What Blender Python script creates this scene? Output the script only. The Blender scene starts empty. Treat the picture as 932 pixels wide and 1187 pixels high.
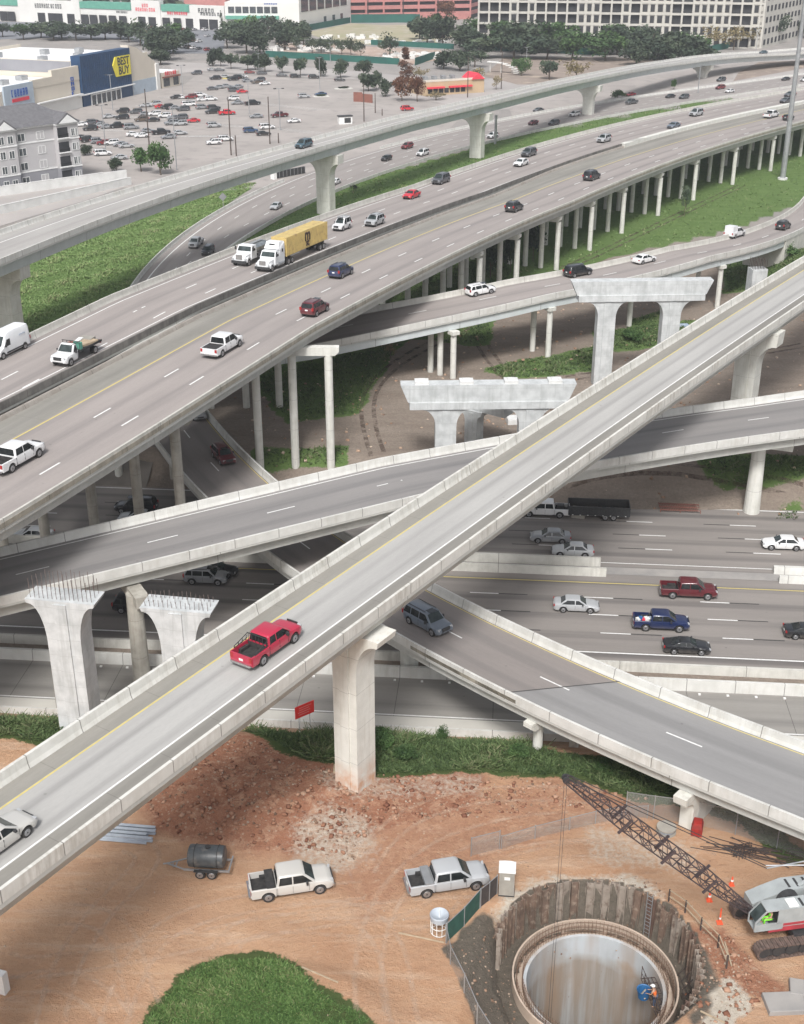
import bpy, math, random
import numpy as np
from mathutils import Vector, Matrix

# ------------------------------------------------------------------ camera, light, exposure
SC = bpy.context.scene
COL = SC.collection
random.seed(7); np.random.seed(7)
R = math.radians
FPX, CX, CY, CAMH = 1466.0, 466.0, 593.5, 63.0
TH = math.atan(693 / 1466.0)
cam_d = bpy.data.cameras.new('camera'); cam = bpy.data.objects.new('camera', cam_d); COL.objects.link(cam)
cam.location = (0, 0, CAMH); cam.rotation_euler = (math.pi / 2 - TH, 0, 0)
cam_d.sensor_fit = 'VERTICAL'; cam_d.sensor_height = 24; cam_d.lens = 24 * FPX / 1187.0
cam_d.clip_start = 0.5; cam_d.clip_end = 6000
SC.camera = cam
SUN_EL, SUN_AZ = R(50), R(188)      # azimuth the light comes from, clockwise from +Y
w = bpy.data.worlds.new('World'); SC.world = w; w.use_nodes = True
nt = w.node_tree
bg = nt.nodes['Background']; sky = nt.nodes.new('ShaderNodeTexSky')
sky.sky_type = 'NISHITA'; sky.sun_disc = False; sky.sun_elevation = SUN_EL; sky.sun_rotation = SUN_AZ
sky.air_density = 1.0; sky.dust_density = 4.0; sky.ozone_density = 1.0
hs = nt.nodes.new('ShaderNodeHueSaturation'); hs.inputs['Saturation'].default_value = 0.35
nt.links.new(sky.outputs[0], hs.inputs['Color']); nt.links.new(hs.outputs[0], bg.inputs[0]); bg.inputs[1].default_value = 0.125
sun_d = bpy.data.lights.new('sun', 'SUN'); sun = bpy.data.objects.new('sun', sun_d); COL.objects.link(sun)
sun_d.energy = 2.5; sun_d.angle = R(13); sun_d.color = (1.0, 0.99, 0.975)
sd = Vector((math.sin(SUN_AZ) * math.cos(SUN_EL), math.cos(SUN_AZ) * math.cos(SUN_EL), math.sin(SUN_EL)))
sun.rotation_euler = (-sd).to_track_quat('-Z', 'Y').to_euler()
SC.view_settings.view_transform = 'Standard'; SC.view_settings.look = 'None'
SC.view_settings.gamma = 1; SC.view_settings.exposure = 0.40

# ------------------------------------------------------------------ survey helpers: a bearing read off the photo, met with a level plane
_c, _s = math.cos(TH), math.sin(TH)
def un(x, y, z=0.0):
    u = (x - CX) / FPX; v = (CY - y) / FPX
    t = (z - CAMH) / (-_s + v * _c)
    return (u * t, (_c + v * _s) * t, z)
def unf(x, y, zf, dz=0.0):
    z = 5.0
    for _ in range(12):
        p = un(x, y, z + dz); z = zf(p[0], p[1])
    return (p[0], p[1], z)

# ------------------------------------------------------------------ materials
MT = {}
def newmat(name):
    m = bpy.data.materials.new(name); m.use_nodes = True; MT[name] = m
    return m, m.node_tree.nodes, m.node_tree.links, m.node_tree.nodes['Principled BSDF']
def rgb(c): return (c[0], c[1], c[2], 1)
def N(ns, t, **kw):
    n = ns.new(t)
    for k, v in kw.items():
        if k.startswith('i_'):
            n.inputs[k[2:].replace('_', ' ')].default_value = v
        else: setattr(n, k, v)
    return n
def mixc(ns, ls, f, a, b, blend='MIX'):
    n = ns.new('ShaderNodeMix'); n.data_type = 'RGBA'; n.blend_type = blend
    for i, s in ((0, f), (6, a), (7, b)):
        if hasattr(s, 'is_output') or isinstance(s, bpy.types.NodeSocket): ls.new(s, n.inputs[i])
        else: n.inputs[i].default_value = s if i == 0 else rgb(s)
    return n.outputs[2]
def ramp(ns, ls, src, a, b):
    n = ns.new('ShaderNodeMapRange'); n.inputs[1].default_value = a; n.inputs[2].default_value = b; n.clamp = True
    ls.new(src, n.inputs[0]); return n.outputs[0]
def noise(ns, ls, vec, scale, detail=4, rough=0.55, mapping=None):
    n = ns.new('ShaderNodeTexNoise'); n.inputs['Scale'].default_value = scale; n.inputs['Detail'].default_value = detail
    n.inputs['Roughness'].default_value = rough
    if mapping:
        mp = ns.new('ShaderNodeMapping'); mp.inputs['Scale'].default_value = mapping; ls.new(vec, mp.inputs[0]); vec = mp.outputs[0]
    ls.new(vec, n.inputs['Vector']); return n.outputs['Fac']
def math_(ns, ls, op, a, b=None):
    n = ns.new('ShaderNodeMath'); n.operation = op
    for i, s in enumerate((a, b)):
        if s is None: continue
        if isinstance(s, bpy.types.NodeSocket): ls.new(s, n.inputs[i])
        else: n.inputs[i].default_value = s
    return n.outputs[0]
def bump(ns, ls, bs, h, strength=0.3, dist=0.05):
    b = ns.new('ShaderNodeBump'); b.inputs['Strength'].default_value = strength; b.inputs['Distance'].default_value = dist
    ls.new(h, b.inputs['Height']); ls.new(b.outputs[0], bs.inputs['Normal'])
def mat(name, c1, c2=None, scale=1.0, rough=0.85, lo=0.35, hi=0.65, metal=0.0, bmp=0.0, detail=5, c3=None, s3=None, coat=0.0, stretch=None):
    m, ns, ls, bs = newmat(name)
    bs.inputs['Roughness'].default_value = rough; bs.inputs['Metallic'].default_value = metal
    if coat: bs.inputs['Coat Weight'].default_value = coat; bs.inputs['Coat Roughness'].default_value = 0.08
    bs.inputs['Base Color'].default_value = rgb(c1)
    if c2 is None: c2 = tuple(x * 0.88 for x in c1)
    tc = ns.new('ShaderNodeTexCoord').outputs['Object']
    f = ramp(ns, ls, noise(ns, ls, tc, scale, detail, mapping=stretch), lo, hi)
    col = mixc(ns, ls, f, c1, c2)
    if c3:
        g = ramp(ns, ls, noise(ns, ls, tc, s3 or scale * 4, 4), 0.52, 0.68)
        col = mixc(ns, ls, g, col, c3)
    ls.new(col, bs.inputs['Base Color'])
    if bmp: bump(ns, ls, bs, noise(ns, ls, tc, scale * 5, 5), bmp, 0.1)
    return m
def roadmat(name, c1, c2, band, joint=4.6, jdark=0.5, rough=0.9, lane=3.66, v0=1.2, bandamt=0.5):
    """pavement: darker wheel paths along the road, patches, fine grain and sawn joints. UV = metres along, metres across"""
    m, ns, ls, bs = newmat(name); bs.inputs['Roughness'].default_value = rough
    uv = ns.new('ShaderNodeUVMap'); uv.uv_map = 'road'; uv = uv.outputs[0]
    sp = ns.new('ShaderNodeSeparateXYZ'); ls.new(uv, sp.inputs[0])
    patch = ramp(ns, ls, noise(ns, ls, uv, 0.35, 6, 0.65, (0.12, 1.0, 1)), 0.35, 0.65)
    col = mixc(ns, ls, patch, c1, c2)
    v = math_(ns, ls, 'SUBTRACT', sp.outputs[1], v0)
    ph = math_(ns, ls, 'MULTIPLY', v, 2 * math.pi / lane)
    sn = math_(ns, ls, 'COSINE', ph)
    sn = ramp(ns, ls, sn, -0.2, -1.0)
    st = ramp(ns, ls, noise(ns, ls, uv, 1.0, 5, 0.6, (0.015, 0.9, 1)), 0.3, 0.62)
    st2 = math_(ns, ls, 'MULTIPLY', sn, math_(ns, ls, 'MULTIPLY', st, bandamt))
    col = mixc(ns, ls, st2, col, band)
    fine = ramp(ns, ls, noise(ns, ls, uv, 6.0, 6, 0.7, (0.3, 1, 1)), 0.25, 0.75)
    col = mixc(ns, ls, math_(ns, ls, 'MULTIPLY', fine, 0.22), col, tuple(x * 0.55 for x in c2))
    if joint:
        fr = math_(ns, ls, 'FRACT', math_(ns, ls, 'DIVIDE', sp.outputs[0], joint))
        j = math_(ns, ls, 'MULTIPLY', math_(ns, ls, 'LESS_THAN', fr, 0.05 / joint), jdark)
        col = mixc(ns, ls, j, col, (0.05, 0.045, 0.04))
    # scattered oil spots and crack-like dark marks
    vo = ns.new('ShaderNodeTexVoronoi'); vo.inputs['Scale'].default_value = 0.35; ls.new(uv, vo.inputs['Vector'])
    spot = ramp(ns, ls, vo.outputs['Distance'], 0.055, 0.02)
    col = mixc(ns, ls, math_(ns, ls, 'MULTIPLY', spot, 0.35), col, (0.06, 0.055, 0.05))
    ls.new(col, bs.inputs['Base Color'])
    bump(ns, ls, bs, fine, 0.15, 0.02)
    return m
def barriermat(name, c1, c2, stain, joint=6.0, amt=0.5):
    m, ns, ls, bs = newmat(name); bs.inputs['Roughness'].default_value = 0.88
    uv = ns.new('ShaderNodeUVMap'); uv.uv_map = 'road'; uv = uv.outputs[0]
    sp = ns.new('ShaderNodeSeparateXYZ'); ls.new(uv, sp.inputs[0])
    f = ramp(ns, ls, noise(ns, ls, uv, 0.6, 6, 0.6), 0.35, 0.65)
    col = mixc(ns, ls, f, c1, c2)
    st = ramp(ns, ls, noise(ns, ls, uv, 1.0, 6, 0.7, (2.2, 0.35, 1)), 0.43, 0.7)
    st = math_(ns, ls, 'MULTIPLY', st, ramp(ns, ls, noise(ns, ls, uv, 0.12, 3), 0.4, 0.6))
    col = mixc(ns, ls, math_(ns, ls, 'MULTIPLY', st, amt), col, stain)
    fr = math_(ns, ls, 'FRACT', math_(ns, ls, 'DIVIDE', sp.outputs[0], joint))
    j = math_(ns, ls, 'MULTIPLY', math_(ns, ls, 'LESS_THAN', fr, 0.07 / joint), 0.7)
    col = mixc(ns, ls, j, col, (0.08, 0.07, 0.06))
    ls.new(col, bs.inputs['Base Color']); bump(ns, ls, bs, f, 0.1, 0.03)
    return m
def column_mat(name, c1, c2, stain, ring=3.0, rust=None):
    """cast concrete: form lines, runs of dirt falling down the face"""
    m, ns, ls, bs = newmat(name); bs.inputs['Roughness'].default_value = 0.85
    tc = ns.new('ShaderNodeTexCoord').outputs['Object']; sp = ns.new('ShaderNodeSeparateXYZ'); ls.new(tc, sp.inputs[0])
    col = mixc(ns, ls, ramp(ns, ls, noise(ns, ls, tc, 0.9, 6), 0.35, 0.65), c1, c2)
    st = ramp(ns, ls, noise(ns, ls, tc, 1.0, 6, 0.65, (2.5, 2.5, 0.18)), 0.5, 0.72)
    col = mixc(ns, ls, math_(ns, ls, 'MULTIPLY', st, 0.45), col, stain)
    fr = math_(ns, ls, 'FRACT', math_(ns, ls, 'DIVIDE', sp.outputs[2], ring))
    col = mixc(ns, ls, math_(ns, ls, 'MULTIPLY', math_(ns, ls, 'LESS_THAN', fr, 0.012), 0.45), col, (0.12, 0.11, 0.1))
    if rust:
        g = ramp(ns, ls, sp.outputs[2], 3.2, 0.9)
        col = mixc(ns, ls, math_(ns, ls, 'MULTIPLY', g, ramp(ns, ls, noise(ns, ls, tc, 1.3, 5), 0.3, 0.7)), col, rust)
    ls.new(col, bs.inputs['Base Color'])
    return m
def facade_mat(name, c1, c2): return mat(name, c1, c2, 0.15, 0.9)

mat('conc_new', (0.66, 0.66, 0.645), (0.56, 0.56, 0.545), 0.5, 0.85, bmp=0.05)
column_mat('conc_pier', (0.64, 0.635, 0.59), (0.56, 0.55, 0.50), (0.34, 0.32, 0.27), 3.0)
column_mat('conc_pier_rust', (0.68, 0.67, 0.62), (0.60, 0.59, 0.54), (0.44, 0.40, 0.32), 3.2, rust=(0.52, 0.25, 0.12))
column_mat('conc_column', (0.66, 0.655, 0.61), (0.57, 0.565, 0.52), (0.36, 0.34, 0.29), 4.0)
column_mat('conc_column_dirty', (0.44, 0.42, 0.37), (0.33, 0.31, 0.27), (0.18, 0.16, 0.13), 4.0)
column_mat('conc_wet', (0.55, 0.565, 0.565), (0.42, 0.435, 0.435), (0.26, 0.27, 0.26), 1.5)
barriermat('bar_flyover', (0.64, 0.63, 0.59), (0.54, 0.53, 0.49), (0.30, 0.27, 0.22), 4.4, 0.8)
barriermat('bar_clean', (0.62, 0.615, 0.585), (0.52, 0.515, 0.485), (0.34, 0.31, 0.26), 4.5, 0.5)
barriermat('bar_freeway', (0.57, 0.555, 0.51), (0.46, 0.45, 0.41), (0.22, 0.20, 0.17), 12.0, 0.5)
barriermat('bar_dirty', (0.24, 0.225, 0.205), (0.15, 0.14, 0.13), (0.05, 0.045, 0.04), 6.0, 0.6)
barriermat('bar_stained', (0.36, 0.33, 0.27), (0.24, 0.22, 0.18), (0.10, 0.09, 0.075), 6.0, 0.8)
barriermat('bar_stained2', (0.34, 0.31, 0.28), (0.27, 0.24, 0.21), (0.16, 0.145, 0.125), 6.0, 0.5)
barriermat('girder_conc', (0.50, 0.50, 0.47), (0.42, 0.42, 0.39), (0.25, 0.24, 0.21), 24.0, 0.3)
barriermat('girder_steel', (0.56, 0.60, 0.60), (0.50, 0.54, 0.54), (0.33, 0.35, 0.34), 14.0, 0.3)
roadmat('road_flyover', (0.43, 0.42, 0.40), (0.365, 0.355, 0.34), (0.25, 0.245, 0.235), 0, 0.3, v0=2.0, lane=2.1, bandamt=0.75)
roadmat('road_shoulder', (0.30, 0.285, 0.255), (0.22, 0.21, 0.185), (0.16, 0.15, 0.14), 4.6, 0.3)
roadmat('road_f2', (0.27, 0.255, 0.245), (0.22, 0.21, 0.205), (0.15, 0.145, 0.145), 0, 0.2, v0=1.5, bandamt=0.8)
roadmat('road_r3', (0.275, 0.245, 0.228), (0.225, 0.202, 0.19), (0.165, 0.152, 0.146), 0, 0.2, v0=1.2, bandamt=0.6)
roadmat('road_r3_grey', (0.29, 0.283, 0.278), (0.24, 0.235, 0.231), (0.165, 0.162, 0.16), 0, 0.2, v0=1.2, bandamt=0.6)
roadmat('road_m', (0.345, 0.308, 0.288), (0.285, 0.255, 0.24), (0.20, 0.182, 0.175), 0, 0.3, v0=2.6, bandamt=0.75)
roadmat('road_low', (0.27, 0.245, 0.225), (0.22, 0.20, 0.185), (0.12, 0.11, 0.105), 0, 0.3, v0=0.0, bandamt=0.95)
roadmat('road_r6', (0.32, 0.29, 0.272), (0.27, 0.245, 0.232), (0.22, 0.195, 0.18), 0, 0.3, v0=1.2, bandamt=0.5)
roadmat('road_far', (0.40, 0.385, 0.365), (0.33, 0.315, 0.30), (0.27, 0.25, 0.24), 9, 0.3, v0=1.2, bandamt=0.5)
roadmat('road_front', (0.30, 0.285, 0.26), (0.25, 0.235, 0.215), (0.17, 0.16, 0.15), 9.0, 0.8, v0=0.6, bandamt=0.7)
mat('paint_white', (0.78, 0.78, 0.76), (0.60, 0.59, 0.57), 3, 0.7, 0.3, 0.8)
mat('paint_yellow', (0.62, 0.51, 0.16), (0.48, 0.40, 0.15), 3, 0.7, 0.3, 0.8)
mat('paint_black', (0.04, 0.04, 0.04), (0.07, 0.065, 0.06), 3, 0.8)
mat('tar', (0.07, 0.068, 0.065), None, 2, 0.7)
mat('rebar', (0.24, 0.15, 0.10), (0.16, 0.10, 0.075), 4, 0.7, metal=0.3)
mat('rebar_dark', (0.05, 0.045, 0.045), (0.09, 0.06, 0.05), 4, 0.7)
mat('steel_galv', (0.46, 0.47, 0.48), (0.36, 0.37, 0.38), 1, 0.45, metal=0.6)
mat('steel_beam', (0.42, 0.46, 0.50), (0.32, 0.35, 0.40), 1, 0.6)
mat('wood_pole', (0.10, 0.075, 0.06), (0.06, 0.045, 0.04), 1, 0.9)
mat('timber', (0.45, 0.36, 0.25), (0.34, 0.26, 0.18), 2, 0.85)
mat('sheet_pile_a', (0.20, 0.135, 0.10), (0.12, 0.085, 0.065), 1.2, 0.8, c3=(0.30, 0.24, 0.19), s3=2.5, bmp=0.2)
mat('sheet_pile_b', (0.33, 0.28, 0.235), (0.24, 0.20, 0.165), 1.2, 0.85, c3=(0.15, 0.105, 0.08), s3=2.5, bmp=0.2)
mat('sheet_pile_c', (0.105, 0.065, 0.05), (0.16, 0.10, 0.075), 1.2, 0.8, bmp=0.2)
mat('mud', (0.13, 0.115, 0.095), (0.075, 0.068, 0.058), 1.5, 0.9, bmp=0.4)
mat('collar', (0.50, 0.40, 0.32), (0.42, 0.33, 0.26), 1.5, 0.85)
mat('collar_rim', (0.66, 0.62, 0.56), (0.50, 0.44, 0.38), 2, 0.85)
mat('fence_mesh_green', (0.035, 0.105, 0.08), (0.025, 0.075, 0.06), 2, 0.8)
mat('fence_screen_dark', (0.05, 0.042, 0.04), (0.08, 0.065, 0.06), 2, 0.85)
mat('tyre', (0.022, 0.022, 0.023), (0.04, 0.037, 0.034), 6, 0.85)
mat('rim', (0.42, 0.42, 0.43), (0.30, 0.30, 0.31), 5, 0.35, metal=0.7)
mat('trim_dark', (0.03, 0.03, 0.032), (0.045, 0.045, 0.046), 5, 0.6)
mat('bed_dark', (0.018, 0.018, 0.019), (0.045, 0.042, 0.04), 4, 0.8)
mat('chrome', (0.6, 0.6, 0.6), None, 2, 0.25, metal=0.9)
mat('lamp_clear', (0.42, 0.43, 0.44), None, 2, 0.2)
mat('lamp_red', (0.35, 0.02, 0.02), None, 2, 0.3)
mat('plate', (0.75, 0.76, 0.74), None, 2, 0.5)
def glassmat(name, c):
    m, ns, ls, bs = newmat(name); bs.inputs['Base Color'].default_value = rgb(c); bs.inputs['Roughness'].default_value = 0.06
    bs.inputs['Specular IOR Level'].default_value = 0.4
    tc = ns.new('ShaderNodeTexCoord').outputs['Object']
    ls.new(mixc(ns, ls, ramp(ns, ls, noise(ns, ls, tc, 1.2, 2), 0.35, 0.7), c, tuple(x * 2.2 + 0.01 for x in c)), bs.inputs['Base Color'])
glassmat('glass', (0.010, 0.012, 0.013)); glassmat('glass_screen', (0.022, 0.03, 0.03)); glassmat('glass_building', (0.05, 0.055, 0.06))
PAINTS = dict(white=(0.70, 0.70, 0.70), silver=(0.40, 0.41, 0.42), gray=(0.24, 0.25, 0.265), dkgray=(0.085, 0.09, 0.10), black=(0.016, 0.017, 0.02),
              red=(0.55, 0.02, 0.035), brightred=(0.42, 0.022, 0.055), maroon=(0.10, 0.012, 0.018), darkred=(0.20, 0.02, 0.025), navy=(0.012, 0.022, 0.075), blue=(0.03, 0.07, 0.15),
              teal=(0.06, 0.11, 0.14), slate=(0.13, 0.155, 0.19), beige=(0.50, 0.48, 0.44), brown=(0.11, 0.08, 0.06), pearl=(0.50, 0.485, 0.455))
for k, c in PAINTS.items():
    m, ns, ls, bs = newmat('car_' + k); bs.inputs['Roughness'].default_value = 0.32
    bs.inputs['Coat Weight'].default_value = 0.6; bs.inputs['Coat Roughness'].default_value = 0.1
    tc = ns.new('ShaderNodeTexCoord').outputs['Object']; sp = ns.new('ShaderNodeSeparateXYZ'); ls.new(tc, sp.inputs[0])
    dust = math_(ns, ls, 'MULTIPLY', ramp(ns, ls, sp.outputs[2], 0.75, 0.25), ramp(ns, ls, noise(ns, ls, tc, 2.5, 4), 0.2, 0.8))
    ls.new(mixc(ns, ls, math_(ns, ls, 'MULTIPLY', dust, 0.5), c, (0.30, 0.26, 0.22)), bs.inputs['Base Color'])
mat('van_white', (0.72, 0.73, 0.74), (0.66, 0.67, 0.68), 0.8, 0.4)
mat('container_yellow', (0.60, 0.45, 0.17), (0.50, 0.38, 0.15), 0.7, 0.6, c3=(0.40, 0.27, 0.12), s3=1.6)
mat('logo_dark', (0.06, 0.035, 0.03), None, 1, 0.7)
mat('tank_black', (0.05, 0.056, 0.06), (0.085, 0.095, 0.10), 1.6, 0.38, c3=(0.16, 0.15, 0.14), s3=2.2)
mat('tank_steel', (0.42, 0.45, 0.46), (0.25, 0.27, 0.28), 1.2, 0.3, metal=0.7)
mat('crane_silver', (0.36, 0.385, 0.385), (0.29, 0.31, 0.31), 0.9, 0.5)
mat('crane_red', (0.42, 0.045, 0.06), (0.30, 0.04, 0.05), 1.2, 0.55)
mat('crane_track', (0.17, 0.12, 0.10), (0.09, 0.065, 0.055), 3, 0.8, bmp=0.3)
mat('boom', (0.075, 0.06, 0.065), (0.12, 0.085, 0.08), 2, 0.6)
mat('sign_red', (0.85, 0.05, 0.04), (0.75, 0.04, 0.035), 1.5, 0.5)
mat('sign_text', (0.80, 0.30, 0.28), None, 2, 0.6)
mat('plastic_grey', (0.34, 0.32, 0.28), (0.28, 0.26, 0.23), 1.5, 0.6)
mat('plastic_white', (0.80, 0.80, 0.78), None, 1.5, 0.5)
mat('plastic_blue', (0.03, 0.13, 0.30), None, 1.5, 0.5)
mat('orange', (0.85, 0.13, 0.05), (0.7, 0.1, 0.04), 3, 0.6)
mat('red_bin', (0.32, 0.02, 0.015), (0.2, 0.02, 0.015), 2, 0.7)
mat('hivis', (0.25, 0.80, 0.06), None, 2, 0.7)
mat('hivis_orange', (0.90, 0.20, 0.05), None, 2, 0.7)
mat('skin', (0.42, 0.25, 0.17), None, 2, 0.6)
mat('jeans', (0.06, 0.08, 0.13), None, 2, 0.9)
mat('tarp', (0.45, 0.50, 0.58), (0.25, 0.33, 0.42), 1.2, 0.6)
# buildings
mat('wall_cream', (0.64, 0.58, 0.49), (0.58, 0.53, 0.45), 0.12, 0.9)
mat('wall_white', (0.72, 0.71, 0.68), (0.66, 0.65, 0.62), 0.1, 0.9)
mat('wall_grey', (0.47, 0.455, 0.46), (0.42, 0.41, 0.415), 0.2, 0.9)
mat('wall_grey_dark', (0.27, 0.27, 0.29), (0.24, 0.24, 0.26), 0.2, 0.9)
mat('roof_white', (0.84, 0.84, 0.83), (0.72, 0.72, 0.72), 0.08, 0.8)
mat('roof_grey', (0.15, 0.148, 0.155), (0.115, 0.113, 0.12), 1.2, 0.9)
mat('roof_gravel', (0.33, 0.31, 0.29), (0.25, 0.24, 0.23), 0.4, 0.95)
mat('blue_cladding', (0.014, 0.055, 0.135), (0.011, 0.043, 0.105), 0.3, 0.5)
mat('tag_yellow', (0.82, 0.70, 0.06), None, 1, 0.5)
mat('sign_panel', (0.42, 0.49, 0.56), None, 0.5, 0.6)
mat('text_blue', (0.03, 0.10, 0.38), None, 1, 0.6)
mat('text_red', (0.72, 0.05, 0.08), None, 1, 0.6)
mat('text_dark', (0.04, 0.045, 0.05), None, 1, 0.6)
mat('roof_green', (0.13, 0.36, 0.27), (0.10, 0.30, 0.23), 0.5, 0.7)
mat('green_fence', (0.02, 0.12, 0.095), (0.015, 0.09, 0.075), 0.2, 0.8)
mat('brick_pink', (0.50, 0.22, 0.20), (0.42, 0.185, 0.17), 0.3, 0.9)
mat('brick_brown', (0.24, 0.10, 0.075), (0.19, 0.08, 0.06), 0.5, 0.9)
mat('opening_dark', (0.022, 0.024, 0.027), (0.04, 0.04, 0.045), 0.4, 0.8)
mat('wall_stone', (0.54, 0.52, 0.47), (0.47, 0.45, 0.41), 0.25, 0.9)
mat('wall_tan', (0.50, 0.37, 0.24), (0.44, 0.33, 0.21), 0.3, 0.9)
mat('trim_white', (0.76, 0.76, 0.75), None, 1, 0.7)
mat('hedge', (0.028, 0.055, 0.02), (0.06, 0.085, 0.03), 0.8, 0.9)
mat('bark', (0.12, 0.09, 0.065), (0.08, 0.06, 0.045), 1.5, 0.95)
def leafmat(name, cs):
    m, ns, ls, bs = newmat(name); bs.inputs['Roughness'].default_value = 0.7
    bs.inputs['Specular IOR Level'].default_value = 0.25
    at = ns.new('ShaderNodeAttribute'); at.attribute_name = 'shade'
    cr = ns.new('ShaderNodeValToRGB'); ls.new(at.outputs['Fac'], cr.inputs[0])
    els = cr.color_ramp.elements
    els[0].color = rgb(cs[0]); els[1].color = rgb(cs[-1])
    for i, c in enumerate(cs[1:-1]):
        e = els.new((i + 1) / (len(cs) - 1)); e.color = rgb(c)
    oi = ns.new('ShaderNodeObjectInfo'); hv = ns.new('ShaderNodeHueSaturation'); ls.new(cr.outputs[0], hv.inputs['Color'])
    mr = ns.new('ShaderNodeMapRange'); mr.inputs[3].default_value = 0.72; mr.inputs[4].default_value = 1.3; ls.new(oi.outputs['Random'], mr.inputs[0]); ls.new(mr.outputs[0], hv.inputs['Value'])
    ls.new(hv.outputs[0], bs.inputs['Base Color'])
    return m
leafmat('leaf_oak', [(0.026, 0.042, 0.028), (0.052, 0.074, 0.046), (0.088, 0.11, 0.064)])
leafmat('clod', [(0.19, 0.08, 0.05), (0.34, 0.17, 0.105), (0.46, 0.29, 0.2)])
mat('slope_face', (0.20, 0.18, 0.16), (0.13, 0.115, 0.10), 0.3, 0.95)
mat('rebar_grey', (0.16, 0.12, 0.105), (0.10, 0.08, 0.075), 4, 0.7)
mat('boom', (0.045, 0.038, 0.042), (0.09, 0.06, 0.058), 2, 0.6)
leafmat('leaf_green', [(0.028, 0.06, 0.022), (0.055, 0.105, 0.035), (0.09, 0.15, 0.05)])
leafmat('leaf_rust', [(0.09, 0.035, 0.02), (0.16, 0.07, 0.04), (0.24, 0.12, 0.07)])
leafmat('leaf_olive', [(0.11, 0.09, 0.045), (0.19, 0.155, 0.075), (0.26, 0.21, 0.12)])
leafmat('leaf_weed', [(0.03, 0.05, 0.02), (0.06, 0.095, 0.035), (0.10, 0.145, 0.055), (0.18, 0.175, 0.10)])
leafmat('leaf_field', [(0.095, 0.15, 0.05), (0.125, 0.195, 0.065), (0.16, 0.23, 0.085), (0.24, 0.235, 0.13)])
leafmat('leaf_lush', [(0.035, 0.07, 0.02), (0.07, 0.135, 0.036), (0.12, 0.195, 0.058), (0.23, 0.215, 0.115)])
leafmat('pebble', [(0.20, 0.13, 0.09), (0.34, 0.22, 0.15), (0.52, 0.42, 0.33)])

# ------------------------------------------------------------------ mesh builder
class MB:
    def __init__(s): s.v = []; s.f = []; s.m = []; s.uv = {}
    def add(s, vs, fs, mi=0, uvs=None):
        o = len(s.v); s.v += [tuple(p) for p in vs]
        for k, f in enumerate(fs):
            if uvs: s.uv[len(s.f)] = uvs[k]
            s.f.append([i + o for i in f]); s.m.append(mi)
        return s
    def box(s, c, d, rz=0.0, mi=0, M=None):
        hx, hy, hz = d[0] / 2, d[1] / 2, d[2] / 2
        vs = [(x, y, z) for x in (-hx, hx) for y in (-hy, hy) for z in (-hz, hz)]
        if M is None: M = Matrix.Translation(c) @ Matrix.Rotation(rz, 4, 'Z')
        vs = [M @ Vector(v) for v in vs]
        return s.add(vs, [(0, 1, 3, 2), (4, 6, 7, 5), (0, 4, 5, 1), (2, 3, 7, 6), (0, 2, 6, 4), (1, 5, 7, 3)], mi)
    def cyl(s, p0, p1, r0, r1=None, n=12, caps=True, mi=0):
        p0 = Vector(p0); p1 = Vector(p1); r1 = r0 if r1 is None else r1
        d = (p1 - p0)
        if d.length < 1e-6: return s
        d.normalize(); a = d.orthogonal().normalized(); b = d.cross(a)
        vs = []
        for p, r in ((p0, r0), (p1, r1)):
            for i in range(n):
                t = 2 * math.pi * i / n; vs.append(p + a * (r * math.cos(t)) + b * (r * math.sin(t)))
        fs = [(i, (i + 1) % n, n + (i + 1) % n, n + i) for i in range(n)]
        if caps: fs += [tuple(range(n - 1, -1, -1)), tuple(range(n, 2 * n))]
        return s.add(vs, fs, mi)
    def bar(s, p0, p1, r, mi=0): return s.cyl(p0, p1, r, r, 4, True, mi)
    def tube(s, pts, r, n=6, mi=0):
        for a, b in zip(pts[:-1], pts[1:]): s.cyl(a, b, r, r, n, True, mi)
        return s
    def loft(s, rings, closed=True, caps=True, mi=0):
        n = len(rings[0]); vs = [p for r in rings for p in r]; fs = []
        for k in range(len(rings) - 1):
            for i in range(n if closed else n - 1):
                j = (i + 1) % n; fs.append((k * n + i, k * n + j, (k + 1) * n + j, (k + 1) * n + i))
        if caps and closed: fs += [tuple(range(n - 1, -1, -1)), tuple(range((len(rings) - 1) * n, len(rings) * n))]
        return s.add(vs, fs, mi)
    def prism(s, poly, z0, z1, mi=0, top=None):
        n = len(poly)
        vs = [(p[0], p[1], z0) for p in poly] + [(p[0], p[1], z1 if len(p) < 3 else p[2]) for p in (top or poly)]
        return s.add(vs, [(i, (i + 1) % n, n + (i + 1) % n, n + i) for i in range(n)] + [tuple(range(n - 1, -1, -1)), tuple(range(n, 2 * n))], mi)
    def quad(s, a, b, c, d, mi=0): return s.add([a, b, c, d], [(0, 1, 2, 3)], mi)
    def build(s, name, mats, parent=None, smooth=False):
        me = bpy.data.meshes.new(name); me.from_pydata(s.v, [], s.f); me.update()
        if isinstance(mats, str): mats = [mats]
        for m in mats: me.materials.append(MT[m])
        if len(mats) > 1: me.polygons.foreach_set('material_index', s.m)
        if s.uv:
            ul = me.uv_layers.new(name='road')
            for pi, uvs in s.uv.items():
                p = me.polygons[pi]
                for k, li in enumerate(p.loop_indices): ul.data[li].uv = uvs[k]
        if smooth == 'auto':
            me.polygons.foreach_set('use_smooth', [True] * len(me.polygons)); me.set_sharp_from_angle(angle=R(35))
        elif smooth: me.polygons.foreach_set('use_smooth', [True] * len(me.polygons))
        o = bpy.data.objects.new(name, me); COL.objects.link(o)
        if parent is not None: o.parent = parent
        return o
def tag(o, label=None, cat=None, group=None, kind=None):
    if label: o['label'] = label
    if cat: o['category'] = cat
    if group: o['group'] = group
    if kind: o['kind'] = kind
    return o
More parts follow.
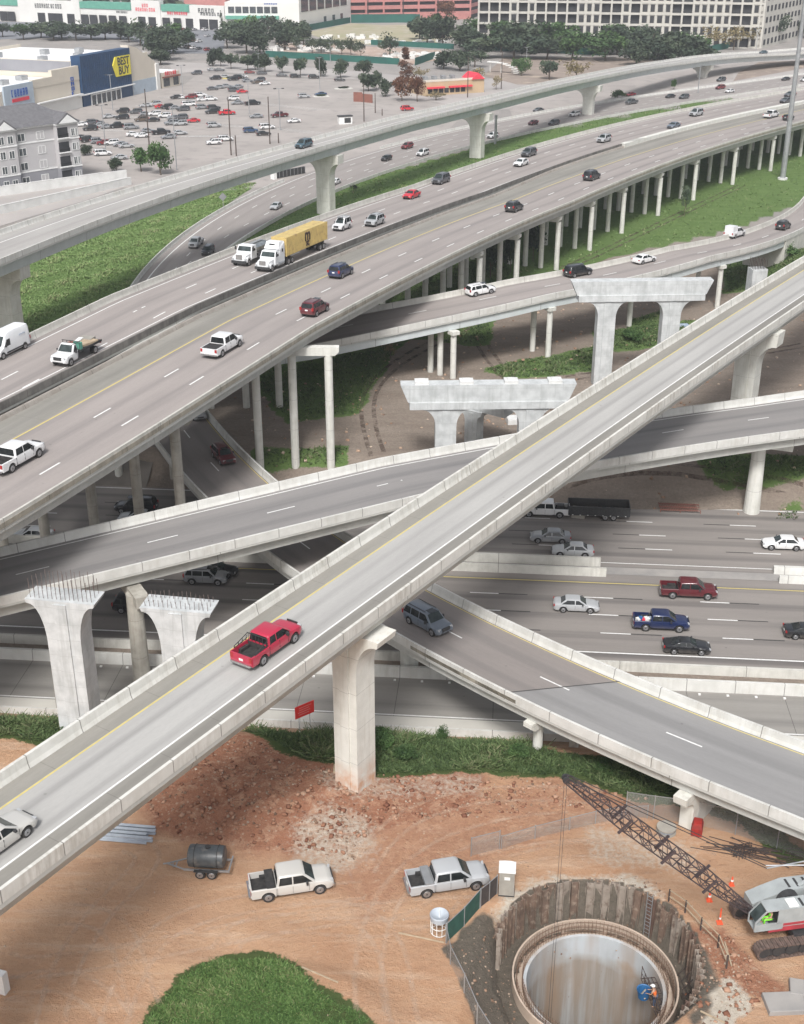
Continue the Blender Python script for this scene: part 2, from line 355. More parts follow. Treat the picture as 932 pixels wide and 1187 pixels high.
def thing(name, label, cat, loc=(0, 0, 0), rz=0.0, group=None):
    o = bpy.data.objects.new(name, None); COL.objects.link(o); o.location = loc; o.rotation_euler = (0, 0, rz)
    o.empty_display_size = 0.5
    return tag(o, label, cat, group)
def copy_tree(o, parent=None, paint=None):
    c = o.copy(); COL.objects.link(c)
    if parent is not None: c.parent = parent
    if paint and c.type == 'MESH' and c.get('paint'):
        c.material_slots[0].link = 'OBJECT'; c.material_slots[0].material = MT['car_' + paint]
    for ch in o.children: copy_tree(ch, c, paint)
    return c
def text_mesh(name, s, size, mname, M, parent, depth=0.03):
    cu = bpy.data.curves.new(name, 'FONT'); cu.body = s; cu.size = size; cu.extrude = depth; cu.align_x = 'CENTER'; cu.align_y = 'CENTER'
    cu.resolution_u = 2; cu.offset = size * 0.02
    t = bpy.data.objects.new(name, cu); COL.objects.link(t)
    dg = bpy.context.evaluated_depsgraph_get(); dg.update()
    me = bpy.data.meshes.new_from_object(t.evaluated_get(dg)); bpy.data.objects.remove(t)
    me.name = name; me.transform(M); me.materials.clear(); me.materials.append(MT[mname])
    o = bpy.data.objects.new(name, me); COL.objects.link(o); o.parent = parent
    return o

# ------------------------------------------------------------------ roads as surveyed ribbons
def clean_fit(P, deg, step=2.0, ext=(0, 0)):
    P = np.array(P, float); t = np.r_[0, np.cumsum(np.hypot(*(P[1:, :2] - P[:-1, :2]).T))]
    L = t[-1]; tn = t / L
    cx = np.polyfit(tn, P[:, 0], deg); cy = np.polyfit(tn, P[:, 1], deg)
    n = max(4, int(L / step)); q = np.linspace(0, 1, n + 1)
    D = np.c_[np.polyval(cx, q), np.polyval(cy, q)]
    out = D
    if ext[0]:
        d = D[0] - D[1]; d /= np.hypot(*d); k = np.arange(int(ext[0] / step), 0, -1)[:, None] * step
        out = np.r_[D[0] + d * k, out]
    if ext[1]:
        d = D[-1] - D[-2]; d /= np.hypot(*d); k = np.arange(1, int(ext[1] / step) + 1)[:, None] * step
        out = np.r_[out, D[-1] + d * k]
    return out
class Road:
    def __init__(s, A, B, zf, dz=0.85, deg=3, wdeg=1, step=2.0, ext=(0, 0), wfix=None):
        s.zf = zf
        a = clean_fit([unf(x, y, zf, dz) for x, y in A], deg, step, ext)
        Bw = np.array([unf(x, y, zf, dz)[:2] for x, y in B])
        T = np.gradient(a, axis=0); T /= np.hypot(T[:, 0], T[:, 1])[:, None]
        n = np.c_[T[:, 1], -T[:, 0]]
        mid = Bw[len(Bw) // 2]; k = np.argmin(np.hypot(*(a - mid).T))
        if np.dot(mid - a[k], n[k]) < 0: n = -n
        # widths where B was surveyed
        ss = np.r_[0, np.cumsum(np.hypot(*(a[1:] - a[:-1]).T))]
        sb, wb = [], []
        for b in Bw:
            k = np.argmin(np.hypot(*(a - b).T)); sb.append(ss[k]); wb.append(abs(np.dot(b - a[k], n[k])))
        c = np.polyfit(sb, wb, wdeg); W = np.polyval(c, np.clip(ss, min(sb), max(sb)))
        if wfix: W = W * 0 + wfix
        s.a, s.T, s.n, s.W, s.S = a, T, n, W, ss
        m = a + n * (W / 2)[:, None]
        s.z = np.array([zf(x, y) for x, y in m])
        s.wsurvey = list(zip([round(x) for x in sb], [round(x, 1) for x in wb]))
    def P(s, i, ref, d, dz):
        dd = d if ref == 'A' else (s.W[i] - d if ref == 'B' else s.W[i] / 2 + d)
        p = s.a[i] + s.n[i] * dd; return (p[0], p[1], s.z[i] + dz)
    def idx(s, q): return int(np.clip(np.searchsorted(s.S, q), 0, len(s.S) - 1))
    def strip(s, mb, prof, i0=0, i1=None, caps=True, mi=0, closed=True):
        i1 = len(s.S) - 1 if i1 is None else i1
        if i1 <= i0: return
        n = len(prof); vs = []; fs = []; uvs = []
        vc = [0.0]
        for k in range(n):
            a, b = prof[k], prof[(k + 1) % n]
            same = a[0] == b[0]
            vc.append(vc[-1] + (math.hypot(a[1] - b[1], a[2] - b[2]) if same else 10.0))
        for i in range(i0, i1 + 1): vs += [s.P(i, *p) for p in prof]
        for k in range(i1 - i0):
            for i in range(n if closed else n - 1):
                j = (i + 1) % n
                fs.append((k * n + i, k * n + j, (k + 1) * n + j, (k + 1) * n + i))
                v0, v1 = vc[i], vc[i + 1]
                uvs.append(((s.S[i0 + k], v0), (s.S[i0 + k], v1), (s.S[i0 + k + 1], v1), (s.S[i0 + k + 1], v0)))
        if caps and closed:
            fs.append(tuple(range(n - 1, -1, -1))); uvs.append(tuple((s.S[i0], vc[i]) for i in range(n - 1, -1, -1)))
            m = (i1 - i0) * n; fs.append(tuple(range(m, m + n))); uvs.append(tuple((s.S[i1], vc[i]) for i in range(n)))
        mb.add(vs, fs, mi, uvs)
    def surf(s, mb, r0, d0, r1, d1, dz, i0=0, i1=None, nacross=1):
        """sheet with UV = (along, metres from edge A)"""
        i1 = len(s.S) - 1 if i1 is None else i1
        vs, fs, uvs = [], [], []
        for i in range(i0, i1 + 1):
            e0 = d0 if r0 == 'A' else s.W[i] - d0; e1 = d1 if r1 == 'A' else s.W[i] - d1
            for e in (e0, e1):
                p = s.a[i] + s.n[i] * e; vs.append((p[0], p[1], s.z[i] + dz))
        for k in range(i1 - i0):
            i = i0 + k
            f = (2 * k, 2 * k + 1, 2 * k + 3, 2 * k + 2)
            fs.append(f)
            g = lambda i, r, d: d if r == 'A' else s.W[i] - d
            uvs.append(((s.S[i], g(i, r0, d0)), (s.S[i], g(i, r1, d1)), (s.S[i + 1], g(i + 1, r1, d1)), (s.S[i + 1], g(i + 1, r0, d0))))
        # face up
        a, b, c = Vector(vs[0]), Vector(vs[1]), Vector(vs[3])
        if (b - a).cross(c - a).z < 0:
            fs = [f[::-1] for f in fs]; uvs = [u[::-1] for u in uvs]
        mb.add(vs, fs, 0, uvs)
    def locate(s, x, y):
        k = int(np.argmin(np.hypot(s.a[:, 0] - x, s.a[:, 1] - y)))
        best = None
        d = np.array([x, y]) - s.a[k]
        return s.S[k] + float(np.dot(d, s.T[k])), float(np.dot(d, s.n[k])), k
    def px(s, x, y, dz=0.0):
        p = unf(x, y, s.zf, dz); return s.locate(p[0], p[1])
    def line(s, mb, ref, d, wd=0.16, dz=0.007, q0=None, q1=None):
        i0 = 0 if q0 is None else s.idx(q0); i1 = None if q1 is None else s.idx(q1)
        s.surf(mb, ref, d - wd / 2 if ref == 'A' else d + wd / 2, ref, d + wd / 2 if ref == 'A' else d - wd / 2, dz, i0, i1)
    def dashes(s, mb, ref, d, phase=0.0, wd=0.15, ln=3.05, gap=12.2, dz=0.007, q0=0, q1=1e9):
        q = phase % gap
        while q < s.S[-1] - ln:
            if q >= q0 and q <= q1:
                P = []
                for qq in (q, q + ln):
                    x = np.interp(qq, s.S, s.a[:, 0]); y = np.interp(qq, s.S, s.a[:, 1]); z = np.interp(qq, s.S, s.z)
                    nx = np.interp(qq, s.S, s.n[:, 0]); ny = np.interp(qq, s.S, s.n[:, 1]); W = np.interp(qq, s.S, s.W)
                    dd = d if ref == 'A' else W - d
                    for e in (dd - wd / 2, dd + wd / 2): P.append(Vector((x + nx * e, y + ny * e, z + dz)))
                f = [P[0], P[1], P[3], P[2]]
                if (f[1] - f[0]).cross(f[2] - f[0]).z < 0: f = f[::-1]
                mb.quad(*f)
            q += gap
BARR = [(0.0, -0.02), (0.0, 0.85), (0.22, 0.85), (0.30, 0.30), (0.42, 0.0), (0.42, -0.02)]
def barrier(rd, ref, mname, parent, off=0.0, h=0.85, i0=0, i1=None, name='barrier', prof=None):
    mb = MB(); sgn = 1
    pr = [(ref, off + d, z * h / 0.85 if z > 0.4 else z) for d, z in (prof or BARR)]
    rd.strip(mb, pr, i0, i1); return mb.build(name, mname, parent)
def bridge(rd, parent, roadm, barA, barB, girder, slab=0.25, hB=0.85, inset=0.9, gdepth=1.3, box=False, i0=0, i1=None, q=None, ndeck=None):
    mb = MB(); rd.surf(mb, 'A', 0.30, 'B', 0.30, 0.0, i0, i1); mb.build('roadway', roadm, parent)
    mb = MB(); rd.strip(mb, [('A', 0.02, -0.004), ('B', 0.02, -0.004), ('B', 0.02, -slab), ('A', 0.02, -slab)], i0, i1); mb.build('deck_slab', 'girder_conc' if girder == 'girder_steel' else girder, parent)
    barrier(rd, 'A', barA, parent, i0=i0, i1=i1); barrier(rd, 'B', barB, parent, h=hB, i0=i0, i1=i1)
    mb = MB()
    if box:
        rd.strip(mb, [('A', inset, -slab - 0.003), ('B', inset, -slab - 0.003), ('B', inset + 0.45, -slab - gdepth), ('A', inset + 0.45, -slab - gdepth)], i0, i1)
        mb.build('box_girder', girder, parent)
    else:
        wid = 0.55
        k = max(2, int(round(float(np.mean(rd.W)) / 2.6)))
        for j in range(k):
            if j == 0: pr = [('A', inset, 0), ('A', inset + wid, 0)]
            elif j == k - 1: pr = [('B', inset + wid, 0), ('B', inset, 0)]
            else:
                f = float(np.mean(rd.W)) * j / (k - 1); pr = [('A', f - wid / 2, 0), ('A', f + wid / 2, 0)]
            g = MB(); rd.strip(g, [(pr[0][0], pr[0][1], -slab - 0.003), (pr[1][0], pr[1][1], -slab - 0.003), (pr[1][0], pr[1][1], -slab - gdepth), (pr[0][0], pr[0][1], -slab - gdepth)], i0, i1)
            g.build('girder', girder, parent)

# heights of the decks above the site
def zM(x, y):
    t = 0.5 * x + 0.87 * y
    return float(np.interp(t, [60, 124, 170, 231, 260, 357, 420], [16.8, 16.6, 14.6, 11.9, 11.5, 10.8, 10.4]))
zF1 = lambda x, y: 16.5
zF2 = lambda x, y: float(np.interp(x, [-40, 0, 45], [8.3, 9.2, 8.0]))
def zR3(x, y): return float(np.interp(y, [60, 78, 95, 118, 150, 190, 240], [5.6, 5.0, 4.2, 2.9, 2.2, 0.8, 0.12]))
def zR4(x, y): return float(np.interp(x, [-15, 20, 50, 66, 90], [7.8, 9.6, 9.4, 7.8, 5.5]))
def zF5(x, y): return float(np.interp(x, [-66, 0, 46, 110, 170], [16.2, 15.8, 13.6, 8.5, 5.5]))
z0 = lambda x, y: 0.06

rF1 = Road([(0, 890), (146, 797), (266, 718), (446, 605), (573, 518), (640, 473), (931, 297)],
           [(0, 1032), (125, 940), (310, 798), (510, 655), (620, 572), (740, 479), (931, 352)], zF1, deg=2, ext=(16, 40))
rMf = Road([(-80, 436), (32, 387), (150, 337), (310, 272), (393, 238), (480, 211), (620, 167), (700, 148.5), (773, 130), (849, 113), (930, 102)],
           [(-80, 503), (0, 467), (310, 327), (496, 240), (620, 198), (743, 163), (930, 116.5)], zM, deg=4, ext=(20, 60), step=3, wdeg=2)
rMn = Road([(-80, 656), (0, 603), (187, 480), (310, 411), (465, 331), (620, 250), (643, 238), (750, 198), (839, 166), (930, 140)],
           [(20, 478), (310, 341), (530, 238), (620, 203), (727, 168), (930, 119)], zM, deg=4, ext=(15, 60), step=3, wdeg=2)
_B = np.array([rMf.P(i, 'B', 0, 0)[:2] for i in range(len(rMf.S))]); _w = []
for i in range(len(rMn.S)):                                     # inner edge keeps a fixed gap to the other carriageway
    v = _B - rMn.a[i]; al = v @ rMn.T[i]; k = int(np.argmin(np.abs(al))); _w.append(float(v[k] @ rMn.n[i]))
_w = np.array(_w); _w = np.polyval(np.polyfit(rMn.S, _w, 4), rMn.S); _k = np.clip((rMn.a[:, 1] - 255) / 20, 0, 1)
rMn.W = _w - 1.55 * (1 - _k) - 0.5 * _k
rF2 = Road([(0, 635), (130, 603), (310, 561), (513, 517), (597, 503), (787, 470), (931, 453)],
           [(0, 688), (170, 652), (310, 616), (483, 577), (687, 540), (777, 518), (905, 502), (931, 497)], zF2, deg=3, ext=(30, 30))
rR3 = Road([(235, 467), (320, 556), (508, 680), (586, 718), (620, 735), (722, 780), (832, 823), (931, 860)],
           [(175, 505), (242, 575), (310, 637), (348, 663), (443, 725), (600, 807), (702, 853), (802, 897), (907, 939)], zR3, deg=3, ext=(0, 25))
rR4 = Road([(480, 345), (577, 328), (620, 320), (700, 302), (837, 272), (907, 241), (931, 233)],
           [(397, 387), (541, 361), (620, 346), (700, 331), (787, 313), (903, 273), (930, 265)], zR4, deg=2, ext=(40, 30))
rF5 = Road([(0, 266), (80, 238), (150, 216), (310, 174), (480, 127), (620, 97), (773, 68), (930, 55)],
           [(0, 299), (80, 271), (150, 240), (310, 190), (480, 136.7), (620, 105), (700, 90.5), (773, 75), (930, 60)], zF5, deg=4, wdeg=2, ext=(60, 60), step=4)
rR6 = Road([(150, 333), (163, 313), (182, 294), (214, 268), (247, 247), (279, 229), (317, 210), (400, 182), (574, 138), (700, 116), (849, 95), (931, 84)],
           [(215, 330), (266, 287), (283, 274.5), (349.6, 236), (390, 218), (450, 197.6), (499, 184), (574, 161.5), (645, 144), (700, 133), (775, 121), (849, 110), (931, 97)],
           z0, deg=5, wdeg=2, ext=(0, 60), step=4)

# ------------------------------------------------------------------ terrain
SH = (13.1, 64.1); SHR = 5.65; PILR = 6.85                     # shaft and sheet-pile ring
FA = R(-4.9)                                                   # freeway runs just off the x axis
fd = (math.cos(FA), math.sin(FA)); fn = (-fd[1], fd[0])
def fx(u, v, z=-3.0):                                          # freeway frame: u along, v = offset north of y axis crossing
    return (u * fd[0] + v * fn[0], u * fd[1] + v * fn[1], z)
def fuv(X, Y): return X * fd[0] + Y * fd[1], X * fn[0] + Y * fn[1]
def sstep(x, a, b):
    t = np.clip((x - a) / (b - a), 0, 1); return t * t * (3 - 2 * t)
_rs = np.random.RandomState(5)
_wv = [(_rs.uniform(-1, 1, 2) * k, _rs.uniform(0, 6.28)) for k in (0.15, 0.22, 0.4, 0.6, 0.9, 1.4)]
def rough(X, Y, k0=0, k1=6):
    r = 0
    for i, (kv, ph) in enumerate(_wv[k0:k1]): r = r + np.sin(X * kv[0] * 2 + Y * kv[1] * 2 + ph + 0.7 * np.sin(X * kv[1] + ph)) / (1 + i * 0.6)
    return r / 2.5
def height(X, Y):
    X = np.asarray(X, float); Y = np.asarray(Y, float)
    u, v = fuv(X, Y)
    south = sstep(v, 93.3, 87.0)          # 1 on the south site
    north = sstep(v, 143.6, 150.5)
    z = -3.0 + 3.0 * np.maximum(south, north)
    nr = rough(X, Y)
    z = z + 0.12 * nr * south * sstep(Y, 88, 84)
    z = z + 0.25 * nr * north * sstep(Y, 240, 200)
    # loose clay bank under the flyover
    cl = np.exp(-(((X + 12) / 9.0) ** 2 + ((Y - 80) / 4.2) ** 2))
    z = z + cl * (1.1 + 0.5 * rough(X * 3, Y * 3) + 0.3 * rough(X * 8, Y * 9) + 0.12 * rough(Y * 19, X * 17)) * south
    md = ((X + 7.2) / 7.4) ** 2 + ((Y - 56.2) / 7.0) ** 2
    z = z + 0.35 * sstep(md, 1.1, 0.7)
    # embankment carrying the end of the east ramp
    z = z + 4.4 * sstep(X, 66, 76) * sstep(Y, 208, 222) * sstep(Y, 262, 240) * sstep(X, 130, 100)
    # cut round the shaft
    r = np.hypot(X - SH[0], Y - SH[1])
    z = np.where(r < PILR, -3.2, z)
    slp = sstep(X, 9.5, 3.6 + 0.0 * Y) ; inL = (X < SH[0]) & (X > 2.6) & (Y < 68.5) & (r >= PILR)
    top = 3.2 + np.clip((Y - 57.0) * 0.22, -0.5, 2.6)
    zl = -3.2 * (1 - sstep(X, 8.4, top)[()]) if False else -3.2 * np.clip((X - top) / 3.6, 0, 1)
    return np.where(inL, np.minimum(z, zl * (1 + 0.06 * rough(X * 4, Y * 4)) + 0.0), z)
def hgt(x, y): return float(height(np.array([x]), np.array([y]))[0])
def poly_world(px, z=0.0): return np.array([un(x, y, z)[:2] for x, y in px])
def inpoly(P, X, Y):
    c = np.zeros(X.shape, bool); n = len(P)
    for i in range(n):
        x0, y0 = P[i]; x1, y1 = P[(i + 1) % n]
        if y0 == y1: continue
        k = ((y0 > Y) != (y1 > Y)) & (X < (x1 - x0) * (Y - y0) / (y1 - y0) + x0); c ^= k
    return c
def soft(P, X, Y, wd):
    """1 inside the polygon, fading over wd metres outside"""
    d = np.full(X.shape, 1e9); n = len(P)
    for i in range(n):
        a = P[i]; b = P[(i + 1) % n]; e = b - a; L = max(1e-9, float(e @ e))
        t = np.clip(((X - a[0]) * e[0] + (Y - a[1]) * e[1]) / L, 0, 1)
        d = np.minimum(d, np.hypot(X - a[0] - t * e[0], Y - a[1] - t * e[1]))
    return np.where(inpoly(P, X, Y), 1.0, np.clip(1 - d / wd, 0, 1))
GR = {  # grass, photo outline met with the ground plane
 'near_strip': ([(285, 832), (360, 822), (560, 838), (640, 868), (700, 880), (800, 905), (932, 985), (932, 998), (790, 925), (760, 925), (640, 898), (560, 895), (430, 898), (300, 858)], 0),
 'left_strip': ([(-40, 818), (100, 822), (180, 835), (110, 860), (60, 862), (-40, 850)], 0),
 'mound': ([(165, 1200), (180, 1160), (215, 1128), (262, 1112), (310, 1112), (350, 1130), (390, 1160), (425, 1200)], 0),
 'under_m': ([(225, 380), (600, 290), (560, 400), (470, 392), (440, 430), (415, 480), (330, 490), (300, 440), (230, 440)], 0),
 'foot': ([(298, 522), (400, 519), (403, 530), (300, 531)], 0),
 'mid_a': ([(560, 428), (700, 400), (700, 428), (590, 440)], 0),
 'mid_b': ([(690, 385), (800, 372), (815, 392), (700, 410)], 0),
 'mid_c': ([(800, 528), (932, 530), (932, 548), (840, 552)], 0),
 'mid_d': ([(730, 372), (772, 360), (772, 392), (738, 398)], 0),
 'foot_b': ([(905, 568), (932, 566), (932, 577), (905, 577)], 0),
 'right_field': ([(470, 330), (560, 285), (690, 225), (800, 185), (932, 140), (1150, 70), (1150, 200), (932, 235), (840, 268), (700, 300), (575, 345)], 0),
 'ramp_bank': ([(838, 300), (932, 262), (990, 245), (990, 330), (840, 340)], 2),
 'field': ([(-80, 440), (-80, 330), (60, 262), (200, 215), (300, 212), (250, 245), (205, 275), (172, 305), (155, 332), (60, 385), (100, 460)], 0),
 'wedge': ([(230, 318), (268, 290), (285, 277), (350, 239), (391, 221), (450, 200), (500, 187), (574, 164), (645, 147), (700, 136), (775, 124), (849, 113), (849, 122), (700, 170), (574, 215), (400, 265), (260, 330)], 0),
}
def axis(segs):
    out = [segs[0][0]]
    for a, b, st in segs:
        n = max(1, int(round((b - a) / st))); out += list(np.linspace(a, b, n + 1)[1:])
    return np.array(out)
xs = axis([(-1800, -300, 100), (-300, -90, 7), (-90, -34, 1.2), (-34, 1.5, 0.55), (1.5, 27, 0.33), (27, 45, 0.8), (45, 100, 1.6), (100, 150, 2), (150, 320, 7), (320, 2200, 100)])
ys = axis([(25, 50, 1.5), (50, 73, 0.33), (73, 96, 0.5), (96, 143, 3), (143, 152, 0.8), (152, 260, 1.4), (260, 420, 5), (420, 1000, 20), (1000, 4500, 150)])
GX, GY = np.meshgrid(xs, ys)
GZ = height(GX, GY)
zone = np.zeros(GX.shape + (3,))
jx = GX + 0.9 * rough(GX * 2.2, GY * 2.2); jy = GY + 0.7 * rough(GY * 2.6 + 9, GX * 2.6)
for k, (pp, _) in GR.items(): zone[..., 0] = np.maximum(zone[..., 0], soft(poly_world(pp), jx, jy, 0.8 if GY.min() < 0 else 1.0))
red = np.maximum.reduce([soft(poly_world([(165, 930), (250, 850), (300, 855), (330, 880), (420, 900), (560, 905), (540, 935), (440, 960), (400, 985), (290, 985), (190, 960)]), jx, jy, 2.0),
   0.6 * soft(poly_world([(640, 905), (760, 930), (640, 965), (520, 1000), (420, 1050), (380, 980), (560, 930)]), jx, jy, 3.0),
   0.9 * soft(poly_world([(800, 1075), (845, 1080), (870, 1120), (900, 1150), (850, 1150), (815, 1120)]), jx, jy, 1.0)])
zone[..., 1] = red
rr = np.hypot(GX - SH[0], GY - SH[1])
mud = soft(poly_world([(520, 1100), (548, 1072), (580, 1062), (600, 1120), (620, 1200), (560, 1190), (535, 1150)]), jx, jy, 0.5)
mud = np.maximum(mud, (rr < 7.2) * 1.0)
mud = np.maximum(mud, 0.75 * soft(poly_world([(770, 1050), (805, 1080), (825, 1130), (800, 1187), (790, 1150)]), jx, jy, 0.8))
zone[..., 2] = mud
z2 = np.zeros(GX.shape + (3,))
u_, v_ = fuv(GX, GY)
z2[..., 0] = sstep(v_, 91.5, 94.5)                                  # brown waste ground north of the freeway
z2[..., 1] = np.maximum.reduce([soft(poly_world([(352, 965), (385, 946), (420, 955), (428, 985), (395, 1000), (362, 992)]), jx, jy, 2.6) * 0.62,
   0.8 * soft(poly_world([(585, 1058), (640, 1020), (720, 1018), (760, 1040), (700, 1030), (620, 1042)]), jx, jy, 1.2),
   soft(poly_world([(815, 1150), (850, 1140), (872, 1160), (850, 1187), (810, 1200)]), jx, jy, 0.6),
   0.55 * soft(poly_world([(700, 965), (790, 985), (800, 1010), (700, 990)]), jx, jy, 2.5),
   0.5 * soft(poly_world([(380, 905), (560, 905), (560, 918), (380, 925)]), jx, jy, 1.5)])    # pale crushed stone
z2[..., 2] = sstep(GY, 240, 300)                                 # town ground
rr = np.hypot(GX - SH[0], GY - SH[1])
H, W_ = GX.shape
idx = np.arange(H * W_).reshape(H, W_)
q = np.stack([idx[:-1, :-1], idx[:-1, 1:], idx[1:, 1:], idx[1:, :-1]], -1).reshape(-1, 4)
keep = (rr.ravel()[q].min(1) > 5.15)
q = q[keep]
me = bpy.data.meshes.new('ground')
me.vertices.add(H * W_); me.vertices.foreach_set('co', np.stack([GX, GY, GZ], -1).astype(np.float32).ravel())
me.loops.add(q.size); me.loops.foreach_set('vertex_index', q.ravel().astype(np.int32))
me.polygons.add(len(q)); me.polygons.foreach_set('loop_start', (np.arange(len(q)) * 4).astype(np.int32)); me.polygons.foreach_set('loop_total', np.full(len(q), 4, np.int32))
me.update(); me.validate()
for nm, a in (('zone', zone), ('zone_b', z2)):
    at = me.color_attributes.new(nm, 'FLOAT_COLOR', 'POINT')
    at.data.foreach_set('color', np.concatenate([a.reshape(-1, 3), np.ones((H * W_, 1))], 1).astype(np.float32).ravel())
me.polygons.foreach_set('use_smooth', [True] * len(me.polygons))
m, ns, ls, bs = newmat('ground'); bs.inputs['Roughness'].default_value = 0.95; bs.inputs['Specular IOR Level'].default_value = 0.15
tc = ns.new('ShaderNodeTexCoord').outputs['Object']
def attr(n):
    a = ns.new('ShaderNodeAttribute'); a.attribute_name = n; s_ = ns.new('ShaderNodeSeparateColor'); ls.new(a.outputs['Color'], s_.inputs[0]); return s_.outputs
za, zb = attr('zone'), attr('zone_b')
big = ramp(ns, ls, noise(ns, ls, tc, 0.09, 5, 0.6), 0.35, 0.65)
med = ramp(ns, ls, noise(ns, ls, tc, 0.45, 7, 0.65, (0.35, 1, 1)), 0.3, 0.7)
fin = ramp(ns, ls, noise(ns, ls, tc, 2.6, 8, 0.7), 0.3, 0.72)
vfin = ramp(ns, ls, noise(ns, ls, tc, 14.0, 4, 0.7), 0.35, 0.7)
dirt = mixc(ns, ls, big, (0.47, 0.262, 0.148), (0.56, 0.36, 0.225))
dirt = mixc(ns, ls, math_(ns, ls, 'MULTIPLY', med, 0.55), dirt, (0.33, 0.18, 0.11))
dirt = mixc(ns, ls, math_(ns, ls, 'MULTIPLY', fin, 0.3), dirt, (0.58, 0.43, 0.31))
strk = ramp(ns, ls, noise(ns, ls, tc, 0.5, 8, 0.72, (0.22, 1.6, 1)), 0.52, 0.7); dirt = mixc(ns, ls, math_(ns, ls, 'MULTIPLY', strk, 0.6), dirt, (0.62, 0.47, 0.35))
strk2 = ramp(ns, ls, noise(ns, ls, tc, 0.8, 8, 0.75, (0.3, 1.3, 1)), 0.55, 0.68); dirt = mixc(ns, ls, math_(ns, ls, 'MULTIPLY', strk2, 0.5), dirt, (0.30, 0.165, 0.105))
clay = mixc(ns, ls, fin, (0.33, 0.135, 0.075), (0.42, 0.24, 0.155))
clay = mixc(ns, ls, vfin, clay, (0.27, 0.125, 0.08)); clay = mixc(ns, ls, ramp(ns, ls, noise(ns, ls, tc, 0.9, 8, 0.75), 0.5, 0.6), clay, (0.44, 0.26, 0.17)); clay = mixc(ns, ls, ramp(ns, ls, noise(ns, ls, tc, 1.7, 8, 0.8, (1, 1.6, 1)), 0.56, 0.62), clay, (0.24, 0.115, 0.075))
vo = ns.new('ShaderNodeTexVoronoi'); vo.inputs['Scale'].default_value = 1.8; ls.new(tc, vo.inputs['Vector'])
clay = mixc(ns, ls, math_(ns, ls, 'MULTIPLY', ramp(ns, ls, vo.outputs['Distance'], 0.22, 0.12), 0.7), clay, (0.48, 0.36, 0.27))
def thr(z, nz, lo=0.35, hi=0.65):
    s_ = math_(ns, ls, 'ADD', z, math_(ns, ls, 'MULTIPLY', math_(ns, ls, 'SUBTRACT', nz, 0.5), 0.55)); return ramp(ns, ls, s_, lo, hi)
col = mixc(ns, ls, thr(za[1], fin, 0.2, 0.8), dirt, clay)
waste = mixc(ns, ls, med, (0.25, 0.205, 0.168), (0.35, 0.295, 0.245)); waste = mixc(ns, ls, math_(ns, ls, 'MULTIPLY', fin, 0.6), waste, (0.15, 0.12, 0.10))
waste = mixc(ns, ls, math_(ns, ls, 'MULTIPLY', ramp(ns, ls, vo.outputs['Distance'], 0.14, 0.08), 0.5), waste, (0.36, 0.31, 0.26))
col = mixc(ns, ls, zb[0], col, waste)
town = mixc(ns, ls, big, (0.34, 0.31, 0.29), (0.28, 0.265, 0.25))
col = mixc(ns, ls, zb[2], col, town)
stone = mixc(ns, ls, fin, (0.50, 0.43, 0.34), (0.62, 0.57, 0.50)); stone = mixc(ns, ls, math_(ns, ls, 'MULTIPLY', vfin, 0.5), stone, (0.36, 0.30, 0.23))
col = mixc(ns, ls, thr(zb[1], fin, 0.3, 0.8), col, stone)
mudc = mixc(ns, ls, fin, (0.15, 0.125, 0.10), (0.085, 0.075, 0.06)); mudc = mixc(ns, ls, math_(ns, ls, 'MULTIPLY', vfin, 0.4), mudc, (0.22, 0.19, 0.155))
col = mixc(ns, ls, thr(za[2], med, 0.3, 0.7), col, mudc)
gr = mixc(ns, ls, med, (0.04, 0.072, 0.022), (0.07, 0.115, 0.035)); gr = mixc(ns, ls, math_(ns, ls, 'MULTIPLY', fin, 0.45), gr, (0.13, 0.12, 0.055))
gf = mixc(ns, ls, med, (0.09, 0.15, 0.045), (0.14, 0.205, 0.07))
gr = mixc(ns, ls, zb[0], gr, gf)
col = mixc(ns, ls, thr(za[0], fin, 0.4, 0.6), col, gr)
ls.new(col, bs.inputs['Base Color'])
b1 = math_(ns, ls, 'ADD', math_(ns, ls, 'MULTIPLY', fin, 0.7), math_(ns, ls, 'MULTIPLY', vfin, 0.3))
bump(ns, ls, bs, b1, 0.8, 0.16)
me.materials.append(m)
ground = bpy.data.objects.new('ground', me); COL.objects.link(ground); tag(ground, kind='structure', label='orange dirt site, brown waste ground and grass under the interchange')

def sheet(name, pts, mname, z, label=None, holes=None, world=False):
    P = pts if world else [un(x, y, z)[:2] for x, y in pts]
    b = MB(); b.add([(p[0], p[1], z) for p in P], [tuple(range(len(P)))])
    o = b.build(name, mname)
    me = o.data
    if me.polygons[0].normal.z < 0: me.flip_normals()
    return tag(o, label, kind='structure')

# ------------------------------------------------------------------ sunken freeway and frontage road
U0, U1 = -150, 150
def fstrip(mb, v0, v1, z0_, z1_=None, u0=U0, u1=U1, uvv=True):
    z1_ = z0_ if z1_ is None else z1_
    n = 30; vs, fs, uv = [], [], []
    for i in range(n + 1):
        u = u0 + (u1 - u0) * i / n; vs += [fx(u, v0, z0_), fx(u, v1, z1_)]
        if i < n: fs.append((2 * i, 2 * i + 2, 2 * i + 3, 2 * i + 1)); a = u; b = u0 + (u1 - u0) * (i + 1) / n; uv.append(((a, v0), (b, v0), (b, v1), (a, v1)))
    mb.add(vs, fs, 0, uv)
b = MB(); fstrip(b, 106.0, 143.6, -2.97); tag(b.build('freeway_pavement', 'road_low'), 'sunken freeway with eastbound and westbound lanes', kind='structure')
b = MB(); fstrip(b, 95.6, 103.0, -2.97); tag(b.build('frontage_road', 'road_front'), 'two lane frontage road below the freeway wall', kind='structure')
b = MB(); fstrip(b, 93.4, 95.45, -2.82); tag(b.build('pavement', 'wall_stone'), 'pale concrete pavement beside the frontage road', kind='structure')
b = MB()
